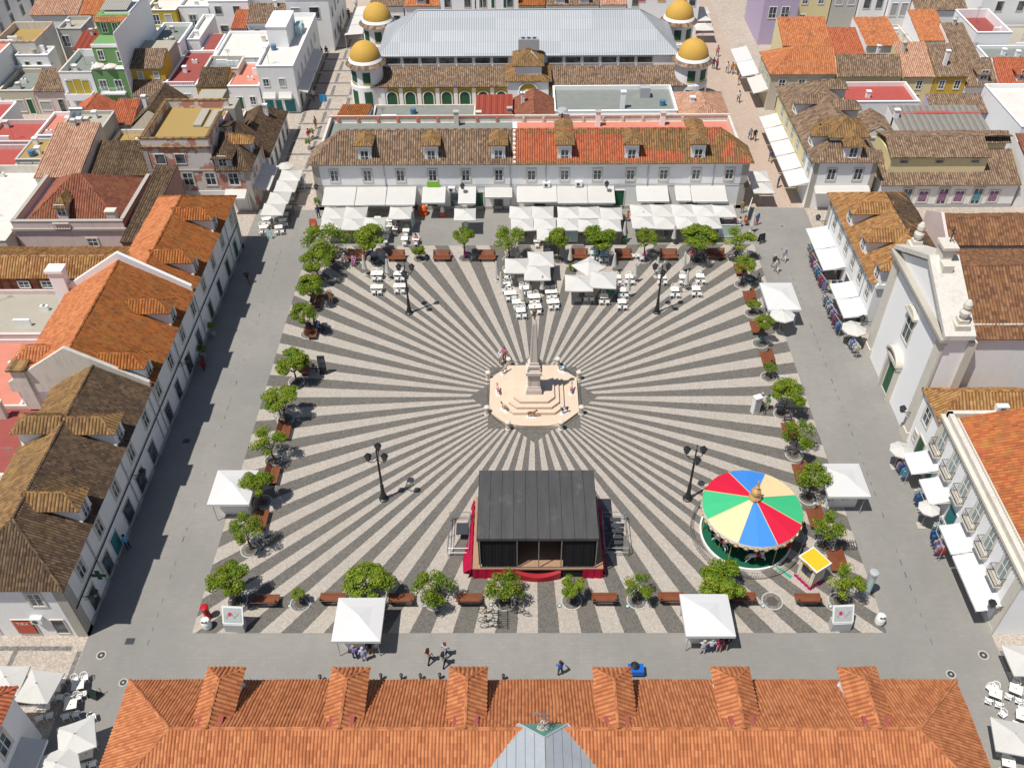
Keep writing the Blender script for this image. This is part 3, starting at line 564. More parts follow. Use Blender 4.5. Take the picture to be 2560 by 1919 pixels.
# balcony building
bb=thing('balcony_building','white building with six iron balconies and low mottled orange roof, east side','building',(34,-26,0))
m=MB(); m.box(34,60,-26.1,-9.7,0,6.6); m.box(33.75,35.2,-26.35,-9.6,6.7,6.95,1); m.box(33.9,35.2,-26.2,-9.7,6.6,6.7,1); m.box(34.1,34.5,-26.0,-9.8,6.95,7.45,2); m.box(34.1,60,-10.1,-9.7,6.6,7.45,2); m.box(33.92,34,-26.18,-25.3,0,6.5,1); m.box(33.92,34,-10.5,-9.7,0,6.5,1)
m.box(33.9,34,-26.1,-9.7,0,.5,1)
m.build('wall',[W_WB,ST,W_OLD],bb)
for i in range(52):
    pass
d=MB()
for i in range(54): y=-26+i*.305; d.box(33.8,33.95,y,y+.13,6.45,6.7)
for i in range(60): y=-25.9+i*.27; d.frus(34.85,y,6.95,7.05,.12,.1,6)
d.build('dentils',[STG],bb)
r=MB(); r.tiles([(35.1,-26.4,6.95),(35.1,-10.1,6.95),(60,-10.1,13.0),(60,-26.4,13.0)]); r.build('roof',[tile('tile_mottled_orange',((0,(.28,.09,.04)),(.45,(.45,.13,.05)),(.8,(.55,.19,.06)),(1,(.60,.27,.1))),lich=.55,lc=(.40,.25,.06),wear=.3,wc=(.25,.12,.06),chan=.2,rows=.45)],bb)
m=MB(); m.box(38,39,-9.95,-9.45,7.45,8.0); m.frus(38.5,-9.97,7.5,7.9,.2,.2,8,1); m.build('air_conditioner',[WHP,DKM],bb)
for i in range(6):
    y=-11.0-i*2.58; win(bb,'W',y,34,5.1,1.0,2.2,'stonel')
    b=MB(); b.box(33.35,34,y-.75,y+.75,3.8,3.92)
    bar=[(33.95,y-.73,3.92),(33.38,y-.73,3.92),(33.38,y+.73,3.92),(33.95,y+.73,3.92)]
    for z in (4.1,4.9): b.pipe([(x,yy,z) for x,yy,_ in bar],.022,4,1)
    for j in range(13): yy=y-.73+j*.1217; b.tube((33.38,yy,3.92),(33.32,yy,4.3),.012,4,1); b.tube((33.32,yy,4.3),(33.38,yy,4.9),.012,4,1)
    for j in range(4):
        for s_ in(-1,1): xx_=33.45+j*.14; b.tube((xx_,y+s_*.73,3.92),(xx_,y+s_*.73,4.9),.012,4,1)
    b.build('balcony',[ST,IRON],bb)
for a,w_,st in ((-11,1.2,'teal'),(-13.5,1.4,'greendoor'),(-16.2,1.4,'teal'),(-18.8,1.3,'dark'),(-21.4,1.4,'dark'),(-24,1.2,'dark')): win(bb,'W',a,34,1.3,w_,2.4,st)
for x in (36.2,39.5): win(bb,'S',x,-26.1,4.6,1,1.9,'stone')
for a0,a1,d_,zf in ((-12.3,-9.9,2.2,2.5),(-15.6,-12.9,1.8,2.5),(-20.6,-17.8,1.8,2.5),(-25.7,-20.7,1.75,2.45)): awning(bb,a0,a1,34,2.95,d_,zf,'W',CANT)
for a0,a1 in ((25.4,21.2),(21.1,17.2),(14.7,12.0),(11.9,8.9)): awning(we1,a1,a0,34,2.9,2.3,2.5,'W',CANT)
for a in (23.3,20.9,18.5,15.9,13.3,10.6): win(we1,'W',a,34,1.35,1.3,2.3,'dark')
# ------------------------------------------------------------------ generic town houses
RS={'br':T_BR,'dk':T_DK,'or':T_OR,'rd':T_RD,'pk':T_PK,'wn':T_WN,'li':T_LI,'mr':T_MR,'yl':T_YL}
def house(label,x0,x1,y0,y1,h,wall,roof,rm=None,rise=1.6,wins=(),par_=.5,cat='house',name='town_house',sills=(),extra=None,chim=(),cop=None,wins2=()):
    """roof: flat, shedS (falls to the south), shedE, gx (ridge along x), gy, hx, hy (hipped)"""
    t=thing(name,label,cat,((x0+x1)/2,y0,0)); m=MB()
    if roof=='flat':
        m.box(x0,x1,y0,y1,0,h-par_); k=.22
        m.box(x0,x1,y0,y0+k,h-par_,h); m.box(x0,x1,y1-k,y1,h-par_,h+.15); m.box(x0,x0+k,y0+k,y1-k,h-par_,h); m.box(x1-k,x1,y0+k,y1-k,h-par_,h)
        c=.06; m.box(x0-c,x1+c,y0-c,y0+k+c-.02,h,h+.07,1); m.box(x0-c,x0+k,y0+k+c,y1,h,h+.06,1); m.box(x1-k,x1+c,y0+k+c,y1,h,h+.06,1)
        m.build('wall',[wall,cop or wall],t)
        f=MB(); f.box(x0+k+.01,x1-k-.01,y0+k+.01,y1-k-.01,h-par_,h-par_+.05); f.build('flat_roof',rm or F_CON,t)
    else:
        m.box(x0,x1,y0,y1,0,h); r=MB(); o=.25
        ym,xm=(y0+y1)/2,(x0+x1)/2
        if roof=='shedS': r.tiles([(x0,y0-o,h),(x1,y0-o,h),(x1,y1,h+rise),(x0,y1,h+rise)]); gab_pts=[(y0,h),(y1,h),(y1,h+rise-.02)]; gab(m,x0,x1,gab_pts)
        elif roof=='shedN': r.tiles([(x0,y1+o,h),(x1,y1+o,h),(x1,y0,h+rise),(x0,y0,h+rise)]); gab(m,x0,x1,[(y0,h),(y1,h),(y0,h+rise-.02)])
        elif roof=='gx': rect_hip(r,x0,x1,y0,y1,h,h+rise,ends=(0,0),ov=o); gab(m,x0,x0+.2,[(y0,h-.05),(y1,h-.05),(ym,h+rise)]); gab(m,x1-.2,x1,[(y0,h-.05),(y1,h-.05),(ym,h+rise)])
        elif roof=='gy':
            rect_hip(r,x0,x1,y0,y1,h,h+rise,ends=(0,0),ov=o,axis='y')
            for yy in (y0,y1-.2):
                A=[(x0,h-.05),(x1,h-.05),(xm,h+rise-.02)]
                a=[(x,yy,z) for x,z in A]; b=[(x,yy+.2,z) for x,z in A]; m.face(a); m.face(b[::-1]); m.face([a[1],b[1],b[2],a[2]]); m.face([a[0],a[2],b[2],b[0]])
        elif roof=='hx': rect_hip(r,x0,x1,y0,y1,h,h+rise,ends=(1,1),ov=o)
        elif roof=='hl': rect_hip(r,x0,x1,y0,y1,h,h+rise,ends=(1,0),ov=o)
        elif roof=='hy': rect_hip(r,x0,x1,y0,y1,h,h+rise,ends=(1,1),ov=o,axis='y')
        m.box(x0-.02,x1+.02,y0-.1,y0,h-.25,h-.05,1)
        m.build('wall',[wall,cop or wall],t); r.build('roof',[RS[rm] if isinstance(rm,str) else rm,wall],t)
    for wn in wins:
        x,z,w_,h_,st=wn; win(t,'S',x,y0,z,w_,h_,st)
    for fa,a,z,w_,h_,st in wins2: win(t,fa,a,{'E':x1,'W':x0,'S':y0}[fa],z,w_,h_,st)
    rn=random.Random(int(abs(x0)*31+abs(y0)*17)); zt=h-par_ if roof=='flat' else h+rise*.5
    ax,ay=rn.uniform(x0+.8,x1-.8),rn.uniform(y0+1,y1-1)
    if rn.random()<.6:
        c=MB(); zz=zt+(0 if roof=='flat' else -.3); c.tube((ax,ay,zz),(ax,ay,zz+2.6),.03,5); 
        for k in range(4): c.tube((ax-.45+.08*k,ay+.15*k,zz+2.5-.18*k),(ax+.45-.08*k,ay+.15*k,zz+2.5-.18*k),.02,4)
        c.build('antenna',[STEEL],t)
    if roof=='flat' and (x1-x0)*(y1-y0)>14:
        for k in range(rn.randint(1,3)):
            bx_,by_=rn.uniform(x0+.7,x1-1.2),rn.uniform(y0+.8,y1-1.2); c=MB(); kind_=rn.random()
            if kind_<.35: c.box(bx_,bx_+.55,by_,by_+.5,zt,zt+.9); c.box(bx_-.06,bx_+.61,by_-.06,by_+.56,zt+.9,zt+1.0); c.build('chimney',[W_WB if rn.random()<.6 else W_OLD],t)
            elif kind_<.6: c.box(bx_,bx_+.8,by_,by_+.35,zt+.05,zt+.6); c.frus(bx_+.4,by_+.17,zt+.6,zt+.63,.15,.15,8,1); c.build('air_conditioner',[WHP,DKM],t)
            elif kind_<.8: c.box(bx_,bx_+rn.uniform(1,1.8),by_,by_+.25,zt,zt+rn.uniform(.5,1.3)); c.build('low_wall',[W_WH],t)
            else: c.frus(bx_,by_,zt,zt+.8,.4,.42,12); c.build('water_tank',[STG if rn.random()<.5 else plain('tank_blue',(.1,.2,.3),.6)],t)
    elif roof!='flat' and rn.random()<.45:
        c=MB(); c.box(ax-.25,ax+.25,ay+.4,ay+.85,h,h+rise+.7); c.box(ax-.32,ax+.32,ay+.33,ay+.92,h+rise+.7,h+rise+.8); c.build('chimney',[W_WB if rn.random()<.5 else W_OLD],t)
    for cx,cy,ch_,cm in chim:
        c=MB(); c.box(cx-.3,cx+.3,cy-.25,cy+.25,h-.6,h+ch_); c.box(cx-.38,cx+.38,cy-.33,cy+.33,h+ch_,h+ch_+.12); c.build('chimney',cm,t)
    return t
def balus(par,x0,x1,y,z,h=.6,mat=None,step=.28):
    b=MB(); b.box(x0,x1,y-.08,y+.08,z+h,z+h+.1); b.box(x0,x1,y-.07,y+.07,z,z+.08); n=int((x1-x0)/step)
    for i in range(n+1): xx=x0+(x1-x0)*i/n; b.frus(xx,y,z+.08,z+h,.06,.05,6)
    b.build('balustrade',mat or W_WB,par)
def balcony(par,x0,x1,y,z,d=.9,solid=False,mat=None):
    b=MB(); b.box(x0,x1,y-d,y,z-.14,z)
    if solid: b.box(x0,x1,y-d,y-d+.1,z,z+.8); b.box(x0,x0+.1,y-d+.1,y,z,z+.8); b.box(x1-.1,x1,y-d+.1,y,z,z+.8)
    else:
        for zz in (z+.1,z+.85): b.pipe([(x0+.05,y,zz),(x0+.05,y-d+.05,zz),(x1-.05,y-d+.05,zz),(x1-.05,y,zz)],.03,4,1)
        n=int((x1-x0)/.2)
        for i in range(n+1): xx=x0+.05+(x1-x0-.1)*i/n; b.tube((xx,y-d+.05,z),(xx,y-d+.05,z+.85),.018,4,1)
    b.build('balcony',[mat or W_WB,WFR],par)
# --- first row north-west of the square (facades on the cross street)
house('low cream shop front with green panel, leftmost in the north-west street row',-76.5,-71.5,60.7,68,3.6,W_BG,'flat',F_GRY,wins=[(-75.4,1.3,1.1,1.7,'shut'),(-74,1.3,1.2,1.7,'shut'),(-72.5,1.2,.8,2.2,'greendoor')],cop=W_OLD)
house('low pale pink house with dark brown shed roof beside the cream shop',-71.4,-66.9,60.7,65.2,3.5,W_PK,'shedS','br',1.5,wins=[(-70.2,1.3,1.6,1.3,'shut'),(-67.9,1.2,.8,2.1,'dark')])
h3=house('white two-storey house with yellow recess and grey flat roof left of the green house',-66.8,-62.1,60.7,68.6,6.3,W_WB,'flat',F_GRY,par_=.9,wins=[(-65.7,4.1,1,2,'shut'),(-63.4,4.1,1,2,'shut'),(-65,1.3,1.4,1.4,'shut')],cop=ST)
m=MB(); m.box(-66.0,-62.9,60.675,60.7,3.0,5.3); m.build('wall_panel',W_GD,h3); balcony(h3,-66.4,-62.5,60.6,2.75,1.1,True)
g=house('tall green house with white balconies and stepped terraces, north-west row',-62,-57.3,60.7,72,6.7,W_GN,'flat',F_WHT,par_=.5,wins=[(-60.9,4.3,1,1.6,'plain'),(-58.7,4.3,1,1.6,'plain'),(-60.6,1.4,.8,1.4,'plain'),(-58.6,1.3,.9,2.2,'dark')],cop=W_WB)
balcony(g,-61.4,-57.9,60.7,3.4,.8)
m=MB(); m.box(-62,-57.3,63,72,6.2,9.3,0); m.box(-62.05,-57.25,62.95,63.1,8.9,9.35,1); m.box(-62,-57.3,66.5,72,9.3,11.8,0); m.box(-57.32,-57.24,60.7,76,0,11.8,1); m.box(-61,-57.3,68,76,11.8,12.0,1); m.build('upper_storey',[W_GN,W_WB],g)
for x,z,yy in ((-61,7.8,63),(-58.3,7.6,63),(-60.9,10.4,66.5),(-59.3,10.4,66.5),(-57.9,10.4,66.5)): win(g,'S',x,yy,z,.8,1.4,'plain')
r=MB(); r.tiles([(-62.1,66,11.3),(-57.3,66,11.3),(-57.3,67,11.9),(-62.1,67,11.9)]); r.build('tile_canopy',[T_OR],g); r=MB(); r.face([(-61.5,68,12.3),(-57.6,68,12.3),(-57.6,72,12.7),(-61.5,72,12.7)]); r.face([(-57.6,68,12.25),(-61.5,68,12.25),(-61.5,72,12.65),(-57.6,72,12.65)]); r.build('sheet_roof',RIBG,g)
hy_=house('yellow house with two brown tile roofs one above the other, right of the green house',-57.2,-52.5,62.6,66.2,6.0,W_OC,'shedS','br',1.4,wins=[(-56,5.0,.7,1.0,'shut'),(-53.7,5.0,.7,1.0,'shut')])
m=MB(); m.box(-57.2,-52.5,60.7,62.6,0,2.7,0); m.build('lower_wall',[W_WB],hy_); m=MB(); m.box(-57.2,-52.5,66.2,70.5,0,6.9); m.build('rear_block',[F_CON],hy_); r=MB(); r.tiles([(-57.3,60.4,2.7),(-52.4,60.4,2.7),(-52.4,62.7,4.3),(-57.3,62.7,4.3)]); r.build('lower_roof',[T_BR],hy_)
for x,w_,st in ((-56.2,.8,'plain'),(-53.6,1.1,'dark')): win(hy_,'S',x,60.7,1.2,w_,2.0,st)
h6=house('white house with stone balustrade and long dark red roof terrace',-52.4,-47.7,60.7,73,4.2,W_WB,'flat',F_MAR,par_=.25,wins=[(-50.8,2.4,.9,1.1,'shut'),(-49.2,2.4,.9,1.1,'shut'),(-48.6,1.2,.8,2,'stone')],cop=W_WB); balus(h6,-52.3,-47.8,60.75,4.2,.5)
m=MB(); m.box(-50.2,-47.8,73,79.5,0,4.3,0); m.box(-49.9,-48.1,73.2,79.3,4.3,4.36,1); m.build('rear_terrace',[W_WB,F_MAR],h6)
house('ochre one-storey house with green door and dark shed roof',-47.6,-43.3,60.7,64.4,4.0,W_OC,'shedS','dk',1.3,wins=[(-46.3,1.3,.8,2.4,'greendoor'),(-44.5,2.0,.9,1.3,'sgreen')])
house('cream roof terrace cluttered with flower pots and junk behind the ochre house',-47.4,-42.4,64.6,69,5.0,W_OLD,'flat',F_GRY,par_=.4)
house('white one-storey house with arched green door and orange roof terrace',-43.2,-38.7,60.7,68.5,4.1,W_WB,'flat',F_SAL,par_=.15,wins=[(-41.8,1.3,.8,2.3,'greendoor'),(-39.9,1.9,.8,1.2,'plain')])
wc=house('white three-storey corner building with white roof terrace and stair tower',-38.5,-33.3,60.7,80.5,7.0,W_GR if 0 else W_WH,'flat',F_WHT,par_=.5,wins=[(-37.5,4.6,.8,1.1,'plain'),(-35.2,4.6,.8,1.1,'shut'),(-37.6,1.2,1.2,2,'teal'),(-36.2,1.1,.9,1.8,'teal'),(-34.6,1.2,1.5,2,'teal')],wins2=[('E',y,4.6,.8,1.3,'shut') for y in (63,65.8,68.6,71.4,74.2,77)]+[('E',y,1.2,1.4,2,'dark') for y in (62.5,66,70,74,78)],cop=W_WB)
m=MB(); m.box(-38.2,-35.3,68.4,74.5,6.5,9.5); m.box(-38.3,-35.2,68.3,74.6,9.5,9.65); m.build('stair_tower',W_WB,wc); m=MB(); m.box(-35.2,-34.3,73,75.5,6.5,7.9); m.build('glass_shelter',GLB,wc)
awning(wc,-38.2,-36.4,60.7,3.2,.8,2.6); awning(wc,-35.9,-34.1,60.7,3.2,.8,2.6); awning(wc,60.9,68,-33.3,3.6,1.4,3.0,'E',CANV); awning(wc,68.2,75.5,-33.3,3.6,1.4,3.0,'E',CANV)
# --- second and third rows north-west
house('roofless-looking weathered grey block with lichen terrace at the upper left',-79.5,-73.4,69.5,77,7.2,W_OLD,'flat',F_OCH,par_=1.0,cop=T_PK)
house('white block with salmon roof at the left edge above the cream shop',-90,-77,62,70.5,7.0,W_WB,'flat',F_SAL,par_=.2)
house('low white courtyard building between weathered block and cream shop',-77.5,-71.5,69-.8,69.3,4.0,W_WB,'flat',F_WHT,par_=.3)
house('white cube house with small windows behind the pink shop',-76.4,-71.6,69.4-1.2+.2,71.5,5.6,W_WH,'flat',F_WHT,wins=[(-75,4.4,.6,.5,'dark'),(-73.2,4.4,.6,.5,'dark')],par_=.3)
house('grey plaster house with one grid window, second row north-west',-73.2,-69.5,77,82,6.2,W_GR,'flat',F_CON,wins=[(-72.3,4.3,1.2,1.7,'plain')])
house('white shed with dark red ribbed roof left of the green house',-69.2,-66.3,72,77.5,5.0,W_WB,'shedS',RIBR,.8,wins=[(-68.2,3.5,.7,.9,'dark')])
house('low cream outbuilding with sloping concrete roof behind the white and yellow house',-66.2,-62.2,69.5,77,4.6,W_BG,'flat',F_CON,par_=.3)
house('house with pale pink tile roof and three skylights near the top left',-80,-72.2,83.4,92,6.0,W_WH,'shedS','pk',2.6)
sk=bpy.data.objects
house('house with bright orange tile roof next to the pale pink roof, top left',-72,-65.6,83.4,92,6.0,W_WB,'shedS','or',2.8)
tl=house('large white apartment block with dark windows in the top left corner',-98,-84,74,108,8.6,W_WH,'flat',F_WHT,wins2=[('E',y,z,1.0,1.6,'dark') for y in (77,81,85,89,93,97,101,105) for z in (1.8,4.8,7.0)])
house('ruined house shell with rubbly lichen roof behind the green house',-68,-62.5,78.5,83.2,5.6,W_OLD,'flat',F_OCH,par_=.5)
yb=house('yellow flat-roofed house with terrace and white blinds, upper left',-61.5,-56.6,84,90,6.4,W_GD,'flat',F_WHT,wins=[(-60,4.9,1,1.6,'plain'),(-58,4.9,1,1.6,'shut')],cop=W_WB); balcony(yb,-61.3,-56.8,84,3.6,2.2)
house('white house with balustraded roof right of the yellow flat-roofed house',-56.4,-51.6,85,92,6.6,W_WB,'flat',F_WHT,wins=[(-54.4,4.3,1.1,1.9,'stone'),(-52.6,1.8,.9,2,'dark'),(-55.6,1.8,.9,2,'dark')],cop=W_WB)
house('white house with blue-black corner strips and two upper windows, upper left',-51.4,-45,85,92,7.4,W_WB,'flat',F_WHT,wins=[(-50,6,1,1.2,'dark'),(-47,6,1,1.2,'dark'),(-49.6,3,1.2,1,'dark'),(-47,2.6,1.2,1.6,'plain')],cop=W_WB)
house('white cube house with black doorways behind the yellow house',-57.1,-52.5,71.2,79,6.2,W_WB,'flat',F_GRY,wins=[(-56,4.6,.9,1.6,'dark'),(-54,5.0,.9,.9,'dark')])
house('narrow grey-white house behind the dark red terrace',-52.3,-50.4,74,84,5.6,W_WH,'flat',F_WHT)
house('white house with low cream terrace, third row left of the corner building',-47.2,-38.8,69.5,79.5,4.6,W_WB,'flat',F_WHT,wins=[(-45,2.6,1,1.4,'dark'),(-41,2.6,1,1.4,'plain')],par_=.4)
house('house with weathered brown gabled roof behind the corner building',-44.5,-38.6,80.5,88,5.6,W_WH,'gx','br',1.6,wins=[(-43,4,.9,1.2,'dark')])
house('small pink-walled house with red roof left of the weathered gable, upper left',-47,-44.6,80,86,5,W_PK,'shedS','rd',1.2)
wt=house('tall white building with brown shutters beyond the corner building',-38.4,-31.6,83,98,8.2,W_WH,'flat',F_WHT,wins=[(-37,6.2,1.3,1.5,'shut'),(-34,6.2,1.5,1.7,'dark'),(-36,2,1.2,2,'dark')],wins2=[('E',y,z,.9,1.4,'dark') for y in (85,88,91,94) for z in(2,5.6)])
house('white house in the far street left of the market hall',-44,-38.6,89,100,8.2,W_WH,'flat',F_WHT)
house('far white row house with terrace near the top edge, left of the market',-56,-45,93,104,8.8,W_WB,'flat',F_WHT,wins=[(-54,7,1,1.4,'dark'),(-51,7,1,1.4,'dark'),(-48,7,1,1.4,'dark')])
house('far block with salmon roof near the top edge, upper left',-68,-57,93.5,104,8.6,W_WB,'flat',F_SAL)
house('far orange-roofed house at the top edge behind the pale pink roof',-84,-69,93.5,104,7,W_WH,'gx','or',2)
# --- block between the west side of the square and the cross street
pk=thing('town_house','derelict house with peeling pink plaster, boarded windows and lichen-covered flat roof','house',(-42,34,0))
m=MB(); m.box(-46,-38,34,44.5,0,8.6); m.box(-46.15,-37.85,33.85,34,8.5,8.75,1)
for a in ((-46,-38,34,34.3),(-46,-38,44.2,44.5),(-46,-45.7,34.3,44.2),(-38.3,-38,34.3,41)): m.box(*a,8.6,9.7,0); m.box(a[0]-.05,a[1]+.05,a[2]-.05,a[3]+.04,9.7,9.8,1)
m.box(-38,-34,34,41.5,0,5.6,0); m.box(-46,-45.5,33.93,34,0,8.5,2); m.box(-34.6,-33.95,33.93,34,0,5.6,2); m.box(-46.05,-34,33.92,34,5.5,5.7,2)
m.box(-46,-34,33.95,34,0,2.8,3)
m.build('wall',[W_PE,T_LI,STG,W_WH],pk)
f=MB(); f.box(-45.7,-38.3,34.3,44.2,8.6,8.66); f.build('flat_roof',F_OCH,pk); m=MB(); m.box(-41.2,-40.2,39,43.5,8.66,8.95); m.box(-39.8,-38.6,38.8,43.5,8.66,8.8); m.box(-42.5,-39.2,45,48.5,0,9.2); m.box(-38.6,-37.2,43.5,46.5,0,8.9); m.build('roof_slab',[F_CON],pk)
r=MB(); r.tiles([(-38,33.6,5.65),(-33.6,33.6,5.65),(-36.6,38.6,8.2),(-38,38.6,8.2)]); r.tiles([(-33.6,33.6,5.65),(-33.6,42,5.65),(-36.6,42,8.2),(-36.6,38.6,8.2)]); r.cap([(-33.6,33.6,5.65),(-36.6,38.6,8.2)]); r.tiles([(-39,41.4,8.2),(-36.6,41.4,8.2),(-36.6,38.6,8.9),(-39,38.6,8.9)]); r.build('roof',[T_DK],pk)
for x in (-44.2,-41.8): win(pk,'S',x,34,7.1,1.1,1.2,'dark'); 
for x in (-44.0,-41.5,-38.8,-36): win(pk,'S',x,34,4.4,1.2,1.6,'stonegrey')
dormer(pk,-36.9,34.1,5.6,'S',T_DK,w=2.2,h=1.5,slope=.5,ridge=3,cmat=W_OLD); dormer(pk,-34.1,37.8,5.6,'E',T_YL,w=1.6,h=1.9,slope=.7,ridge=2.6,cmat=W_OLD)
for a in (36,39.5): win(pk,'E',a,-34,4.2,.9,1.6,'stone')
for x,w_,st in ((-38.2,1.2,'dark'),(-35.6,1.4,'dark')): win(pk,'S',x,34,1.2,w_,2,st)
awning(pk,-37.3,-34.7,34,3.0,1.5,2.6); awning(pk,34.4,37.2,-34,3.1,1.8,2.6,'E'); awning(pk,37.3,40.4,-34,3.1,1.8,2.6,'E')
lo=house('low white house with sagging dark brown roof along the cross street to the north',-39,-33.8,42.2,54.6,2.9,W_WH,'hy','dk',2.3,wins2=[('E',a,1.2,.9,2.0,'dark') for a in (43.5,46,48.5,51,53.3)])
house('terrace house with striped wall and red awning north of the derelict house',-43.5,-39.2,48.6,54.6,3.4,W_OLD,'flat',F_SAL)
mr=thing('town_house','pale pink mansion with maroon hipped roof, parapet and central balustrade, left side','house',(-51,21.5,0))
m=MB(); m.box(-57.2,-44.9,21.4,31.5,0,5.6,0); m.box(-57.4,-44.7,21.2,21.45,5.35,5.6,1)
for a in ((-57.2,-44.9,21.35,21.7),(-57.2,-56.85,21.7,31.5),(-45.25,-44.9,21.7,31.5)): m.box(*a,5.6,6.45,0); m.box(a[0]-.05,a[1]+.05,a[2]-.05,a[3]+.03,6.45,6.55,1)
m.box(-44.9,-44.82,21.35,31.5,0,6.4,2); m.build('wall',[W_PK,STG,W_ROSE],mr)
r=MB(); rect_hip(r,-56.2,-45.9,22.4,31.8,5.65,9.0,ends=(1,1),ov=.1); r.build('roof',[T_MR,W_OLD],mr); balus(mr,-52.6,-50.8,21.2,5.6,.65,W_PK)
dormer(mr,-51.9,22.6,6.0,'S',T_LI,w=1.1,h=1.5,slope=.75,ridge=2.6,cmat=W_PK); win(mr,'S',-49,21.4,3.7,1.1,1.0,'stone')
for a in (23.5,26,28.5): win(mr,'E',a,-44.82,3.4,1.2,2.2,'stonegrey')
m=MB(); m.box(-46.9,-45.9,22.2,22.9,6,7.1); m.box(-47.0,-45.8,22.1,23.0,7.1,7.2); m.build('chimney',[W_OLD],mr)
house('dusty pink back wing with narrow dark tiled court between mansion and square',-44.6,-42.1,19,33.4,5.4,W_ROSE,'shedS','dk',1.2)
house('white flat-roofed building with curled parapet at the left edge',-66,-57.5,19.5,36,5.2,W_OLD,'flat',F_WHT,par_=.9,cop=ST)
yw=thing('town_house','long low wing with yellow-streaked tile roof and tile-hung upper wall','house',(-50,13,0))
m=MB(); m.box(-75,-40.5,12.2,17,0,5.6,0); m.box(-75,-41.5,12.14,12.2,3.9,5.55,1); m.box(-75,-41.5,11.9,12.2,3.6,3.8,0); m.build('wall',[W_PK,T_MR],yw)
r=MB(); r.tiles([(-75,11.9,5.6),(-39.8,11.9,5.6),(-39.8,13.9,7.0),(-75,13.9,7.0)]); r.tiles([(-75,17.2,5.9),(-39.8,17.2,5.9),(-39.8,13.9,7.0),(-75,13.9,7.0)]); r.cap([(-75,13.9,7),(-39.8,13.9,7)]); r.build('roof',[T_YL],yw)
for x in (-52.6,-50.2,-47.4,-45.2): win(yw,'S',x,12.1,4.75,1.1,.8,'plain')
for x in (-54,-51.4,-48.6): win(yw,'S',x,12.2,2.7,1.2,.9,'plain')
for x in (-52.7,-50.1): m=MB(); m.box(x-.4,x+.4,11.75,12.2,2.1,2.7); m.frus(x,11.74,2.2,2.6,.18,.18,8,1); m.build('air_conditioner',[WHP,DKM],yw)
house('salmon roof terrace behind the taller orange-roofed building, left edge',-62,-46.5,-5,4.5,3.6,W_PK,'flat',F_SAL,par_=.3)
house('concrete and gravel terrace strip behind the taller orange-roofed building',-62,-46.2,4.6,11.8,4.2,W_PK,'flat',F_CON,par_=.4)
house('dark red roof terrace with chimneys behind the dark lichen roof, left edge',-62,-42.6,-13.6,-5.2,4.0,W_OLD,'flat',F_MAR,par_=.25,chim=[(-47.2,-6.5,1.6,W_OLD),(-48.8,-9.5,1.2,W_OLD)])
house('dusty white terrace block left of the dark lichen roof, left edge',-62,-42.4,-24,-13.8,4.3,W_OLD,'flat',F_WHT,par_=.3)
# inner houses of that block
house('house with pale orange tile roof sloping towards the square, left of the derelict house',-59,-53.6,31.6+.4,41.5,5.9,W_OLD,'shedS','pk',2.2)
sw=house('grey flat roof with solar water heater behind the pale orange roof',-59.2,-53.8,41.7,46.5,7.2,W_GR,'flat',F_CON,par_=.35,chim=[(-56.8,42.6,.9,W_WB)])
m=MB(); slab(m,[(-58.6,43,7.1),(-57.2,43,7.1),(-57.2,44.8,8.2),(-58.6,44.8,8.2)],.06,0); m.tube((-58.7,45,8.3),(-57.0,45,8.3),.28,10,1); 
for x in(-58.4,-57.4): m.tube((x,44.8,6.9),(x,44.9,8.2),.03,4,1)
m.build('solar_heater',[GLS,STEEL],sw)
house('small house with orange tile roof behind the solar heater',-60.5,-55.5,47,52,5.6,W_OLD,'gy','rd',1.5)
house('green-glazed hut with flat brown roof at the left, below the maroon terraces',-63.4,-59.3,36.8,42,5.6,W_GR,'flat',F_OCH,par_=.1,wins=[(-62.2,4.6,1.1,.8,'sgreen'),(-60.5,4.6,1.1,.8,'sgreen')])
house('white terraced house with dark red floor and open shed, left edge',-70.5,-63.6,43,49,4.8,W_PK,'flat',F_RED,par_=.5)
house('white house with salmon roof terrace left of the solar heater roof',-63.4,-59.4,43,49.5,5.6,W_WB,'flat',F_SAL,par_=.4)
house('lilac-pink house with two tall windows at the left edge',-78,-64,36.8,42.8,4.4,W_PK,'flat',F_RED,par_=.5,wins=[(-69,2.6,.8,1.6,'shut'),(-66.6,2.6,.8,1.6,'shut')])
house('red ribbed terrace at the far left edge beyond the lilac-pink house',-82,-71,43,55,4.6,W_WB,'flat',F_RED,par_=.3)
house('steep dark brown gable behind the derelict house',-51.8,-46.2,45.5,53.5,5.4,W_OLD,'gy','dk',2.4)
house('small house with red and brown striped tile roof near the steep gable',-55.2,-52,46.8,51.5,5.2,W_WH,'shedS','rd',1.3)
house('low brown tiled annex left of the derelict house',-53.4,-46.2,33.9,39.6,5.0,W_OLD,'shedS','dk',1.6)
house('mossy grey lean-to behind the brown tiled annex',-53.4,-46.2,39.8,45.2,5.2,W_OLD,'flat',F_OCH,par_=.5)
house('white cottage at the cross street corner behind the steep gable',-61.5,-56,52.5,55,4.2,W_WH,'flat',F_WHT)
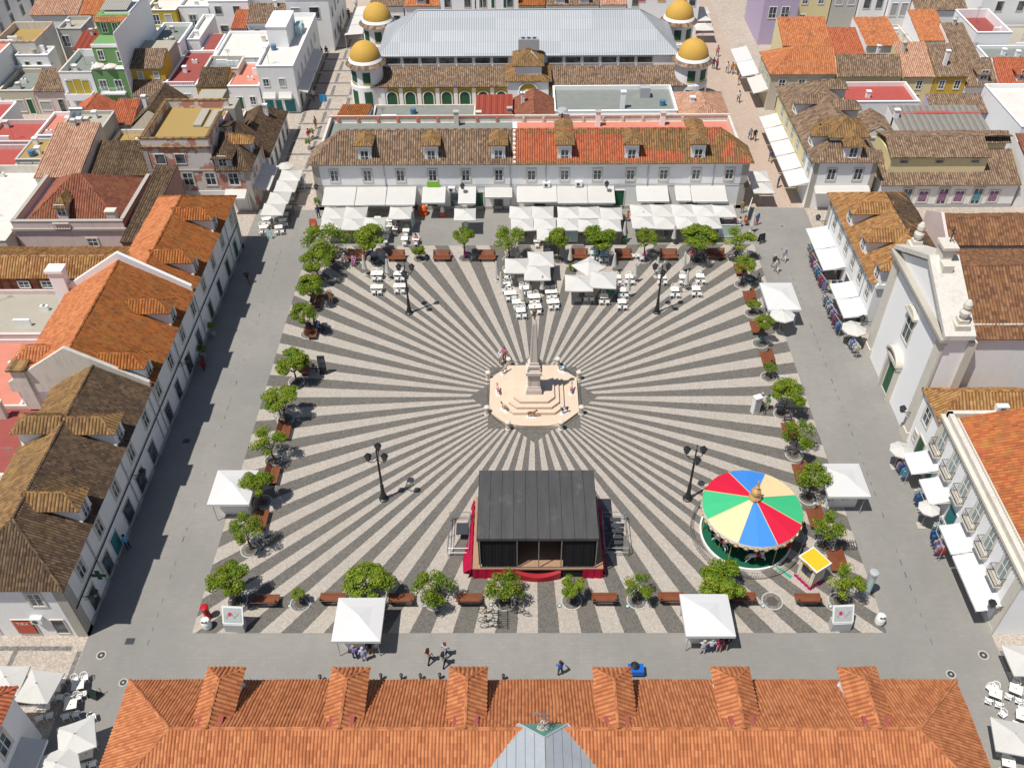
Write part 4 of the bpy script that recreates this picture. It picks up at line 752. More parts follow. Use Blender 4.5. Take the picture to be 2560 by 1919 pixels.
# ------------------------------------------------------------------ market hall
mk=thing('market_hall','market hall with grey metal roof, four domed towers and arcaded yellow front','market hall',(0,62.2,0))
m=MB(); m.box(-22.5,22.5,62.2,81.2,0,3.2,0); m.box(-21.6,21.6,66,77.4,3.2,6.15,0); m.box(-22.6,22.6,62.12,62.2,0,.5,2)
m.box(-20.5,-3.1,62.14,62.2,.5,2.95,1); m.box(3.1,20.5,62.14,62.2,.5,2.95,1)
for i in range(17):
    if i in(8,): continue
    x=-21.2+i*2.66
    if abs(x)<3: continue
    m.box(x-.28,x+.28,62.02,62.14,0,3.05,0)
m.build('wall',[W_WB,W_GD,ST],mk)
r=MB(); 
for sx in(-1,1): r.tiles([(sx*2.8,61.8,3.2),(sx*23,61.8,3.2),(sx*22,66,4.5),(sx*2.8,66,4.5)]) if sx<0 else r.tiles([(2.8,61.8,3.2),(23,61.8,3.2),(22,66,4.5),(2.8,66,4.5)])
for sx in(-1,1): r.tiles([(sx*23,62,3.2),(sx*23,81,3.2),(sx*21.6,77.4,4.5),(sx*21.6,66,4.5)])
r.tiles([(-23,81.6,3.2),(23,81.6,3.2),(22,77.4,4.5),(-22,77.4,4.5)]); r.build('lean_to_roof',[T_BR],mk)
r=MB(); P=[(-22,65.7,6.2),(22,65.7,6.2),(16.3,71.7,10.6),(-16.3,71.7,10.6)]; 
def sl(p): slab(r,p,.08,0)
sl(P); sl([(22,77.7,6.2),(-22,77.7,6.2),(-16.3,71.7,10.6),(16.3,71.7,10.6)]); sl([(-22,77.7,6.2),(-22,65.7,6.2),(-16.3,71.7,10.6)]); sl([(22,65.7,6.2),(22,77.7,6.2),(16.3,71.7,10.6)])
r.tube((-16.3,71.7,10.65),(16.3,71.7,10.65),.1,6,1)
for a in ((-22,65.7),(-22,77.7)): r.tube((a[0],a[1],6.05),(-16.3,71.7,10.65),.07,5,1)
for a in ((22,65.7),(22,77.7)): r.tube((a[0],a[1],6.05),(16.3,71.7,10.65),.07,5,1)
r.build('metal_roof',[MET,ALU],mk)
for i in range(14):
    x=(-19.8+i*2.63) if i<7 else (-19.8+i*2.63+2.7)
    if abs(x)<2.6: continue
    win(mk,'S',x,66,5.4,2.15,.9,'dark')
for i in range(16):
    x=-19.87+i*2.66
    if abs(x)<3.2: continue
    a=MB(); n=10; c=1.75; rr_=.78
    pts=[(x-rr_,62.1,.1)]+[(x-rr_*math.cos(math.pi*k/n),62.1,c+rr_*math.sin(math.pi*k/n)) for k in range(n+1)]+[(x+rr_,62.1,.1)]
    a.face([(p[0],62.1,p[2]) for p in pts][::-1],0); o_=a.build('arched_door',[GRND],mk)
    f=MB(); f.pipe([(p[0],62.06,p[2]) for p in pts],.085,5); f.build('arch_frame',[W_WB],o_,L0)
def tower(x,y):
    t=MB(); t.lathe(x,y,[(2.5,0),(2.5,3.2),(2.35,3.4),(2.35,6.05)],32,0); t.build('tower_wall',[W_WB],mk)
    t=MB(); t.lathe(x,y,[(2.7,5.95),(2.95,6.05),(2.35,6.5)],32,0,sm=False); t.lathe(x,y,[(2.4,6.3),(2.45,6.5),(2.25,6.85),(2.1,6.85)],32,1); t.build('cornice',[T_BR,W_WB],mk)
    t=MB(); t.lathe(x,y,[(2.2*math.cos(a),6.75+2.35*math.sin(a)) for a in [i*math.pi/2/12 for i in range(13)]],32,0); t.build('dome',[DOME],mk)
    for a in (-98,-52) if x>0 else (-134,-84):
        o=MB(); 
        A=[R(a-13+26*k/4) for k in range(5)]
        for k in range(4):
            for (z0,z1,mi,rr) in ((3.9,5.4,0,2.39),(3.65,3.85,1,2.5)):
                o.face([(x+rr*math.cos(A[k]),y+rr*math.sin(A[k]),z0),(x+rr*math.cos(A[k+1]),y+rr*math.sin(A[k+1]),z0),(x+rr*math.cos(A[k+1]),y+rr*math.sin(A[k+1]),z1),(x+rr*math.cos(A[k]),y+rr*math.sin(A[k]),z1)],mi)
            o.face([(x+2.53*math.cos(A[k]),y+2.53*math.sin(A[k]),.1),(x+2.53*math.cos(A[k+1]),y+2.53*math.sin(A[k+1]),.1),(x+2.53*math.cos(A[k+1]),y+2.53*math.sin(A[k+1]),2.6),(x+2.53*math.cos(A[k]),y+2.53*math.sin(A[k]),2.6)],0)
        o.build('tower_window',[GRND,W_GD],mk)
for x in(-23.5,23.7):
    for y in (64.2,79.2): tower(x,y)
m=MB(); m.box(-2.9,2.9,60.4,66,0,4.6,0); m.box(-1.9,1.9,61.4,66,4.6,6.6,0); m.build('entrance_pavilion',[W_WB],mk)
r=MB(); rect_hip(r,-2.9,2.9,60.5,66,4.7,5.9,ends=(1,1),ov=.4,cap=0); r.build('pavilion_roof',[T_LI,W_OLD],mk); r=MB(); rect_hip(r,-1.9,1.9,61.5,66,6.5,8.0,ends=(1,1),ov=.35); r.build('lantern_roof',[T_LI,W_OLD],mk)
a=MB(); n=12; pts=[(-1.3,60.34,.1)]+[(-1.3*math.cos(math.pi*k/n),60.34,3.3+1.25*math.sin(math.pi*k/n)) for k in range(n+1)]+[(1.3,60.34,.1)]; a.face(pts[::-1],0)
pts2=[(-.9,60.3,.1)]+[(-.9*math.cos(math.pi*k/n),60.3,2.5+.9*math.sin(math.pi*k/n)) for k in range(n+1)]+[(.9,60.3,.1)]; a.face(pts2[::-1],1); a.pipe([(p[0],60.28,p[2]) for p in pts],.1,5,2); a.pipe([(p[0],60.28,p[2]) for p in pts2],.08,5,2); a.build('entrance_arch',[W_GD,GRND,W_WB],mk)
m=MB(); m.box(-1.4,1.6,64.6,65.6,7.4,9.0); 
for x in (-.7,.1,.9): m.frus(x,64.6+.5,9,9.08,.3,.3,10,1)
m.build('roof_ventilation_unit',[ALU,DKM],mk)
# --- yard buildings between the north side and the market
house('small orange lean-to roof with red edge in front of the market tower',-26,-21.8,49.8,55.8,3.4,W_WH,'shedN','wn',1.0)
house('long grey yard roof with solar panels between café building and market',-21.6,-7.4,47.8,56.5,3.0,W_OLD,'flat',F_GRY,par_=.4)
so_=thing('solar_heater','solar water heater with two blue panels on the grey yard roof','solar heater',(-19,50,2.6))
m=MB(); slab(m,[(-20.6,48.6,2.9),(-19.2,48.6,2.9),(-18.2,50.8,4.1),(-19.6,50.8,4.1)],.06,0); m.tube((-19.9,51,4.2),(-17.9,51,4.2),.26,10,1); m.tube((-18.2,50.9,2.6),(-18.2,50.9,4.1),.03,4,1); m.tube((-19.6,50.9,2.6),(-19.6,50.9,4.1),.03,4,1); m.build('panel_and_tank',[plain('solar_blue',(.03,.10,.22),.2,.6),STEEL],so_)
house('red ribbed sheet roof in the yard behind the brown-roofed building',-7.2,-2.2,48.2,55.2,4.6,W_OLD,'shedS',RIBR,.5,chim=[(-6.7,49.2,.9,W_OLD),(-2.6,50.5,.8,STG)])
house('dark red mossy gabled roof in front of the market entrance',-1.9,3.2,48.3,56,4.2,W_WB,'gy','mr',1.5)
gy=house('grey-green metal yard roof with white outer wall right of the red gable',3.5,20.2,52.2,60,4.1,W_WB,'flat',F_GRY,par_=.5,chim=[(12.9,54,1.9,W_WB)]); m=MB(); m.box(3.5,20.2,48.2,52,0,2.6); m.build('lower_wall',RIBW,gy); m=MB(); m.box(15.6,17,57,58.2,3.6,5.1); m.build('air_conditioner',ALU,gy)
house('pale pink tiled hip roof beside the eastern shopping street',20.5,27.0,48.6,58.5,3.6,W_PK,'hy','pk',1.7,chim=[(22.3,53.5,1.8,W_WB)])
w_=thing('street_light','tall grey mushroom street light in front of the market entrance','street light',(4.3,47.9,0)); m=MB(); m.tube((4.3,47.9,0),(4.3,47.2,6.6),.12,8); m.frus(4.3,47.2,6.6,6.85,.75,.55,16,1); m.build('pole_and_head',[DKM,ALU],w_)
PTEAL=plain('poster_teal',(.10,.30,.36),.4,var=.6,sc=3)
# --- north-east: corner house and block behind
ne=thing('town_house','cream and white corner house with twisted brown hip roofs and four dormers, shopping street','house',(37.7,34,0))
m=MB(); m.box(34,41.5,34,54,0,6.3,0); m.box(34,34.01,38,54,0,6.3,1); m.box(33.97,34,38,54,0,6.1,1); m.box(33.95,34.6,33.95,34,0,6.1,2); m.box(41,41.55,33.95,34,0,6.1,2)
m.build('wall',[W_WB,W_YE,STG],ne); r=MB(); rect_hip(r,34,41.5,34,54,6.3,9.0,ends=(1,1),axis='y'); r.build('roof',[T_WN if 0 else T_BR,W_OLD],ne)
m=MB(); m.box(35.9,40.1,36,40,8.0,8.5); m.build('lantern_wall',[W_WB],ne); r=MB(); rect_hip(r,35.9,40.1,36,40,8.5,9.9,ends=(1,1),ov=.4); r.build('lantern_roof',[T_LI,W_OLD],ne)
dormer(ne,38.3,34.1,6.3,'S',T_LI,w=2.1,h=2.0,slope=.65,ridge=3)
dormer(ne,34.1,37.6,6.3,'W',T_LI,w=2.0,h=2.0,slope=.65,ridge=3.5); dormer(ne,34.1,46.3,6.3,'W',T_BR,w=2.0,h=2.0,slope=.65,ridge=3.5)
dormer(ne,41.4,44.5,6.3,'E',T_BR,w=2.0,h=2.0,slope=.65,ridge=3.5); dormer(ne,41.4,50.5,6.3,'E',T_BR,w=2.0,h=2.0,slope=.65,ridge=3.5)
for x in(36.3,39.5): win(ne,'S',x,34,4.6,.95,1.5,'stone')
for a in (35.6,38,41.5,44.5,47.5,50.5): win(ne,'W',a,33.97,4.6,.9,1.5,'stone')
awning(ne,34.6,41.2,34,3.1,1.2,2.7)
bl=thing('shop_building','long low cream building with brown roofs, upper yellow storey and poster windows','building',(50,34,0))
m=MB(); m.box(42.8,59.4,34,36,0,3.2,0); m.box(42.8,59.4,33.95,34,0,.5,1); m.box(43.6,55.3,35.4,41.5,0,6.1,2); m.box(55.3,58.6,38.6,41.5,0,6.3,2); m.build('wall',[W_WH,ALU,W_YE],bl)
r=MB(); r.tiles([(42.6,33.6,3.2),(59.5,33.6,3.2),(59.5,38.6,5.3),(42.6,38.6,5.3)]); r.tiles([(43.4,35.1,6.1),(55.4,35.1,6.1),(55.4,38.3,7.2),(43.4,38.3,7.2)]); r.tiles([(55.4,38.3,6.3),(59,38.3,6.3),(59,40,7.1),(55.4,40,7.1)]); r.tiles([(43.4,41.8,6.2),(59,41.8,6.2),(59,38.3,7.2),(43.4,38.3,7.2)]); r.build('roof',[T_BR],bl)
for x in (45.2,49.5,53.8): win(bl,'S',x,35.4,5.5,.9,.35,'dark')
for i,x in enumerate((46.2,48.2,50.6,52.6,54.8,56.8)):
    o_=win(bl,'S',x,34,1.5,1.1,1.5 if i%2 else 2.2,'stonegrey'); p=MB(); p.box(x-.42,x+.42,33.93,33.96,.9,2.0); p.build('poster',[(POSB,PTEAL)[i in(0,4)]],bl)
fc=house('white house with red strip terrace and ribbed fibre-cement roof, right side',47,58.5,41.7,48.6,5.4,W_WB,'shedS',RIBG,.9,chim=[(47.3,46,1.6,W_WB)]); m=MB(); m.box(47.5,58.4,46.6,48.5,5.2,6.2); m.build('red_terrace',F_RED,fc)
house('white-walled yard with bright red roof terrace behind the corner house',42.8,52.9,52.6,58.6,5.0,W_WH,'flat',F_RED,par_=.5)
house('brown tiled roof strip above lilac wall behind the ribbed roof',53.2,63,48.8,52.4,5.2,W_LI,'shedS','br',1.0)
house('small house with brown roof and white gable next to the ribbed roof',42.5,46.5,42.8,48,5,W_WB,'gy','br',1.2)
house('tall white gabled building at the right edge beyond the yellow storey',60.5,72,40,52,7.6,W_WB,'flat',F_WHT)
house('white house with dark red tile roof at the right edge next to the poster shops',59.8,72,34,39.8,5.2,W_WH,'shedS','mr',1.6,wins=[(62,2.8,1.2,1.4,'dark')])
# row at y=60.7 east of the shopping street
a_=house('beige corner house with bright orange hipped roof on the shopping street',34.5,43.6,60.7,68,5.4,W_BG,'hl','or',2.4,wins=[(36.2,3.9,.9,1.4,'stone'),(39,3.9,.9,1.4,'stone'),(42,3.9,.9,1.4,'stone'),(36.4,1.2,1.2,2,'dark'),(40,1.2,1.2,2,'dark')],wins2=[('W',a,3.9,.9,1.4,'stone') for a in (62.5,65.5)])
awning(a_,60.9,66,34.5,3.1,2,2.5,'W')
house('house with cream wall and long brown ridged roof right of the orange hip',43.8,53,60.7,66.4,5.0,W_YE,'gx','br',1.9)
house('pale yellow house with pinkish tile roof and red verge',53.2,57.7,60.7,67.3,4.9,W_YE,'shedS','pk',2.3,wins=[(55.8,3.7,.8,1.3,'plain'),(55.8,1.3,.8,1.8,'dark')])
house('ochre house with dark brown tile roof and two white windows, right row',57.8,62.3,60.7,67,4.9,W_OC,'shedS','br',2.2,wins=[(59,3.7,.8,1.3,'plain'),(61.2,3.7,.8,1.3,'plain'),(60,1.3,.9,1.8,'dark')])
n5=house('white one-storey house with grey-brown roof and single dormer, right row',62.4,67.1,60.7,65.5,3.4,W_WH,'shedS','br',2.2,wins=[(63.6,1.6,1,1.2,'dark'),(65.9,1.6,1,1.2,'dark')]); dormer(n5,65,61.4,3.7,'S',T_BR,w=1.5,h=1.2,slope=.45,ridge=3.4)
n6=house('white one-storey house with orange-red roof and single dormer, right edge',67.3,75,60.7,65.5,3.4,W_WB,'shedS','rd',2.2); dormer(n6,70.6,61.4,3.7,'S',T_RD,w=1.5,h=1.2,slope=.45,ridge=3.4)
house('house with orange roof inside cream parapets behind the corner house',37.4,44.6,68.2,74,6.4,W_YE,'shedS','or',2.0)
house('brown and orange tiled roofs behind the long brown ridge',44.8,49.8,68,74.5,5.2,W_WB,'shedS','rd',1.4)
house('white cube house with small orange roof, right background',50.1,55.4,69,77.5,6.0,W_WB,'shedS','or',1.0)
house('cobbled rooftop yard with weeds behind the white cube house',55.6,59.4,70,82,4.0,W_OLD,'flat',F_CON,par_=.4)
house('white house with saturated orange tile roof and antenna, right background',59.6,64,73.2,81,5.0,W_WB,'shedS','or',1.8)
house('house with steep brown tile roof beside the white house with maroon terrace',63.4,66.8,68,76.5,4.6,W_WB,'shedS','br',1.8)
house('white house with high parapets around a maroon roof terrace, right',67,72.2,71.4,80.5,6.9,W_WB,'flat',F_MAR,par_=1.2,cop=W_WB)
house('grey flat roof with white rim at the right edge',67.4,78,65.8,71,5.0,W_WB,'flat',F_GRY,par_=.35)
house('small salmon terrace between grey roof and brown tile roof',62.6,67.2,67.2,67.9+.6,4.4,W_WB,'flat',F_SAL,par_=.1)
house('dusty vacant yard building at the right edge in the background',72.6,86,71.5,84,3.0,W_OLD,'flat',F_CON,par_=.3)
house('lilac house with balconies on the shopping street corner, far right of market',38,43.6,84.5,96,7.5,W_LI,'flat',F_CON,wins=[(39.6,5.2,1.2,1.8,'plain'),(41.6,5.2,1.2,1.8,'plain')])
house('yellow three-storey house with four white windows, far right row',44,49.6,87.5,97,8.2,W_GD if 0 else W_YE,'flat',F_CON,wins=[(45.4,6.2,.9,1.5,'plain'),(48,6.2,.9,1.5,'plain'),(45.4,3,.9,1.5,'plain'),(48,2,.9,2,'dark')],cop=W_WB)
house('pale grey house with two shuttered windows right of the yellow house',49.8,54,87.5,97,8,W_GR,'flat',F_CON,wins=[(51,6,1.1,1.4,'shut'),(53,6,1.1,1.4,'shut')],cop=W_WB)
house('white house with two black windows, far right row',54.2,58.6,87,97,8,W_WB,'flat',F_WHT,wins=[(55.4,5.6,1,1.4,'dark'),(57.4,5.6,1,1.4,'dark')])
house('lilac-white house with wide grey doors, far right row',58.8,62,86,97,8,W_WH,'flat',F_WHT,wins=[(59.6,5,1,2,'shut'),(61.2,5,1,2,'shut')])
house('long white house with red-brown tile roof and four white roof windows',62.2,70.6,84,92,5.6,W_WH,'shedS','br',2.6)
house('tall white house with two blue-black windows in the top right corner',73,90,85,97,9,W_WB,'flat',F_WHT,wins=[(76,5.8,1,1.5,'dark'),(79.4,5.8,1,1.5,'dark')],cop=W_WB)
house('sandy yard wall house at the right edge below the top corner',79,92,60.7,71,4,W_BG,'flat',F_CON)
# row beyond the market
for i,(x0,x1,wm,rf,rm,lb) in enumerate(((-26,-20.5,W_WH,'shedS','br','far white house with brown roof behind the left market towers'),(-20.3,-14.5,W_WH,'shedS','or','far house with bright orange roof and dormer behind the market'),(-14.3,-8.6,W_WB,'flat',F_WHT,'far white house with balcony strip behind the market'),(-8.4,-1.6,W_WB,'flat',F_WHT,'far white house with green shutters behind the market'),(-1.4,3,W_BG,'shedS','wn','far beige house with orange-brown roof behind the market ridge'),(3.2,12,W_WH,'shedS','br','far house with brown roof and two dormers behind the market'),(12.2,16.5,W_WH,'shedS','pk','far house with pinkish roof behind the market'),(16.7,28.5,W_WB,'flat',F_WHT,'far white building with red and orange posters behind the market'))):
    h_=7.6 if rf=='flat' else 5.0
    t_=house(lb,x0,x1,89,98,h_,wm,rf,rm if rf=='flat' else rm,2.2,wins=[(x0+1.2,h_-2.2,1,1.3,'dark'),(x1-1.2,h_-2.2,1,1.3,'dark')])
    if i==3:
        for xx in (-7.6,-5.6,-3.6): win(t_,'S',xx,89,5.4,.5,1.6,'greendoor')
    if i==7:
        for xx in (18.2,21.5,25): p=MB(); p.box(xx,xx+1.3,88.9,88.96,5.6,7.2); p.build('poster',[POST if xx!=21.5 else YEL],t_)
    if i in(1,): dormer(t_,-17.5,89.3,5.2,'S',T_OR,w=1.6,h=1.1,slope=.4,ridge=3)
    if i==5: dormer(t_,5.5,89.3,5.2,'S',T_BR,w=1.6,h=1.1,slope=.4,ridge=3); dormer(t_,9.5,89.3,5.2,'S',T_BR,w=1.6,h=1.1,slope=.4,ridge=3)
for i in range(14):
    x0=-98+i*14; tag_='far terrace of houses along the horizon edge'
    # closes the top edge of the view for cameras a step aside
    if i in (9,): continue
    house('distant %s block, %s from the left beyond the top edge'%(['white','cream','grey','pink'][i%4],ORD[i]),x0,x0+13.4,107,118,7+(i*37%3),[W_WB,W_YE,W_GR,W_PK][i%4],'gx',['or','br','rd','dk'][(i*7)%4],2)
# --- south-west and south-east corners
sw_=thing('town_house','white house with orange-red roof and grey awning, bottom left corner','house',(-36,-35.5,0))
m=MB(); m.box(-48,-34.2,-50,-34.3,0,6.3); m.box(-34.2,-34.12,-50,-34.3,0,.5,1); m.build('wall',[W_WB,STG],sw_); r=MB(); rect_hip(r,-48,-34.2,-50,-34.3,6.35,9.5,ends=(1,1),axis='y' if 0 else 'x'); r.build('roof',[T_RD,W_OLD],sw_)
win(sw_,'E',-36.9,-34.2,4.6,1.1,1.6,'stone'); win(sw_,'E',-40.9,-34.2,4.6,1.1,1.6,'stone'); awning(sw_,-42,-35.6,-34.2,3.0,1.6,2.6,'E',CANV)
# ------------------------------------------------------------------ monument
def octa(a,b): return [(-b,-a),(b,-a),(a,-b),(a,b),(b,a),(-b,a),(-a,b),(-a,-b)]
mo=thing('monument','stone obelisk on a stepped octagonal base in the middle of the square','monument',(0,0,0))
m=MB(); m.prism(octa(4.25,2.35),.0,.3,0)
for (a,b,z) in ((2.85,1.95,.6),(2.4,1.65,.9),(1.95,1.3,1.2)): m.prism(octa(a,b),z-.3,z,0)
m.build('stepped_base',[PBD],mo)
m=MB()
def sq(h): return [(-h,-h),(h,-h),(h,h),(-h,h)]
for h,z0,z1 in ((.74,1.2,1.75),(.68,1.75,1.9),(.63,1.9,2.1),(.56,2.1,3.5),(.64,3.5,3.62),(.76,3.62,3.95),(.62,3.95,4.08),(.5,4.08,4.35),(.56,4.35,4.6),(.44,4.6,4.9)): m.prism(sq(h),z0,z1,0)
for a in range(4):
    c,s_=math.cos(a*math.pi/2),math.sin(a*math.pi/2)
    pts=[(-.5,2.0),(.5,2.0),(.5,2.2),(-.5,2.2)]
    for (u0,u1,z0,z1) in ((-.5,.5,2.0,2.08),(-.5,.5,3.4,3.48),(-.5,-.42,2.08,3.4),(.42,.5,2.08,3.4)):
        P=[(u*c-(-.71)*s_*-1,0) for u in (0,)]
        q4=[]
        for u,dd in ((u0*.85,.56),(u1*.85,.56),(u1*.85,.595),(u0*.85,.595)): q4.append((u*c-dd*s_, u*s_+dd*c))
        m.prism(q4,z0,z1,1)
for sx in(-1,1):
    for sy in(-1,1): m.frus(sx*.58,sy*.58,3.95,4.4,.11,.05,8,1)
m.build('pedestal',[MON,PBD],mo,(0,-.3,0))
m=MB()
def frsq(mb,h0,h1,z0,z1,mi=0):
    A=[(x,y,z0) for x,y in sq(h0)]; B=[(x,y,z1) for x,y in sq(h1)]
    for i in range(4): j=(i+1)%4; mb.face([A[i],A[j],B[j],B[i]],mi)
    mb.face(B,mi)
frsq(m,.37,.19,4.9,9.35); frsq(m,.19,.08,9.35,9.75)
for a in range(4):
    c,s_=math.cos(a*math.pi/2),math.sin(a*math.pi/2)
    for u in (-.72,.72):
        p0=(u*.37*c-.375*s_,u*.37*s_+.375*c,5.1); p1=(u*.2*c-.2*s_,u*.2*s_+.2*c,9.2); m.tube(p0,p1,.035,4)
m.build('obelisk',[MON],mo,(0,-.3,0))
m=MB(); m.lathe(0,0,[(.06,9.75),(.07,9.95),(.15,10.05),(.04,10.15),(.04,10.4),(.2,10.5),(.24,10.75),(.12,10.9),(0,10.95)],10); m.tube((0,0,10.9),(0,0,11.35),.025,5); m.tube((-.13,0,11.2),(.13,0,11.2),.025,5); m.build('finial',[plain('old_bronze',(.14,.10,.06),.6)],mo,(0,-.3,0))
bpos=octa(4.45,2.45)
for i,(x,y) in enumerate(bpos):
    t=thing('stone_bollard','short round pale stone bollard with chains beside the obelisk base','bollard',(x,y,0),'stone bollards round the obelisk'); m=MB(); m.lathe(x,y,[(.27,0),(.27,.15),(.2,.2),(.2,.85),(.27,.9),(.27,1.0),(.2,1.08),(0,1.12)],12); m.build('shaft',[ST],t)
    x2,y2=bpos[(i+1)%8]; n=10; pts=[(x+(x2-x)*k/n,y+(y2-y)*k/n,.8-.5*math.sin(math.pi*k/n)) for k in range(n+1)]; m=MB(); m.pipe(pts,.022,4); m.build('chain',[IRON],t)
# ------------------------------------------------------------------ skinned figures
def skin(name,verts,edges,rad,mats,zone,sub=1,parent=None):
    me=bpy.data.meshes.new(name); me.from_pydata(verts,edges,[]); o=bpy.data.objects.new(name,me); COL.objects.link(o)
    md=o.modifiers.new('s','SKIN'); md.use_smooth_shade=True; sv=me.skin_vertices[0].data
    for i,r in enumerate(rad): sv[i].radius=(r if isinstance(r,tuple) else (r,r)); sv[i].use_root=(i==0)
    if sub: s_=o.modifiers.new('b','SUBSURF'); s_.levels=sub; s_.render_levels=sub
    dg=bpy.context.evaluated_depsgraph_get(); dg.update(); me2=bpy.data.meshes.new_from_object(o.evaluated_get(dg)); bpy.data.objects.remove(o)
    me2.materials.clear()
    for m_ in mats: me2.materials.append(m_)
    V=[Vector(v) for v in verts]
    for p in me2.polygons:
        c=p.center; best=min(range(len(edges)),key=lambda k:dist_seg(c,V[edges[k][0]],V[edges[k][1]])-min(rd(rad[edges[k][0]]),rd(rad[edges[k][1]]))); p.material_index=zone[best]; p.use_smooth=True
    return me2
def rd(r): return r[0] if isinstance(r,tuple) else r
def dist_seg(p,a,b):
    d=b-a; t=max(0,min(1,(p-a).dot(d)/max(d.length_squared,1e-9))); return (p-(a+d*t)).length
def hair_mesh(hd,long=False):
    m=MB(); x,y,z=hd
    prof=[(.118*math.cos(a),z+.03+.125*math.sin(a)) for a in [(-.15+i*(1.72)/6) for i in range(7)]]
    for (r0,z0),(r1,z1) in zip(prof,prof[1:]):
        for i in range(10):
            a,b=2*math.pi*i/10,2*math.pi*(i+1)/10
            if z0<z+.02 and math.sin((a+b)/2)<-.2: continue
            m.face([(x+r0*math.cos(a),y+.015+r0*math.sin(a),z0),(x+r0*math.cos(b),y+.015+r0*math.sin(b),z0),(x+r1*math.cos(b),y+.015+r1*math.sin(b),z1),(x+r1*math.cos(a),y+.015+r1*math.sin(a),z1)],0,sm=True)
    if long: m.box(x-.1,x+.1,y+.07,y+.14,z-.33,z+.05)
    o=m.build('hair',[IRON]); me=o.data; bpy.data.objects.remove(o); return me
# person faces -y. joints: 0 pelvis 1 waist 2 chest 3 neck 4 head 5 crown
def pose(kind):
    if kind=='sit': pel=.5
    else: pel=.92
    V=[(0,0,pel),(0,.0,pel+.18),(0,.0,pel+.42),(0,-.01,pel+.56),(0,-.02,pel+.66),(0,-.01,pel+.76)]; Rr=[(.15,.11),(.13,.1),(.165,.11),.055,.085,.085]; E=[(0,1),(1,2),(2,3),(3,4),(4,5)]; Z=[0,0,0,2,2]
    def add(chain,rads,root,zones):
        prev=root
        for v,r,z in zip(chain,rads,zones): V.append(v); Rr.append(r); E.append((prev,len(V)-1)); Z.append(z); prev=len(V)-1
        return prev
    for s in (-1,1):
        sh=(s*.19,.0,pel+.46)
        if kind=='walk': el=(s*.24,s*.10,pel+.2); wr=(s*.23,s*.02-.12,pel+.0)
        elif kind=='cam': el=(s*.26,-.16,pel+.45); wr=(s*.09,-.22,pel+.66)
        elif kind=='sit': el=(s*.24,-.05,pel+.2); wr=(s*.14,-.25,pel+.14)
        elif kind=='reach': el=(s*.24,-.15,pel+.24); wr=(s*.17,-.38,pel+.2)
        else: el=(s*.25,.02,pel+.19); wr=(s*.25,-.05,pel-.04)
        last=add([sh,el,wr],[.06,.045,.034],2,[0,0,2])
        hx,hy,hz=wr; dz=-.07 if kind not in('cam',) else .03; dy=-.03
        palm=add([(hx,hy+dy*.5,hz+dz*.5)],[.03],last,[2])
        for k in range(4): add([(hx+(k-1.5)*.018,hy+dy-.005,hz+dz*1.6-(.01 if k in(1,2) else 0))],[.01],palm,[2])
        add([(hx-s*.045,hy+dy-.01,hz+dz*.9)],[.011],palm,[2])
        if kind=='sit': hip=(s*.1,-.02,pel-.02); kn=(s*.14,-.44,pel+.02); an=(s*.14,-.42,.09); toe=(s*.15,-.58,.04)
        elif kind=='walk': hip=(s*.1,0,pel-.06); kn=(s*.1,-.12*s-.05,.5); an=(s*.1,-.26*s+.02,.1); toe=(s*.11,-.26*s-.13,.045)
        else: hip=(s*.1,0,pel-.06); kn=(s*.11,-.02,.5); an=(s*.12,.02,.09); toe=(s*.14,-.13,.04)
        add([hip,kn,an,toe],[.09,.065,.045,.04],0,[1,1,1 if kind!='cam' else 2,3])
    # a nose so that the head has a front
    V.append((0,-.115,pel+.665)); Rr.append(.014); E.append((4,len(V)-1)); Z.append(2)
    return V,E,Rr,Z,(0,-.02,pel+.68)
CL={}
def cloth(c):
    k=tuple(c)
    if k not in CL: CL[k]=plain('cloth_%d'%len(CL),c,.85,.1,var=.15,sc=8)
    return CL[k]
PM={}
for k_ in ('stand','walk','sit','reach','cam'):
    V_,E_,R_,Z_,h_=pose(k_); PM[k_]=(skin('body',V_,E_,R_,[IRON,IRON,SKIN,IRON],Z_),hair_mesh(h_),hair_mesh(h_,True))
BLK_=(.02,.02,.025); HB=(.05,.03,.02); HG=(.45,.43,.4); HY=(.45,.3,.12)
def person(x,y,label,kind='stand',rz=0,top=(.6,.6,.6),bot=(.05,.06,.1),hair=HB,long=False,z=0,sc=1.0,group=None):
    t=thing('person',label,'person',(x,y,z),group,rz); t.scale=(sc*1.08*1.06,sc*1.08*1.06,sc*1.06)
    b=ob('body',PM[kind][0],t,L0); 
    for i,c in ((0,top),(1,bot),(3,(.08,.06,.05))):
        b.material_slots[i].link='OBJECT'; b.material_slots[i].material=cloth(c)
    b.material_slots[2].link='OBJECT'; b.material_slots[2].material=SKIN
    h=ob('hair',PM[kind][2 if long else 1],t,L0); h.material_slots[0].link='OBJECT'; h.material_slots[0].material=cloth(hair); return t
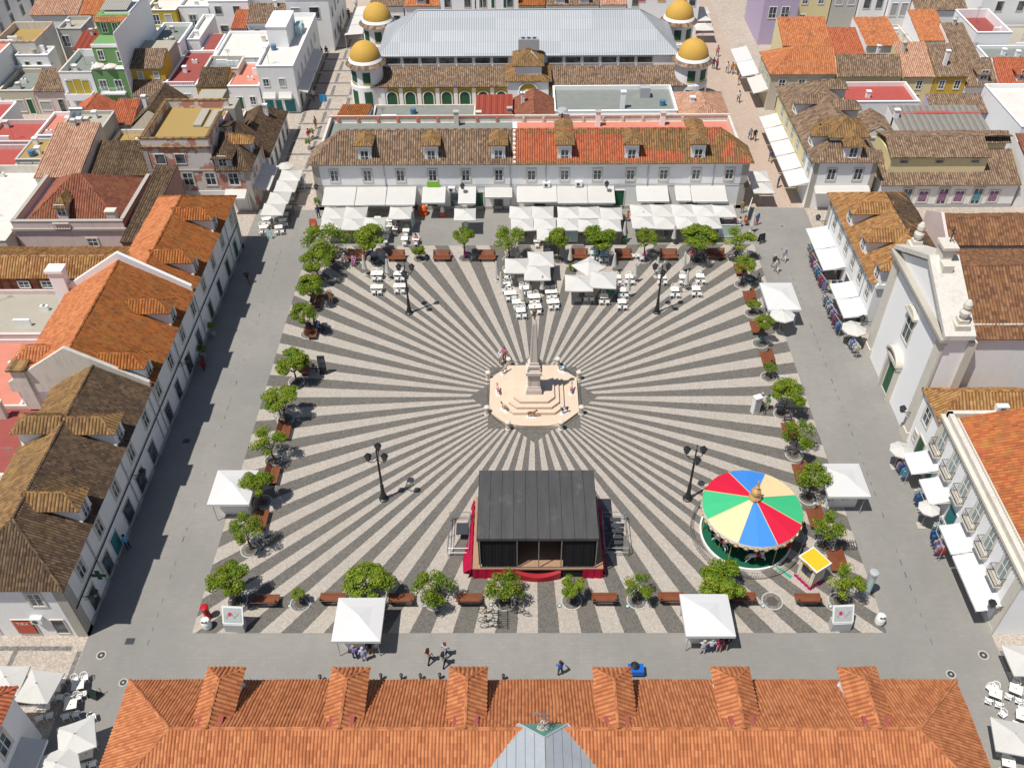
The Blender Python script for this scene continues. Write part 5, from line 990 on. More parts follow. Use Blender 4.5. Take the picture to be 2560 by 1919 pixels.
# quadruped statues standing on the monument base
def animal(kind):
    V=[(0,.42,.95),(0,.1,.92),(0,-.35,.93),(0,-.55,1.1),(0,-.72,1.32),(0,-.98,1.2)]; Rr=[(.17,.19),(.18,.21),(.16,.2),.11,.1,.06]; E=[(0,1),(1,2),(2,3),(3,4),(4,5)]; Z=[0,0,1,0,0,1]
    def add(ch,rs,root,z=0):
        p=root
        for v,r in zip(ch,rs): V.append(v); Rr.append(r); E.append((p,len(V)-1)); Z.append(z if v!=ch[-1] else 1); p=len(V)-1
    Z=[0,1,0,0,1]
    for s in(-1,1):
        add([(s*.11,.45,.7),(s*.12,.38,.5),(s*.12,.52,.3),(s*.12,.48,.03)],[.1,.06,.04,.045],0)
        add([(s*.11,-.38,.65),(s*.12,-.40,.38),(s*.12,-.38,.03)],[.08,.045,.045],2)
        add([(s*.13,-.66,1.43),(s*.2,-.63,1.52)],[.035,.02],4)
    add([(0,.66,.95),(0,.7,.55)],[.03,.02],0)
    return skin('animal_body',V,E,Rr,[IRON,IRON],Z)
AM=animal('cow')
def statue(x,y,z,label,rz,c1,c2):
    t=thing('animal_statue',label,'animal statue',(x,y,z),'painted animal figures on the monument base',rz); t.scale=(.62,)*3
    b=ob('body',AM,t,(0,0,.12)); b.material_slots[0].link='OBJECT'; b.material_slots[0].material=cloth(c1); b.material_slots[1].link='OBJECT'; b.material_slots[1].material=cloth(c2)
    m=MB(); m.box(-.3,.3,-.75,.75,0,.12); m.build('plinth',[WFR],t,L0)
statue(-0.23,-3.13,.3,'brown animal figure on the front edge of the monument base',R(90),(.22,.10,.05),(.4,.2,.1))
statue(2.89,-2.60,.3,'black and white animal figure on the front right corner of the monument base',R(-60),(.06,.07,.09),(.6,.6,.6))
statue(3.62,0.28,.3,'pink and white animal figure on the right side of the monument base',R(170),(.5,.2,.2),(.6,.5,.45))
statue(2.85,3.24,.3,'white and teal animal figure on the back right corner of the monument base',R(60),(.15,.25,.27),(.6,.6,.6))
statue(-2.85,3.09,.3,'pinkish brown animal figure on the back left corner of the monument base',R(140),(.42,.25,.2),(.5,.4,.35))
statue(-3.44,0.16,.3,'red and white patterned animal figure on the left side of the monument base',R(190),(.5,.15,.15),(.6,.5,.45))
statue(-2.75,-2.26,.3,'spotted brown animal figure on the front left corner of the monument base',R(-130),(.32,.2,.12),(.5,.42,.35))
# ------------------------------------------------------------------ stage
st_=thing('stage','temporary stage with black canopy roof and dark red skirt facing the orange building','stage',(0,-21,0))
m=MB(); m.box(-5.1,5.2,-21.0,-13.6,1.05,1.2); m.build('deck',[PLY],st_)
m=MB()
def wavy(mb,p,q,z0,z1,amp,n,mi=0,flare=0):
    p,q=Vector((p[0],p[1],0)),Vector((q[0],q[1],0)); d=(q-p); nn=Vector((d.y,-d.x,0)).normalized()
    f=lambda t,b:(p+d*t)+nn*(amp*math.sin(t*n*2.1)+b)
    for i in range(n):
        a,b=i/n,(i+1)/n; A,B=f(a,flare),f(b,flare); C,D=f(b,0),f(a,0); mb.face([(A.x,A.y,z0),(B.x,B.y,z0),(C.x,C.y,z1),(D.x,D.y,z1)],mi,sm=True)
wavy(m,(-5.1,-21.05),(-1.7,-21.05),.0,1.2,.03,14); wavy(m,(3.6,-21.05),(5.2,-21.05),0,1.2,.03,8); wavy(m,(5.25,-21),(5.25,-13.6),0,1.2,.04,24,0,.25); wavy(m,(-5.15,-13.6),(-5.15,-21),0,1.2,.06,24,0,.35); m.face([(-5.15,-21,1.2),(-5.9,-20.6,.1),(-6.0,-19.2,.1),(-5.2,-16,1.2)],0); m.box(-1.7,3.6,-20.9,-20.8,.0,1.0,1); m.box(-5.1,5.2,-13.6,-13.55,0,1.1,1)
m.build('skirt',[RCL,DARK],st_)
m=MB(); n=14
for i in range(n):
    t0,t1=i/n,(i+1)/n; f=lambda t:(-1.75+3.6*t,-21.12-.3*math.sin(math.pi*t),.85-.3*math.sin(math.pi*t)); g_=lambda t:(-1.75+3.6*t,-20.95,1.0-.5*math.sin(math.pi*t)); h_=lambda t:(-1.75+3.6*t,-21.12-.28*math.sin(math.pi*t),.0)
    m.face([f(t0),f(t1),g_(t1),g_(t0)],0,sm=True); m.face([h_(t0),h_(t1),f(t1),f(t0)],0,sm=True)
m.build('swag',[plain('swag_red',(.36,.02,.03),.7)],st_)
m=MB(); n=12; 
for i in range(n):
    for j in range(10):
        x0,x1=-4.62+9.24*i/n,-4.62+9.24*(i+1)/n; y0,y1=-20.95+6.9*j/10,-20.95+6.9*(j+1)/10
        z=lambda x,y:5.0+.10*math.sin((y+20.95)/6.9*math.pi)+.015*math.sin(x*3.1+y*.7)+.01*math.sin(x*7)
        m.face([(x0,y0,z(x0,y0)),(x1,y0,z(x1,y0)),(x1,y1,z(x1,y1)),(x0,y1,z(x0,y1))],0,sm=True)
m.box(-4.64,4.64,-20.99,-20.93,4.72,5.0); m.box(-4.66,-4.6,-20.93,-14.05,4.5,5.0); m.box(4.6,4.66,-20.93,-14.05,4.5,5.0); m.build('canopy_roof',[BLK],st_)
m=MB(); m.box(-4.55,4.55,-14.1,-14.0,1.2,4.95); m.box(-4.6,-4.5,-20.6,-14.1,1.2,4.7); m.box(4.5,4.6,-20.6,-14.1,1.2,4.7)
m.build('side_curtain',[BLK],st_)
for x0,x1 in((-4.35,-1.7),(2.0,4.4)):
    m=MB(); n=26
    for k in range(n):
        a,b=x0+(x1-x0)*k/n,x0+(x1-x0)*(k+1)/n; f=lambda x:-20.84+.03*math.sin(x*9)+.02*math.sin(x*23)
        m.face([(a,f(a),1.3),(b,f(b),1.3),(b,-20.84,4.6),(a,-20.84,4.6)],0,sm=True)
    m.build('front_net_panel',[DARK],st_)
m=MB()
for x in(-4.45,-1.58,.1,1.85,4.55): m.tube((x,-20.9,1.2),(x,-20.9,4.9),.045,6)
m.tube((-4.5,-20.9,1.3),(4.6,-20.9,1.3),.03,5); m.build('frame_post',[STEEL],st_)
for sx,x0,x1 in((-1,-7.2,-5.5),(1,5.5,7.4)):
    m=MB(); 
    for z in(.5,1.1): m.pipe([(x0,-18.9,z),(x0,-15.2,z),(x1,-15.2,z),(x1,-18.9,z),(x0,-18.9,z)] ,.03,5)
    for x in(x0,x1):
        for y in(-18.9,-17,-15.2): m.tube((x,y,0),(x,y,1.15),.03,5)
    m.tube((x0,-18.9,.1),(x1,-15.2,1.1),.02,4)
    if sx>0:
        for k in range(6): m.box(5.6,7.0,-18.4+k*.45,-18.0+k*.45,.15+k*.17,.2+k*.17,1)
    else: m.box(-6.6,-5.6,-17.4,-16.2,.9,.95,1)
    m.build('stair_and_railing',[STEEL,DKM,RCL],st_)
# ------------------------------------------------------------------ carousel
CX,CY=17.3,-16.7
ca=thing('carousel','round carousel with red, blue, green and cream striped canopy and golden finial','carousel',(CX,CY,0))
m=MB(); m.lathe(CX,CY,[(3.75,0),(3.75,.28),(3.62,.3)],48,1); m.lathe(CX,CY,[(3.62,.3),(0,.3)],48,0); m.build('floor',[CFL,WFR],ca)
cols=[CBL,CCR,CGR,CRD,CBL,CCR,CGR,CRD]; m=MB(); a0=R(-82.5-11.25); RR=3.95
# eight colours, each spanning two of sixteen facets, blue centred on the front
seq=[0,3,2,1,0,3,2,1]
for k in range(8):
    for h in range(6):
        a=R(-90-4)+(k-.5)*math.pi/4+h*math.pi/24; b=a+math.pi/24; am=R(-90-4)+(k-.5)*math.pi/4
        z=lambda r,t:3.5+1.15*(1-r/RR)**1.0
        for (r0,r1) in ((RR,RR*.66),(RR*.66,RR*.33),(RR*.33,.25)):
            sag=lambda r,aa:-.03*abs(math.sin((aa-am)*8))*(r/RR)
            m.face([(CX+r0*math.cos(a),CY+r0*math.sin(a),z(r0,0)+sag(r0,a)),(CX+r0*math.cos(b),CY+r0*math.sin(b),z(r0,0)+sag(r0,b)),(CX+r1*math.cos(b),CY+r1*math.sin(b),z(r1,0)+sag(r1,b)),(CX+r1*math.cos(a),CY+r1*math.sin(a),z(r1,0)+sag(r1,a))],seq[k])
m.build('canopy',[CBL,CCR,CGR,CRD],ca)
m=MB(); 
for k in range(8):
    a=R(-94)+(k-.5)*math.pi/4; m.tube((CX+.25*math.cos(a),CY+.25*math.sin(a),4.6),(CX+RR*math.cos(a),CY+RR*math.sin(a),3.52),.025,4)
m.build('canopy_seam',[CCR],ca)
m=MB(); 
for i in range(32):
    a,b=2*math.pi*i/32,2*math.pi*(i+1)/32; c=(a+b)/2
    m.face([(CX+4.0*math.cos(a),CY+4.0*math.sin(a),3.15),(CX+4.0*math.cos(b),CY+4.0*math.sin(b),3.15),(CX+3.97*math.cos(b),CY+3.97*math.sin(b),3.52),(CX+3.97*math.cos(a),CY+3.97*math.sin(a),3.52)],1)
    m.tube((CX+3.98*math.cos(c),CY+3.98*math.sin(c),3.2),(CX+4.06*math.cos(c),CY+4.06*math.sin(c),3.2),.22,10,0); m.tube((CX+4.0*math.cos(c),CY+4.0*math.sin(c),3.2),(CX+4.08*math.cos(c),CY+4.08*math.sin(c),3.2),.11,8,1)
m.build('rounding_board',[GOLD,WFR],ca)
m=MB(); m.lathe(CX,CY,[(.45,4.55),(.5,4.8),(.3,5.1),(.42,5.3),(.38,5.55),(.12,5.8),(.2,5.95),(.06,6.1),(.05,6.5),(.1,6.58),(0,6.7)],14); m.build('finial',[GOLD],ca)
m=MB(); m.lathe(CX,CY,[(.9,.3),(.9,3.4)],16); m.build('centre_drum',[DARK],ca)
HV=[(0,.35,.0),(0,0,-.02),(0,-.3,.05),(0,-.45,.3),(0,-.5,.5),(0,-.72,.42)]; HR=[(.13,.15),(.12,.14),(.13,.16),.085,.08,.05]; HE=[(0,1),(1,2),(2,3),(3,4),(4,5)]; HZ=[0,1,0,2,0]
def ad(ch,rs,root,z):
    p=root
    for v,r in zip(ch,rs): HV.append(v); HR.append(r); HE.append((p,len(HV)-1)); HZ.append(z); p=len(HV)-1
for s in(-1,1): ad([(s*.09,.4,-.2),(s*.1,.55,-.38),(s*.1,.6,-.6)],[.07,.04,.035],0,0); ad([(s*.09,-.4,-.15),(s*.1,-.6,-.25),(s*.1,-.62,-.48)],[.06,.035,.03],2,0)
ad([(0,.52,.05),(0,.66,-.2)],[.05,.03],0,2)
HM=skin('horse_body',HV,HE,HR,[WHP,REDP,GOLD],HZ)
for k in range(12):
    a=R(-94)+k*math.pi/6+.12; r_=2.95 if k%2==0 else 2.2; x,y=CX+r_*math.cos(a),CY+r_*math.sin(a); zz=1.15+.2*(k%3)
    m=MB(); m.tube((x,y,.3),(x,y,3.6),.03,6); p=m.build('horse_pole',[GOLD],ca)
    h=ob('horse',HM,p,Vector((x,y,zz)),a+math.pi); h.scale=(1.25,)*3
for k in range(6):
    a=R(-94)+R(30)+k*math.pi/3; x,y=CX+3.55*math.cos(a),CY+3.55*math.sin(a); m=MB(); m.tube((x,y,.3),(x,y,3.4),.035,6); m.build('support_pole',[GOLD],ca)
m=MB(); x,y=CX+2.9,CY-1.3; m.box(x-.45,x+.45,y-.35,y+.35,.3,.9); m.box(x-.45,x+.45,y+.2,y+.35,.9,1.4); m.build('red_sofa_seat',[REDP],ca)
fe=thing('carousel_fence','low round wire fence enclosing the carousel','fence',(CX,CY,0)); m=MB(); N_=72
for i in range(N_):
    a,b=2*math.pi*i/N_,2*math.pi*(i+1)/N_
    for z in(.12,.5,.9): m.tube((CX+4.5*math.cos(a),CY+4.5*math.sin(a),z),(CX+4.5*math.cos(b),CY+4.5*math.sin(b),z),.018,4)
    for t in (0,.5): c=a+(b-a)*t; m.tube((CX+4.5*math.cos(c),CY+4.5*math.sin(c),.0 if t==0 else .12),(CX+4.5*math.cos(c),CY+4.5*math.sin(c),.9),.012 if t else .022,4)
m.build('wire_panel',[STEEL],fe)
bo=thing('ticket_booth','small cream ticket booth with bright yellow roof and magenta base cloth by the carousel','booth',(21.5,-21.1,0),None,R(33))
m=MB(); m.box(-.62,.62,-.72,.72,0,2.35); m.build('body',[CRM],bo,L0)
for k in range(5): pass
m=MB(); 
for x in [-.6+.24*i for i in range(6)]: m.box(x-.04,x+.04,-.76,-.72,.3,2.3); m.box(x-.04,x+.04,.72,.76,.3,2.3)
for y in [-.6+.24*i for i in range(6)]: m.box(-.66,-.62,y-.04,y+.04,.3,2.3); m.box(.62,.66,y-.04,y+.04,.3,2.3)
m.build('white_stripe',[WFR],bo,L0)
m=MB(); m.box(-.82,.82,-.95,.95,2.35,2.5); m.build('roof_rim',[WFR],bo,L0); m=MB(); m.box(-.72,.72,-.85,.85,2.5,2.54); m.build('roof_sheet',[YEL],bo,L0)
m=MB(); m.box(-.68,-.62,-.45,.45,1.1,2.0); m.build('service_window',[GLS],bo,L0); m=MB(); wavy(m,(-.75,.85),(-.75,-.85),.0,.35,.04,14); wavy(m,(-.75,-.85),(.75,-.85),0,.35,.04,14); m.build('base_cloth',[MAG],bo,L0)
m=MB(); 
for k in range(7): m.tube((-.9,-.4+.13*k,2.45-.1*abs(k-3)*.3),(-.84,-.4+.13*k,2.45-.1*abs(k-3)*.3),.12,8)
m.build('gold_crest',[GOLD],bo,L0)
m=MB(); m.face([(20.05,-21.1,.02),(20.3,-20.9,.02),(18.6,-19.9+.6,.02),(18.4,-19.5+.4,.02)][::1]); tag(m.build('green_mat',[plain('mat_green',(.02,.35,.22),.8)],None),'narrow green mat on the cobbles leading from the carousel to the booth','mat')
# ------------------------------------------------------------------ lamps
def lantern(mb,x,y,z,s=1):
    mb.frus(x,y,z-.05*s,z,.06*s,.14*s,6,0,sm=False); mb.frus(x,y,z,z+.42*s,.15*s,.25*s,6,1,sm=False); mb.frus(x,y,z+.42*s,z+.62*s,.30*s,.12*s,6,0,sm=False); mb.frus(x,y,z+.62*s,z+.75*s,.1*s,.02*s,6,0)
    for k in range(6): a=math.pi*k/3; mb.tube((x+.15*s*math.cos(a),y+.15*s*math.sin(a),z),(x+.25*s*math.cos(a),y+.25*s*math.sin(a),z+.42*s),.018*s,4,0)
LG=plain('lantern_glass',(.10,.10,.10),.15,.5)
def lamp_post(x,y,rz,label,lamps):
    t=thing('lamp_post',label,'lamp post',(x,y,0),'tall black lamp posts on the square',rz)
    m=MB(); m.lathe(0,0,[(.42,0),(.42,.12),(.28,.2),(.26,.6),(.18,.8),(.15,1.6),(.17,1.7),(.11,1.9),(.09,4.9),(.13,5.0),(.07,5.1),(.06,5.9),(.09,6.0),(.03,6.2),(.03,6.55),(.07,6.62),(0,6.8)],12); m.build('post',[IRON],t,L0)
    for k in range(3):
        a=2*math.pi*k/3+math.pi/2; r_=.78; x_,y_=r_*math.cos(a),r_*math.sin(a); m=MB(); m.pipe([(0,0,5.0),(x_*.5,y_*.5,4.85),(x_,y_,5.1),(x_,y_,5.3)],.035,5); m.pipe([(0,0,5.35),(x_*.45,y_*.45,5.25),(x_*.8,y_*.8,5.0)],.022,4); lantern(m,x_,y_,5.35,1.15); m.build('lantern_arm',[IRON,LG],t,L0)
lamp_post(-13.18,13.13,R(60),'black three-lantern lamp post left of the café tables behind the obelisk',3)
lamp_post(13.36,13.07,R(60),'black three-lantern lamp post right of the café tables behind the obelisk',3)
lamp_post(-13.10,-12.81,0,'black three-lantern lamp post on the open cobbles left of the stage',3)
lamp_post(13.06,-12.87,R(180),'black three-lantern lamp post between stage and carousel',3)
def wall_lantern(x,y,z,face,label):
    t=thing('wall_lantern',label,'wall lantern',(x,y,z),'black wall lanterns on the facades',FROT[face]); m=MB(); m.tube((0,0,0),(0,-1.1,.1),.03,5); m.pipe([(0,0,-.5),(0,-.4,-.3),(0,-.8,0)],.02,4); m.pipe([(0,-.05,-.3),(0,-.3,-.05),(0,-.5,-.25),(0,-.2,-.4)],.02,4); lantern(m,0,-1.05,.12,1.1); m.build('bracket_and_lantern',[IRON,LG],t,L0)
wall_lantern(-34,1.3,3.3,'E','black bracket lantern on the taller orange-roofed west building'); wall_lantern(-34,-12.9,3.2,'E','black bracket lantern on the dark-roofed west building over a shop'); wall_lantern(-33.9,-24.9,3.2,'E','black bracket lantern at the south corner of the dark-roofed west building'); wall_lantern(-8.2,34,3.4,'S','black bracket lantern on the brown-roofed north building'); wall_lantern(9.2,34,3.6,'S','black bracket lantern on the red-roofed north building near the green door'); wall_lantern(-25.9,34,3.4,'S','black bracket lantern at the left corner of the north side'); wall_lantern(26,34,3.4,'S','black bracket lantern at the right corner of the north side'); wall_lantern(34,-5.3,2.9,'W','black bracket lantern on the church pilaster'); wall_lantern(34,7.6,3.0,'W','black bracket lantern just left of the church front'); wall_lantern(34,25.9,3.2,'W','black bracket lantern at the outer corner of the golden-roofed east building'); wall_lantern(34,-25.8,3.1,'W','black bracket lantern at the corner of the balcony building')
# ------------------------------------------------------------------ trees, planters
def crown(seed,nleaf,rx,rz_,gap=.0):
    rnd=random.Random(seed); m=MB(); cl=[]
    for i in range(17):
        a=rnd.uniform(0,6.28); e=rnd.uniform(-.35,1.0); rr=rnd.uniform(.45,.85)
        cl.append((rx*rr*math.cos(a)*math.cos(e),rx*rr*math.sin(a)*math.cos(e),rz_*.8*math.sin(e),rnd.uniform(.22,.42)*rx))
    cl.append((0,0,0,.5*rx))
    for i in range(nleaf):
        c=rnd.choice(cl); d=Vector((rnd.gauss(0,1),rnd.gauss(0,1),rnd.gauss(0,1))).normalized()*c[3]*(rnd.random()**.35)
        p=Vector((c[0],c[1],c[2]))+Vector((d.x,d.y,d.z*.8)); s_=rnd.uniform(.05,.09)
        n=(d.normalized()+Vector((rnd.gauss(0,.5),rnd.gauss(0,.5),rnd.gauss(0,.5)+.3))).normalized(); u=n.orthogonal().normalized(); u.rotate(Matrix.Rotation(rnd.uniform(0,6.28),3,n)); v=n.cross(u)
        mi=1 if (rnd.random()<.30 and d.z>-.1) else 0
        m.face([p-u*s_,p-v*s_*.55,p+u*s_,p+v*s_*.55],mi)
    o=m.build('crown',[LF1,LF2]); me=o.data; bpy.data.objects.remove(o); return me
def trunk(seed,h,r):
    rnd=random.Random(seed); m=MB(); x=y=0; pts=[(0,0,0)]
    for k in range(1,5): x+=rnd.uniform(-.08,.08); y+=rnd.uniform(-.08,.08); pts.append((x,y,h*k/4))
    for i,(a,b) in enumerate(zip(pts,pts[1:])): m.tube(a,b,r*(1-.12*i),7,0,r*(1-.12*(i+1)))
    for k in range(6):
        a=2*math.pi*k/6+rnd.uniform(-.3,.3); q_=pts[-1]; L=rnd.uniform(.6,1.0); m.tube(q_,(q_[0]+L*.5*math.cos(a),q_[1]+L*.5*math.sin(a),q_[2]+.4),r*.45,5,0,r*.3); m.tube((q_[0]+L*.5*math.cos(a),q_[1]+L*.5*math.sin(a),q_[2]+.4),(q_[0]+L*math.cos(a),q_[1]+L*math.sin(a),q_[2]+.9),r*.3,5,0,r*.12)
    o=m.build('trunk',[BARK]); me=o.data; bpy.data.objects.remove(o); return me
CROWN=[crown(i,6500,1.25,1.0) for i in range(4)]; CROWNS=[crown(20+i,2800,1.25,1.0) for i in range(3)]; TRUNK=[trunk(i,1.25,.11) for i in range(3)]
m=MB(); m.lathe(0,0,[(.82,0),(.82,.06),(.74,.06),(.74,.03)],28,0); m.lathe(0,0,[(.74,.035),(.42,.03)],24,1); m.lathe(0,0,[(.42,.05),(0,.08)],12,2); o_=m.build('planter_ring',[KERB,CALD,SOIL]); RING=o_.data; bpy.data.objects.remove(o_)
ti=0
def tree(x,y,w_,label,sparse=False,band=None,hc=2.7,group='small orange trees round the square'):
    """crown width w_; a thinner crown for sparse trees"""
    global ti; ti+=1; rnd=random.Random(ti*13); t=thing('orange_tree',label,'tree',(x,y,0),group)
    s_=w_/2.55; c=ob('crown',(CROWNS if sparse else CROWN)[ti%(3 if sparse else 4)],t,(0,0,hc),rnd.uniform(0,6.28)); c.scale=(s_*rnd.uniform(.95,1.08),s_*rnd.uniform(.9,1.05),s_*rnd.uniform(.78,.94)*(.8 if w_>3.5 else 1))
    k=ob('trunk',TRUNK[ti%3],t,(0,0,0),rnd.uniform(0,6.28)); k.scale=(.7+.3*s_,.7+.3*s_,max(.5,(hc-.75*s_)/1.5))
    if band: b=MB(); b.frus(0,0,.35,1.0,.14,.13,8); b.build('trunk_wrap',[band],t,L0)
    g=ob('planter_ring',RING,None,(x,y,0)); tag(g,'round kerb at foot of '+' '.join(label.split()[:11]),'planter','round planter kerbs under the trees'); return t
MGB=MAG
tree(-23.34,22.82,5.40,'wide grey-branched tree at the north-west corner above red scooters',True,band=None,hc=3.0)
tree(-18.30,23.25,4.40,'dense tree above seated people, second in the north row',False,band=None,hc=3.0)
tree(-12.86,23.21,1.65,'very small young tree between two benches, north row',False,band=None,hc=1.2)
tree(-7.64,23.29,2.70,'small tree with pink trunk wrap, north row',False,band=MAG,hc=3.0)
tree(-2.48,23.02,4.20,'loose open tree left of the white parasols, north row',True,band=None,hc=3.0)
tree(3.14,22.86,3.00,'yellow-green tree behind the three joined parasols, north row',False,band=None,hc=3.0)
tree(7.83,23.17,4.30,'broad golden-green tree over the glass tables, north row',False,band=None,hc=3.0)
tree(13.01,22.90,3.00,'thin split-crowned tree with pink trunk wrap, north row',True,band=MAG,hc=3.0)
tree(18.98,22.74,4.80,'largest golden-green tree of the north row',False,band=None,hc=3.0)
tree(23.45,22.82,3.80,'spreading tree at the north-east corner of the cobbles',True,band=None,hc=3.0)
tree(23.30,18.01,2.90,'thin young tree beside parked bicycles, top of the east row',True,band=None,hc=2.7)
tree(23.47,12.81,1.50,'tiny bush-like tree between two benches, east row',False,band=None,hc=1.2)
tree(23.35,7.81,2.20,'small tree with teal wrap near the octagonal white parasol, east row',False,band=TEAL,hc=2.7)
tree(23.20,2.66,1.40,'tiny dark green tree below a leaning bench, east row',False,band=None,hc=1.2)
tree(23.39,-2.53,3.70,'big dark green tree in the middle of the east row',False,band=None,hc=2.7)
tree(23.37,-7.74,3.30,'loose yellowish tree below the big dark one, east row',True,band=None,hc=2.7)
tree(23.41,-12.83,3.40,'tree overlapping the white stall roof, east row',True,band=None,hc=2.7)
tree(23.41,-18.06,2.70,'tree beside the carousel and coiled bicycle rack, east row',True,band=None,hc=2.7)
tree(23.34,-23.20,2.90,'tree by the round advertising pillar, south-east corner',True,band=None,hc=2.7)
tree(-23.86,18.99,3.70,'dense tree over parked bicycles, top of the west row',False,band=None,hc=2.7)
tree(-23.67,14.31,3.40,'yellow-green tree beside the man in orange, west row',False,band=None,hc=2.7)
tree(-23.49,9.57,3.10,'dark green tree shading seated people, west row',False,band=None,hc=2.7)
tree(-23.37,2.19,3.60,'tree with visible forked trunk, middle of the west row',False,band=None,hc=2.7)
tree(-23.45,-3.12,3.70,'tree with crisp round shadow, west row below the forked one',False,band=None,hc=2.7)
tree(-23.57,-8.30,3.30,'pale tree next to a tilted bench, west row',True,band=None,hc=2.7)
tree(-23.50,-13.17,2.90,'tree overlapping the western stall roof corner, west row',False,band=None,hc=2.7)
tree(-23.46,-18.21,3.10,'sparse tree with bare twigs, west row below the stall',True,band=None,hc=2.7)
tree(-23.42,-23.15,3.30,'tree near the red pillar box, south-west corner',False,band=None,hc=2.7)
tree(-18.44,-23.37,1.20,'tiny round tree between two benches, south row',False,band=None,hc=1.2)
tree(-12.95,-22.90,4.10,'broad tree overlapping the left white stall, south row',False,band=None,hc=2.0)
tree(-7.94,-23.28,3.30,'yellow-green loose tree left of the stage front, south row',True,band=None,hc=2.0)
tree(-2.54,-23.28,3.30,'thin tree above parked bicycles in front of the stage, south row',True,band=None,hc=2.0)
tree(2.65,-23.18,2.20,'narrow upright tree at the right front of the stage, south row',False,band=None,hc=2.0)
tree(7.73,-23.13,2.40,'small split tree with large clear ring, south row',True,band=None,hc=2.0)
tree(14.18,-22.72,4.10,'bright yellow-green tree behind the right white stall, south row',False,band=None,hc=2.0)
g_=ob('planter_ring',RING,None,(18.19,-23.20,0)); tag(g_,'empty round planter kerb without a tree, between two benches in the south row','planter','round planter kerbs under the trees')
# ------------------------------------------------------------------ benches
def bench(x,y,rz,label,):
    t=thing('park_bench',label,'bench',(x,y,0),'brown slatted benches round the square',rz)
    if not BP:
        s_=MB(); [s_.box(-1,1,-.42+k*.125,-.42+k*.125+.108,.42+.012*abs(k-2)**1.3,.46+.012*abs(k-2)**1.3) for k in range(6)]; b=MB()
        for k in range(5): y0=.34+k*.075; z0=.50+k*.105; slab(b,[(-1,y0,z0),(1,y0,z0),(1,y0+.07,z0+.098),(-1,y0+.07,z0+.098)],.03,0)
        l=MB(); l.box(-.03,.03,-.28,.32,0,.42); l.box(-.03,.03,.28,.34,.3,.6); l.box(-.03,.03,.34,.52,.6,.95)
        for n_,mm,mt in (('seat',s_,WOOD),('backrest',b,WOOD),('leg',l,DKM)): o=mm.build(n_,[mt]); BP[n_]=o.data; bpy.data.objects.remove(o)
    ob('seat',BP['seat'],t,L0); ob('backrest',BP['backrest'],t,L0)
    for x_ in (-.85,.85): ob('leg',BP['leg'],t,(x_,0,0))
BP={}
for x,y,l in ((-20.17,23.15,'bench with two seated people, north row'),(-15.52,23.00,'bench left of the very small young tree, north row'),(-10.30,22.96,'bench between the small young tree and the pink-wrapped tree, north row'),(-5.08,22.92,'bench right of the pink-wrapped tree, north row'),(5.56,23.07,'bench left of the broad golden-green tree, north row'),(10.63,23.04,'bench right of the broad golden-green tree, north row'),(15.82,23.00,'bench right of the split pink-wrapped tree, north row'),(21.29,23.07,'easternmost bench of the north row')): bench(x,y,0,l)
for x,y,l in ((-21.04,-23.26,'westernmost bench of the south row'),(-15.91,-23.11,'bench left of the left white stall, south row'),(-10.57,-23.17,'bench right of the left white stall, south row'),(-5.29,-23.17,'bench left of the trees before the stage, south row'),(5.17,-23.13,'bench right of the stage front, south row'),(10.35,-23.08,'bench left of the right white stall, south row'),(15.87,-23.09,'shaded bench right of the right white stall, south row'),(20.88,-23.20,'easternmost bench of the south row')): bench(x,y,math.pi,l)
for x,y,l in ((-23.20,14.93,'bench behind the man in orange, west row'),(-22.88,9.56,'bench shaded by the dark green tree, west row'),(-22.99,-4.96,'bench below the tree with the crisp shadow, west row'),(-23.00,-10.39,'bench above the western stall, west row'),(-22.99,-15.38,'bench below the western stall, west row'),(-22.63,3.91,'bench with a person in white, west row')): bench(x,y,R(90),l)
for x,y,l in ((23.35,20.43,'top bench of the east row'),(23.43,15.26,'bench above the tiny bush-like tree, east row'),(23.19,10.07,'bench above the teal-wrapped tree, east row'),(23.28,5.09,'bench above the tiny dark green tree, east row'),(23.26,-5.12,'bench below the big dark green tree, east row'),(23.11,-10.25,'bench left of the eastern stall, east row'),(23.17,-15.30,'bench right of the carousel canopy, east row'),(23.80,-19.67,'bench behind the ticket booth, east row')): bench(x,y,R(-90),l)
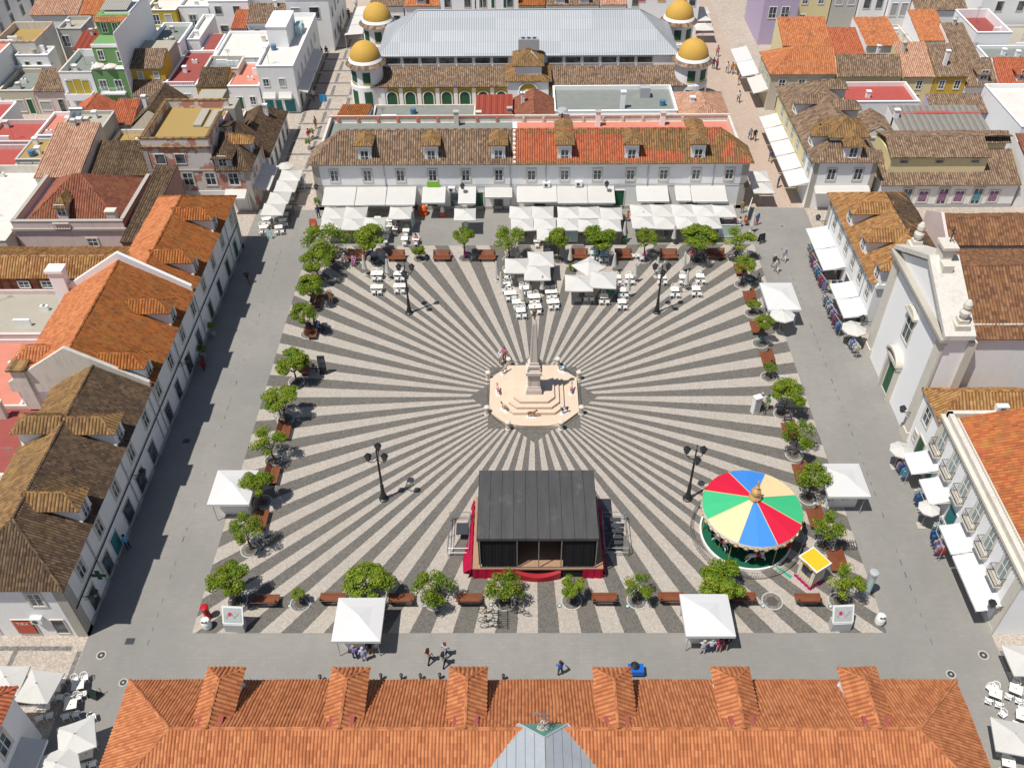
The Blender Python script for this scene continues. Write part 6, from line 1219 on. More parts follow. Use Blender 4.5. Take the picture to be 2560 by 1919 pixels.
# ------------------------------------------------------------------ parasols
PP={}
def para_proto(a,shape,dirt):
    k=(a,shape)
    if k in PP: return PP[k]
    n=4 if shape=='sq' else 8; H=2.3; A=2.3+.17*a+.1; m=MB(); R0=a/2*(math.sqrt(2) if n==4 else 1.05); ph=math.pi/4 if n==4 else 0; half=a/2
    def rim(t):   # point on the rim, t in 0..n
        i=int(t)%n; f=t-int(t); p=(R0*math.cos(ph+2*math.pi*i/n),R0*math.sin(ph+2*math.pi*i/n)); q_=(R0*math.cos(ph+2*math.pi*(i+1)/n),R0*math.sin(ph+2*math.pi*(i+1)/n)); return (p[0]+(q_[0]-p[0])*f,p[1]+(q_[1]-p[1])*f,H-.0+(.0))
    S_=4 if n==4 else 2
    for i in range(n*S_):
        t0,t1=i/S_,(i+1)/S_
        def P(t,r):
            x,y,z=rim(t); f=t-int(t); dr=(.10 if n==4 else .04)*math.sin(math.pi*(f if f else 0))*(r**1.2); return (x*r*(1-.02*math.sin(math.pi*f)),y*r*(1-.02*math.sin(math.pi*f)),A+(H-A)*r**.9-dr*.6+(.0))
        for r0,r1 in ((0,.25),(.25,.5),(.5,.75),(.75,1)):
            pts=[P(t0,r1),P(t1,r1),P(t1,r0),P(t0,r0)]
            if r0==0: pts=pts[:3]
            m.face(pts,0,sm=False)
        a_,b_=P(t0,1),P(t1,1); m.face([(a_[0],a_[1],a_[2]-.12),(b_[0],b_[1],b_[2]-.12),b_,a_],0)
    c=m.build('canopy',[CANV]); m=MB(); m.tube((0,0,0),(0,0,A+.12),.035,7); 
    for i in range(n): x,y=R0*math.cos(ph+2*math.pi*i/n),R0*math.sin(ph+2*math.pi*i/n); m.tube((0,0,A-.1),(x*.97,y*.97,H-.03),.015,4)
    p=m.build('pole',[ALU]); m=MB(); m.box(-.35,.35,-.35,.35,0,.09); b=m.build('base',[STG]); PP[k]=(c.data,p.data,b.data)
    for o in(c,p,b): bpy.data.objects.remove(o)
    return PP[k]
def parasol(x,y,a,label,rz=0,shape='sq',group='open white parasols'):
    t=thing('parasol',label,'parasol',(x,y,0),group,rz+random.uniform(-.03,.03)); c,p,b=para_proto(a,shape,0); o=ob('canopy',c,t,L0); o.rotation_euler=(random.uniform(-.015,.015),random.uniform(-.015,.015),0); ob('pole',p,t,L0); ob('base',b,t,L0)
def row(pts,a,fmt,**k):
    for i,(x,y) in enumerate(pts): parasol(x,y,a,fmt%ORD[i],**k)
L_=lambda *v:[(v[i],v[i+1]) for i in range(0,len(v),2)]
row(L_(-23.44,29.49,-20.90,29.59,-15.51,29.55),2.7,'white parasol, %s from left in the row against the left café awnings')
row(L_(-23.37,27.20,-20.81,27.18,-18.38,27.29),2.6,'white parasol, %s from left in the front row beside the north-west tree')
parasol(-7.82,29.17,2.6,'single free-standing white parasol over the grey paving, north side')
row(L_(-1.24,29.55,1.44,29.52,4.53,29.42,6.97,29.40,9.59,29.19),2.65,'white parasol, %s from left in the back row of the middle terrace')
row(L_(-0.98,26.94,1.66,26.99,4.36,26.97,6.81,26.63,9.20,26.75),2.65,'white parasol, %s from left in the front row of the middle terrace')
parasol(1.97,24.86,2.6,'white parasol standing forward of the middle terrace over the walkway')
row(L_(13.19,29.81,15.62,29.84,18.10,29.84,20.56,29.74,23.00,29.59),2.65,'white parasol, %s from left in the back row of the right terrace')
row(L_(13.16,27.27,15.66,27.25,18.24,27.22,20.85,27.25),2.75,'white parasol, %s from left in the front row of the right terrace')
G5='large white parasols on the cobbles behind the obelisk'
parasol(-1.58,18.62,2.8,'leftmost large white parasol on the cobbles behind the obelisk',group=G5); parasol(1.02,19.85,2.9,'rearmost of three joined white parasols on the cobbles',group=G5); parasol(0.59,17.29,2.9,'front one of three joined white parasols on the cobbles',group=G5)
parasol(6.28,18.39,2.7,'diagonally turned white parasol on the cobbles',R(40),group=G5); parasol(5.06,15.34,3.0,'white parasol front left of the diagonal one',group=G5); parasol(7.63,15.93,3.1,'white parasol front right of the diagonal one',R(-8),group=G5)
for i,(x,y) in enumerate(L_(-30.33,38.52,-30.41,35.90,-30.67,33.10,-30.89,30.49)): parasol(x,y,2.7,'white parasol, %s from the back beside the derelict house'%ORD[i])
parasol(-31.42,40.95,2.0,'small round white parasol at the back of the derelict house terrace',shape='oc')
parasol(-34.81,-31.67,2.45,'white parasol beside the white corner house, bottom left',R(-6)); parasol(-30.86,-35.29,2.4,'scalloped white parasol turned a little, bottom left',R(22)); parasol(-31.36,-37.24,2.5,'white parasol cut by the bottom edge, bottom left',R(30)); parasol(-37.21,-31.18,2.3,'white parasol half behind the red roof, bottom left'); parasol(31.10,-35.26,2.4,'white parasol over white chairs, bottom right',R(-12)); parasol(34.20,-29.60,2.4,'white parasol at the right edge above the white chairs')
parasol(25.63,9.67,2.5,'octagonal white parasol below the white marquee, east side',shape='oc'); parasol(32.35,7.46,2.4,'octagonal white parasol over clothes left of the church',shape='oc'); parasol(31.87,-9.30,2.0,'round white parasol at the end of the souvenir awnings',shape='oc'); parasol(32.08,-15.86,1.7,'crumpled white parasol between souvenir awnings',shape='oc')
row(L_(29.73,93.61,29.46,90.45,29.23,86.39),3.0,'white parasol, %s from the back beside the right market tower'); row(L_(-2.24,33.69,)[:0],2,'%s')
parasol(28.65,37.79,2.6,'white parasol at the foot of the shopping street, back'); parasol(28.66,34.97,2.6,'white parasol at the foot of the shopping street, front')
parasol(-61.10,61.27,1.7,'left pale pink round parasol on the green house terrace',shape='oc',group='pale pink parasols'); parasol(-59.30,61.05,1.7,'right pale pink round parasol on the green house terrace',shape='oc',group='pale pink parasols')
for o in list(COL.objects):
    if o.get('group')=='pale pink parasols':
        o.location.z=4.75
        for c in o.children:
            if c.name.startswith('canopy'): c.material_slots[0].link='OBJECT'; c.material_slots[0].material=plain('pink_canvas',(.75,.6,.56),.8)
# closed parasols
m=MB(); m.lathe(0,0,[(.03,2.75),(.1,2.6),(.16,2.0),(.26,1.2),(.3,.95),(.06,.98)],9,0,sm=False); o=m.build('c',[CANV]); CC_=o.data; bpy.data.objects.remove(o); m=MB(); m.tube((0,0,0),(0,0,1.4),.03,6); m.box(-.3,.3,-.3,.3,0,.08,1); o=m.build('c',[ALU,STG]); CP_=o.data; bpy.data.objects.remove(o)
CLN=[(-18.79,20.17,'closed white parasol left of the first café tables'),(-16.08,19.37,'closed white parasol between the first two café tables'),(-3.91,18.90,'closed parasol at the left edge of the dense table group'),(-3.37,16.87,'closed parasol left of the dense table group, nearer one'),(-1.03,14.27,'closed parasol in the middle of the dense table group'),(1.13,16.21,'closed parasol at the right of the dense table group'),(4.43,21.70,'closed parasol with a small hedge pot left of the diagonal parasol'),(9.32,20.39,'closed parasol right of the diagonal parasol'),(11.50,18.55,'closed parasol over the table right of the large parasols'),(10.48,15.83,'slanted closed parasol at the nearer right table'),(14.03,19.50,'closed parasol beside the right lamp post'),(17.15,20.48,'closed parasol behind the right-hand tables'),(16.93,16.98,'closed parasol among the right-hand tables'),(21.37,27.63,'closed parasol in front of the right terrace, right one'),(16.73,25.96,'closed parasol in front of the right terrace, middle one'),(13.34,29.08,'closed parasol in front of the right terrace, left one'),(11.01,26.73,'closed parasol with green board beside the walkway'),(26.40,28.59,'closed parasol at the right end of the right terrace'),(-7.73,28.75,'closed grey-white parasol behind the pink-wrapped tree')]
for x,y,l in CLN: t=thing('closed_parasol',l,'parasol',(x,y,0),'closed parasols',random.uniform(0,6)); ob('folded_canopy',CC_,t,L0); ob('pole',CP_,t,L0)
# ------------------------------------------------------------------ tables and chairs
def cproto(mat):
    r={}
    s_=MB(); s_.box(-.23,.23,-.22,.22,.41,.45); b=MB(); n=7
    P=[(.27*math.cos(a),.0+.26*math.sin(a)) for a in [R(-15+210*i/n) for i in range(n+1)]]
    b.pipe([(x,y,.68 if y<.12 else .82) for x,y in P],.028,5)
    for i in (2,3,4,5): b.tube((P[i][0],P[i][1],.82),(P[i][0]*.8,P[i][1]*.8,.45),.02,4)
    b.tube((P[0][0],P[0][1],.68),(.22,-.2,.43),.022,4); b.tube((P[-1][0],P[-1][1],.68),(-.22,-.2,.43),.022,4)
    l=MB(); l.tube((0,0,0),(-.0,0,.42),.022,4)
    for n_,mm in (('seat',s_),('backrest',b),('leg',l)): o=mm.build(n_,[mat]); r[n_]=o.data; bpy.data.objects.remove(o)
    return r
CW=cproto(WHP); CGN=cproto(GNP); WICK=plain('grey_wicker',(.16,.15,.14),.8); CWK=cproto(WICK)
def chair(x,y,rz,label,group,pr=None,parts=True,cat='chair'):
    pr=pr or CW; t=thing('cafe_chair',label,cat,(x,y,0),group,rz); ob('seat',pr['seat'],t,L0); ob('backrest',pr['backrest'],t,L0)
    for sx in(-.2,.2):
        for sy in(-.19,.19): ob('leg',pr['leg'],t,(sx*1.05,sy*1.05,0))
TPR={}
def table(x,y,w_,d_,rz,label,mat=None,group='café tables'):
    mat=mat or TCL; k=(w_,d_,mat.name); t=thing('cafe_table',label,'table',(x,y,0),group,rz)
    if k not in TPR:
        m=MB(); m.box(-w_/2,w_/2,-d_/2,d_/2,.71,.74); m.frus(0,0,.74,.77,.05,.04,6,1); o=m.build('x',[mat,DKM]); l=MB(); l.tube((0,0,0),(0,0,.71),.022,4); o2=l.build('y',[ALU]); TPR[k]=(o.data,o2.data); bpy.data.objects.remove(o); bpy.data.objects.remove(o2)
    ob('table_top',TPR[k][0],t,L0)
    for sx in(-1,1):
        for sy in(-1,1): ob('leg',TPR[k][1],t,(sx*(w_/2-.06),sy*(d_/2-.06),0))
def cset(x,y,w_,label,clabel,group,rz=0,n=(2,2),d_=.75,pr=None,mat=None):
    """table with n[0] chairs on its near side and n[1] on its far side"""
    table(x,y,w_,d_,rz,label,mat); c,s_=math.cos(rz),math.sin(rz)
    for side,cnt in ((-1,n[0]),(1,n[1])):
        for i in range(cnt):
            lx=(i-(cnt-1)/2)*.66; ly=side*(d_/2+.28); chair(x+lx*c-ly*s_,y+lx*s_+ly*c,rz+(math.pi if side<0 else 0)+random.uniform(-.15,.15),clabel,group,pr)
A_='white plastic armchair at the dense café tables behind the obelisk'; AG='chairs of the dense café tables'
for (x,y),l in zip(L_(-2.56,19.71,-0.87,18.13,-0.68,16.68,-2.83,17.26,-2.35,15.74,-1.49,14.21,0.20,15.10,-1.22,12.69,0.32,13.33,2.11,16.00,2.25,14.19,2.01,17.63),('table under the leftmost large parasol','cream table just in front of the three joined parasols','cream table second from the joined parasols','small cream table beside the left closed parasols','long cream table at the left of the dense group','cream table under the middle closed parasol','long cream table in the centre of the dense group','square table nearest the obelisk, left one','table nearest the obelisk right behind its tip','long cream table at the right of the dense group, upper','long cream table at the right of the dense group, lower','shaded table with a dark cloth below the joined parasols')):
    w_=1.35 if 'long' in l or 'just' in l or 'second' in l or 'under the m' in l or 'tip' in l else 1.0
    cset(x,y,w_,l,A_,AG,rz=.12,n=(2,2 if random.random()<.6 else 1),mat=DKM if 'dark' in l else None)
B_='white plastic armchair at the scattered tables right of the large parasols'; BG='chairs of the scattered right-hand tables'
for (x,y),l in zip(L_(6.20,15.53,7.82,15.08,9.67,14.14,9.99,16.21,10.87,18.68,9.47,18.64,14.50,18.60,16.87,18.59,18.76,18.75,15.61,16.27,17.97,16.43),('dark round-cornered table in parasol shade, right group','cream table with dark centre in front of the large parasols','square table nearest right of the large parasols','table beside the slanted closed parasol','table with black ashtray right of the large parasols','folded table behind the right large parasol','table behind the right lamp post','table beside the closed parasol, rear right','rearmost right table of the scattered group','nearest left table of the far right group','nearest right table of the far right group')): cset(x,y,.9,l,B_,BG,n=(2,1),mat=STG if 'dark round' in l else None)
cset(8.51,16.75,1.0,'green plastic table under the right large parasol','green plastic armchair at the green table','green chairs',n=(2,1),pr=CGN,mat=GNP)
cset(8.33,22.96,1.1,'pale glass table under the golden-green tree, right one','white armchair at the glass tables under the tree','chairs of the glass tables',mat=GLB); cset(7.35,23.32,1.1,'pale glass table under the golden-green tree, left one','white armchair at the glass tables under the tree','chairs of the glass tables',mat=GLB)
for i in range(3): chair(*[(11.78,23.11),(12.28,23.11),(12.73,22.58)][i],R(180),'white plastic chair lined up beside the north-row bench','chairs lined up by a bench')
C_='white armchair at the four tables near the left lamp post'; CG_='chairs of the four left tables'
for (x,y),l in zip(L_(-17.36,19.49,-14.78,19.47,-17.07,16.98,-14.56,17.18),('left table of the rear pair near the left lamp post','right table of the rear pair near the left lamp post','left table of the front pair near the left lamp post','right table of the front pair near the left lamp post')): cset(x,y,1.35,l,C_,CG_,n=(2,2 if 'rear' in l else 0))
D_='white armchair at the loose tables on the grey paving, north side'; DG='chairs of the loose north tables'
for (x,y),l in zip(L_(-14.87,28.25,-14.88,26.46,-17.14,30.56,-16.94,28.84,-17.14,26.85,-13.54,26.45,0.72,25.97),('small table on the grey paving, rear','small table on the grey paving, middle','long cream table beside the left terrace','small table right of the dense tree','table half behind the dense tree','table with a person in pink','small cream table in front of the forward parasol')): cset(x,y,.8,l,D_,DG,n=(1,1))
E_='white armchair at the corner terrace by the derelict house'; EG='chairs of the corner terrace'
for (x,y),l in zip(L_(-32.17,30.90,-30.07,30.62,-32.12,29.10,-30.26,29.08),('rear left table of the corner terrace','rear right table of the corner terrace','front left table of the corner terrace','front right table of the corner terrace')): cset(x,y,.9,l,E_,EG,rz=.2)
for (x,y),l in zip(L_(-30.00,38.77,-29.98,35.44,-29.91,33.52,-30.04,31.93,-30.22,40.82),('grey table on the pavement terrace, second back','grey table on the pavement terrace, third','grey table on the pavement terrace, fourth','grey table on the pavement terrace, front','grey table on the pavement terrace, rear')): cset(x,y,.9,l,'grey wicker chair on the pavement terrace beside the derelict house','wicker chairs of the pavement terrace',rz=.3,pr=CWK,mat=STG)
F_='white armchair at the bottom left terrace tables'; FG='chairs of the bottom left terrace'
for (x,y),l,rz in ((( -33.00,-30.62),'white square table left of the blackboard, bottom left',.25),((-32.98,-32.12),'white square table below the first one, bottom left',.25),((-34.81,-32.25),'grey shaded table by the white house wall, bottom left',.3),((-34.59,-30.84),'shaded table under the parasol edge, bottom left',.2),((-30.61,-35.66),'table half under the scalloped parasol, bottom left',.3)): cset(x,y,.85,l,F_,FG,rz=rz,n=(2,2))
chair(-31.25,-32.91,R(120),F_,FG)
for (x,y),l,rz in (((32.08,-31.24),'white square table with black ashtray, bottom right',-.45),((33.63,-30.94),'white square table at the right edge, bottom right',-.5),((33.29,-32.92),'white table above the parasol, right edge',-.4),((31.04,-36.17),'table beneath the bottom right parasol',-.3)): cset(x,y,.85,l,'white armchair at the bottom right tables','chairs of the bottom right tables',rz=rz,n=(2,1))
chair(32.00,-30.72,R(-60),'white armchair at the bottom right tables','chairs of the bottom right tables'); chair(32.13,-32.68,R(30),'white armchair at the bottom right tables','chairs of the bottom right tables')
G_='dark wicker chair in the shade under the northern terrace parasols'; GG='wicker chairs of the northern terraces'
random.seed(11); kk=0
for x0,x1 in ((-24,-14.5),(-1.5,10),(13,24.5)):
    x=x0+.8
    while x<x1:
        for y in (31.0,28.7): kk+=1; cset(x,y,.8,'shaded café table, %s from left in the %s row under the northern parasols'%(ORD[min(15,(kk-1)//2)],'back' if y>30 else 'front'),G_,GG,n=(1,1),pr=CWK,mat=TCL)
        x+=2.3
# menu and glass screens, potted plants
def screen(x,y,rz,label,w_=1.6,h=1.9,g=GLB): t=thing('glass_screen',label,'screen',(x,y,0),'wind screens of the terraces',rz); m=MB(); m.box(-w_/2,w_/2,-.02,.02,.3,h-.1); m.build('pane',[g],t,L0); m=MB(); [m.box(a,b,-.04,.04,c,d) for a,b,c,d in ((-w_/2-.05,-w_/2,0,h),(w_/2,w_/2+.05,0,h),(-w_/2,w_/2,h-.1,h),(-w_/2,w_/2,.2,.3))]; m.build('frame',[WFR],t,L0)
screen(23.41,27.25,0,'white-framed glass screen in front of the right terrace',2.4); screen(4.77,26.41,R(0),'white-framed screen behind the yellow-green tree',1.4); screen(26.76,32.32,R(70),'slanted white screen at the right end of the right terrace',3,1.6); screen(-14.18,30.07,R(80),'tall white-framed screen beside the left terrace',1,2.2)
def aboard(x,y,rz,label,mat,w_=.6,h=1.0):
    t=thing('menu_board',label,'sign board',(x,y,0),None,rz)
    m=MB()
    for s_ in(-1,1): slab(m,[(-w_/2,-s_*.28,0),(w_/2,-s_*.28,0),(w_/2,-s_*.03,h),(-w_/2,-s_*.03,h)],.02,0); 
    m.box(-w_/2-.04,-w_/2,-.3,-.26,0,h,1); m.build('panel',[mat,WOOD],t,L0); 
    m=MB(); 
    for k in range(6): m.box(-w_/2+.1,w_/2-.12-.08*(k%3),-.27+.036*k,-.262+.036*k,.12+.13*k,.15+.13*k)
    m.build('chalk_writing',[WFR],t,L0)
aboard(-31.80,-31.07,R(160),'black chalkboard beside the white table, bottom left',CHAR,.75,.9); aboard(27.14,26.36,R(20),'black chalkboard with white menu lines near the north-east tree',CHAR,.75,1.2); aboard(-26.30,30.17,0,'menu board on the grey paving left of the parasols',POST,.8,1.1); aboard(11.07,26.61,0,'green board below a closed parasol by the walkway',GRND,.6,1.1); aboard(-31.16,27.68,R(15),'pale menu board in front of the corner terrace',GLB,.6,1.1)
def pot(x,y,label,h=.9,mat=LF1,z=0): t=thing('potted_plant',label,'plant',(x,y,z),'potted plants'); m=MB(); m.frus(0,0,0,.4,.22,.3,10); m.build('pot',[STG],t,L0); c=ob('leaves',CROWNS[0],t,(0,0,h)); c.scale=(.4,.4,.5)
pot(-33.31,9.43,'large potted shrub in a white box by the west facade',1.3); pot(-33.55,6.09,'potted plant with yellow flowers by the west facade',1.0); pot(4.62,20.76,'low hedge pot under a closed parasol',.5); pot(-30.20,52.62,'potted palm at the street corner left of the north side, back',1.1); pot(-30.18,49.61,'potted palm at the street corner left of the north side, front',1.1); pot(-26.38,34.13,'slim climbing plant at the left end of the north façade',1.2); pot(11.11,31.15,'red-flowered pot at the right edge of the middle terrace',.6); pot(64.23,83.45,'leafy tree top behind the pinkish roof, right',3.6)
pot(-50.13,89.19,'green pot plant on a white balcony, upper left',.6,z=3.0)
# ------------------------------------------------------------------ stalls
def stall(x,y,a,b,label,goods,rz=0):
    t=thing('market_stall',label,'stall',(x,y,0),'white square-roofed stalls',rz); A,B=a/2,b/2; m=MB(); z0,z1=2.45,3.05
    P=[(-A,-B),(A,-B),(A,B),(-A,B)]; C=(0,0)
    for i in range(4):
        p,q_=P[i],P[(i+1)%4]
        for k in range(4):
            f0,f1=k/4,(k+1)/4; u=(p[0]+(q_[0]-p[0])*f0,p[1]+(q_[1]-p[1])*f0); v=(p[0]+(q_[0]-p[0])*f1,p[1]+(q_[1]-p[1])*f1)
            zz=lambda f:z0+.0; mid=lambda w_,r:(w_[0]*r,w_[1]*r,z1+(z0-z1)*r-.05*math.sin(math.pi*r))
            m.face([mid(u,1),mid(v,1),mid(v,.5),mid(u,.5)],0,sm=True); m.face([mid(u,.5),mid(v,.5),(0,0,z1)],0,sm=True)
            m.face([(u[0],u[1],z0-.28),(v[0],v[1],z0-.28),(v[0],v[1],z0),(u[0],u[1],z0)],0)
    m.build('canopy',[CANT],t,L0); 
    for sx in(-1,1):
        for sy in(-1,1): m=MB(); m.tube((sx*(A-.3),sy*(B-.3),0),(sx*(A-.3),sy*(B-.3),2.4),.035,6); m.build('pole',[ALU],t,L0)
    m=MB(); m.box(-A*.72,A*.72,-B*.5,-B*.5+.6,0,.9); m.box(-A*.72,A*.72,B*.5,B*.5+.5,0,1.6); m.build('counter',[WHP],t,L0)
    m=MB(); rnd=random.Random(int(x*10)); 
    for k in range(22):
        gx=-A*.68+k*(A*1.36/22); gy=-B*.5+rnd.uniform(.03,.4); m.box(gx,gx+.11,gy,gy+.12,.9,.9+rnd.uniform(.05,.22),k%len(goods))
    m.build('goods',goods,t,L0)
GD=[REDP,BLUP,GOLD,WFR,DKM]
stall(-25.45,-13.55,3.5,3.8,'closed white stall with square roof on the west side paving',[WFR,ALU]); stall(-13.2,-26.35,3.55,3.7,'white square-roofed stall at the left of the south row with customers',[WFR,STG,LF1]); stall(12.4,-26.0,3.6,3.6,'white square-roofed stall at the right of the south row with customers',GD); stall(25.9,-12.9,3.5,3.7,'white square-roofed stall right of the carousel with small goods',[DKM,WFR,REDP]); stall(26.0,12.65,3.4,4.7,'long white marquee beside the east tree row',[WFR,ALU])
for sx,px,py in ((0,1460,400),): m=MB()
# clothing racks by the east awnings
random.seed(5)
CC=[cloth(c) for c in ((.35,.05,.06),(.05,.12,.3),(.05,.08,.12),(.5,.42,.25),(.2,.1,.22),(.6,.6,.6),(.03,.03,.05),(.08,.18,.12),(.25,.2,.35),(.15,.3,.45),(.45,.4,.42))]
def rack(x,y,rz,label):
    t=thing('clothes_rack',label,'clothes rack',(x,y,0),'clothes racks of the east side shops',rz); m=MB(); m.tube((-.9,0,0),(-.9,0,1.7),.025,5); m.tube((.9,0,0),(.9,0,1.7),.025,5); m.tube((-.9,0,1.7),(.9,0,1.7),.025,5); m.tube((-.9,-.3,.03),(-.9,.3,.03),.025,4); m.tube((.9,-.3,.03),(.9,.3,.03),.025,4); m.build('rail',[ALU],t,L0)
    for k in range(12):
        if random.random()<.22: continue
        xx=-.8+k*.145; L=random.uniform(.4,1.15); g=MB(); c=[(xx-.05,-.28),(xx+.05,-.28),(xx+.05,.28),(xx-.05,.28)]; g.prism([(xx-.05,-.3),(xx+.05,-.3),(xx+.04,.3),(xx-.05,.3)],1.66-L,1.5); g.prism([(xx-.03,-.12),(xx+.03,-.12),(xx+.03,.12),(xx-.03,.12)],1.5,1.68); g.build('garment',[random.choice(CC)],t,L0)
for i,(x,y,l) in enumerate(((31.9,22.6,'blue-white beach towels rack at the north end of the first east awning'),(31.8,20.8,'red and dark garments rack, second along the first east awning'),(31.8,18.9,'mixed garments rack, third along the first east awning'),(31.8,17.1,'purple and teal garments rack at the south end of the first east awning'),(31.5,13.3,'dark garments rack at the north end of the second east awning'),(31.5,11.5,'blue and orange garments rack along the second east awning'),(31.5,9.7,'bright mixed garments rack along the second east awning'),(32.3,6.2,'yellow and purple garments rack left of the church pilaster'))): rack(x,y,R(90+8),l)
rack(33.0,16.4,0,'garments rack set crosswise between the two east awnings'); rack(32.8,8.2,0,'garments rack under the octagonal parasol by the church'); rack(32.0,-10.4,R(95),'postcard and scarf rack near the balcony building'); rack(32.7,-16.9,R(60),'pale scarves rack between souvenir awnings'); rack(32.3,-14,R(90),'rack behind the cream souvenir awning'); rack(32.2,-18.6,R(90),'rack under the longest souvenir awning')
# shopping street canopies
for a0,a1 in ((34.4,38),(38.2,41.8),(42,45.6),(45.8,49.4),(49.6,53)): awning(ne,a0,a1,34,3.3,2.3,2.75,'W',CANT)
for a0,a1 in ((66.2,71),(71.2,76.2)): awning(a_,a0,a1,34.2,3.2,2.4,2.7,'W',CANT)
tn=thing('market_tent','long white market tent beside the left market towers','tent',(-28.3,90,0)); m=MB()
for k in range(3):
    y0,y1=83.5+k*4.2,87.6+k*4.2; m.face([(-29.8,y0,2.4),(-26.8,y0,2.6),(-26.8,y1,2.6),(-29.8,y1,2.4)][::1]); m.face([(-29.8,y0,2.1),(-29.8,y0,2.4),(-29.8,y1,2.4),(-29.8,y1,2.1)]); 
    for x in(-29.7,-27): m.tube((x,y0+.1,0),(x,y0+.1,2.4),.04,5)
m.build('canopy',[CANV],tn)
# ------------------------------------------------------------------ street furniture
def mapboard(x,y,rz,label):
    t=thing('map_board',label,'map board',(x,y,0),'tilted city map boards',rz); m=MB(); m.box(-.75,.75,-.35,.35,0,.95); m.build('plinth',[ALU],t,L0); m=MB(); slab(m,[(-.8,-.25,1.0),(.8,-.25,1.0),(.8,.45,2.25),(-.8,.45,2.25)],.08,0); m.build('frame',[WFR],t,L0); m=MB(); slab(m,[(-.68,-.21,1.11),(.68,-.21,1.11),(.68,.375,2.155),(-.68,.375,2.155)],.02,0); o_=m.build('map_panel',[plain('map_paper',(.42,.46,.46),.3,.5,var=.25,sc=3)],t,L0)
    m=MB(); m.tube((-.22,.12,1.74),(-.22,.10,1.76),.13,10,0); 
    for k in range(5): m.tube((-.45+k*.2,-.06+.11*(k%3),1.42+.2*(k%3)),(-.3+k*.2,-.02+.1*((k+1)%3),1.49+.18*((k+1)%3)),.012,4)
    m.build('map_marking',[REDP],t,L0)
mapboard(-22.91,-25.58,R(-3),'tilted city map board at the south-west corner beside the red pillar box'); mapboard(22.74,-25.51,R(3),'tilted city map board at the south-east corner beside the white bin')
def tagm(m,name,mats,loc,label,cat,group=None,rz=0): o=m.build(name,mats,None,(loc[0],loc[1],loc[2] if len(loc)>2 else 0)); o.rotation_euler.z=rz; return tag(o,label,cat,group)
t=thing('pillar_box','red cylindrical pillar box at the south-west corner','pillar box',(-25.32,-24.61,0)); m=MB(); m.lathe(0,0,[(.3,0),(.3,.15),(.25,.2),(.25,1.25),(.32,1.3),(.32,1.42),(.2,1.5),(0,1.52)],16); m.build('body',[RBX],t,L0); m=MB(); m.box(-.12,.12,-.27,-.24,1.0,1.05); m.build('slot',[DKM],t,L0)
def bin_(x,y,label): t=thing('litter_bin',label,'litter bin',(x,y,0),'white barrel litter bins'); m=MB(); m.lathe(0,0,[(.3,0),(.38,.3),(.38,.7),(.3,1.0),(.12,1.08),(0,1.09)],16); m.build('body',[WHP],t,L0); m=MB(); m.box(-.2,.2,-.30,.0,1.0,1.04); m.build('opening',[DKM],t,L0)
bin_(-25.14,-25.48,'white barrel-shaped litter bin beside the red pillar box'); bin_(25.85,-25.16,'white barrel-shaped litter bin at the south-east corner')
t=thing('advertising_pillar','round grey advertising pillar with pale poster at the south-east corner','advertising pillar',(25.53,-22.57,0)); m=MB(); m.lathe(0,0,[(.4,0),(.4,.15),(.32,.2),(.32,2.7),(.36,2.75),(.34,2.9),(0,2.95)],20); m.build('drum',[ALU],t,L0); m=MB(); 
for k in range(5): a,b=R(-130+k*14),R(-116+k*14); m.face([(.33*math.cos(a),.33*math.sin(a),.7),(.33*math.cos(b),.33*math.sin(b),.7),(.33*math.cos(b),.33*math.sin(b),2.4),(.33*math.cos(a),.33*math.sin(a),2.4)])
m.build('poster',[GLB],t,L0)
t=thing('info_totem','dark slab-shaped information totem beside the west tree row','information totem',(-20.87,3.38,0)); m=MB(); m.box(-.35,.35,-.12,.12,0,2.3); m.build('slab',[IRON],t,L0); m=MB(); m.box(-.28,.28,-.13,-.12,1.0,2.1); m.build('screen',[GLS],t,L0)
t=thing('white_display_stand','white upright display stand beside people and bicycle, east part of the cobbles','display stand',(20.88,-2.21,0),None,R(20)); m=MB(); m.box(-.35,.35,-.25,.25,0,1.9); m.box(-.4,.4,-.3,.3,1.9,2.0); m.build('cabinet',[WHP],t,L0); m=MB(); m.box(-.28,.28,-.27,-.25,.3,1.7); m.build('panel',[ALU],t,L0)
t=thing('street_sign','blue double street sign on a pole in the street left of the market','street sign',(-29.21,58.95,0)); m=MB(); m.tube((0,0,0),(0,0,3.6),.04,6); m.build('pole',[ALU],t,L0); m=MB(); m.box(-.6,-.03,-.03,.0,2.5,3.6); m.box(.03,.45,-.03,0,2.5,3.5); m.build('plate',[BLUP],t,L0)
def manhole(x,y,r,label,sqr=False):
    m=MB()
    if sqr: m.box(-r,r,-r*.8,r*.8,.0,.012)
    else: m.lathe(0,0,[(r,.012),(r*.72,.014)],20,1); m.lathe(0,0,[(r*.72,.016),(r*.25,.016)],16,0); m.lathe(0,0,[(r*.25,.02),(0,.02)],10,1)
    tagm(m,'manhole_cover',[DKM,STG],(x,y),label,'manhole cover','manhole covers in the paving')
manhole(-32.49,-27.84,.38,'round manhole cover near the south-west corner house'); manhole(-30.72,-26.67,.33,'square brown manhole plate in the south-west street',True); manhole(-30.14,-30.04,.34,'round manhole cover beside the orange roof corner, left'); manhole(32.75,-27.86,.4,'round manhole cover near the balcony building corner'); manhole(29.83,-29.40,.36,'round manhole cover beside the orange roof corner, right'); manhole(30.35,29.82,.3,'round manhole cover in the north-east street'); manhole(-32.10,-5.82,.33,'square manhole in the shadow of the west side',True)
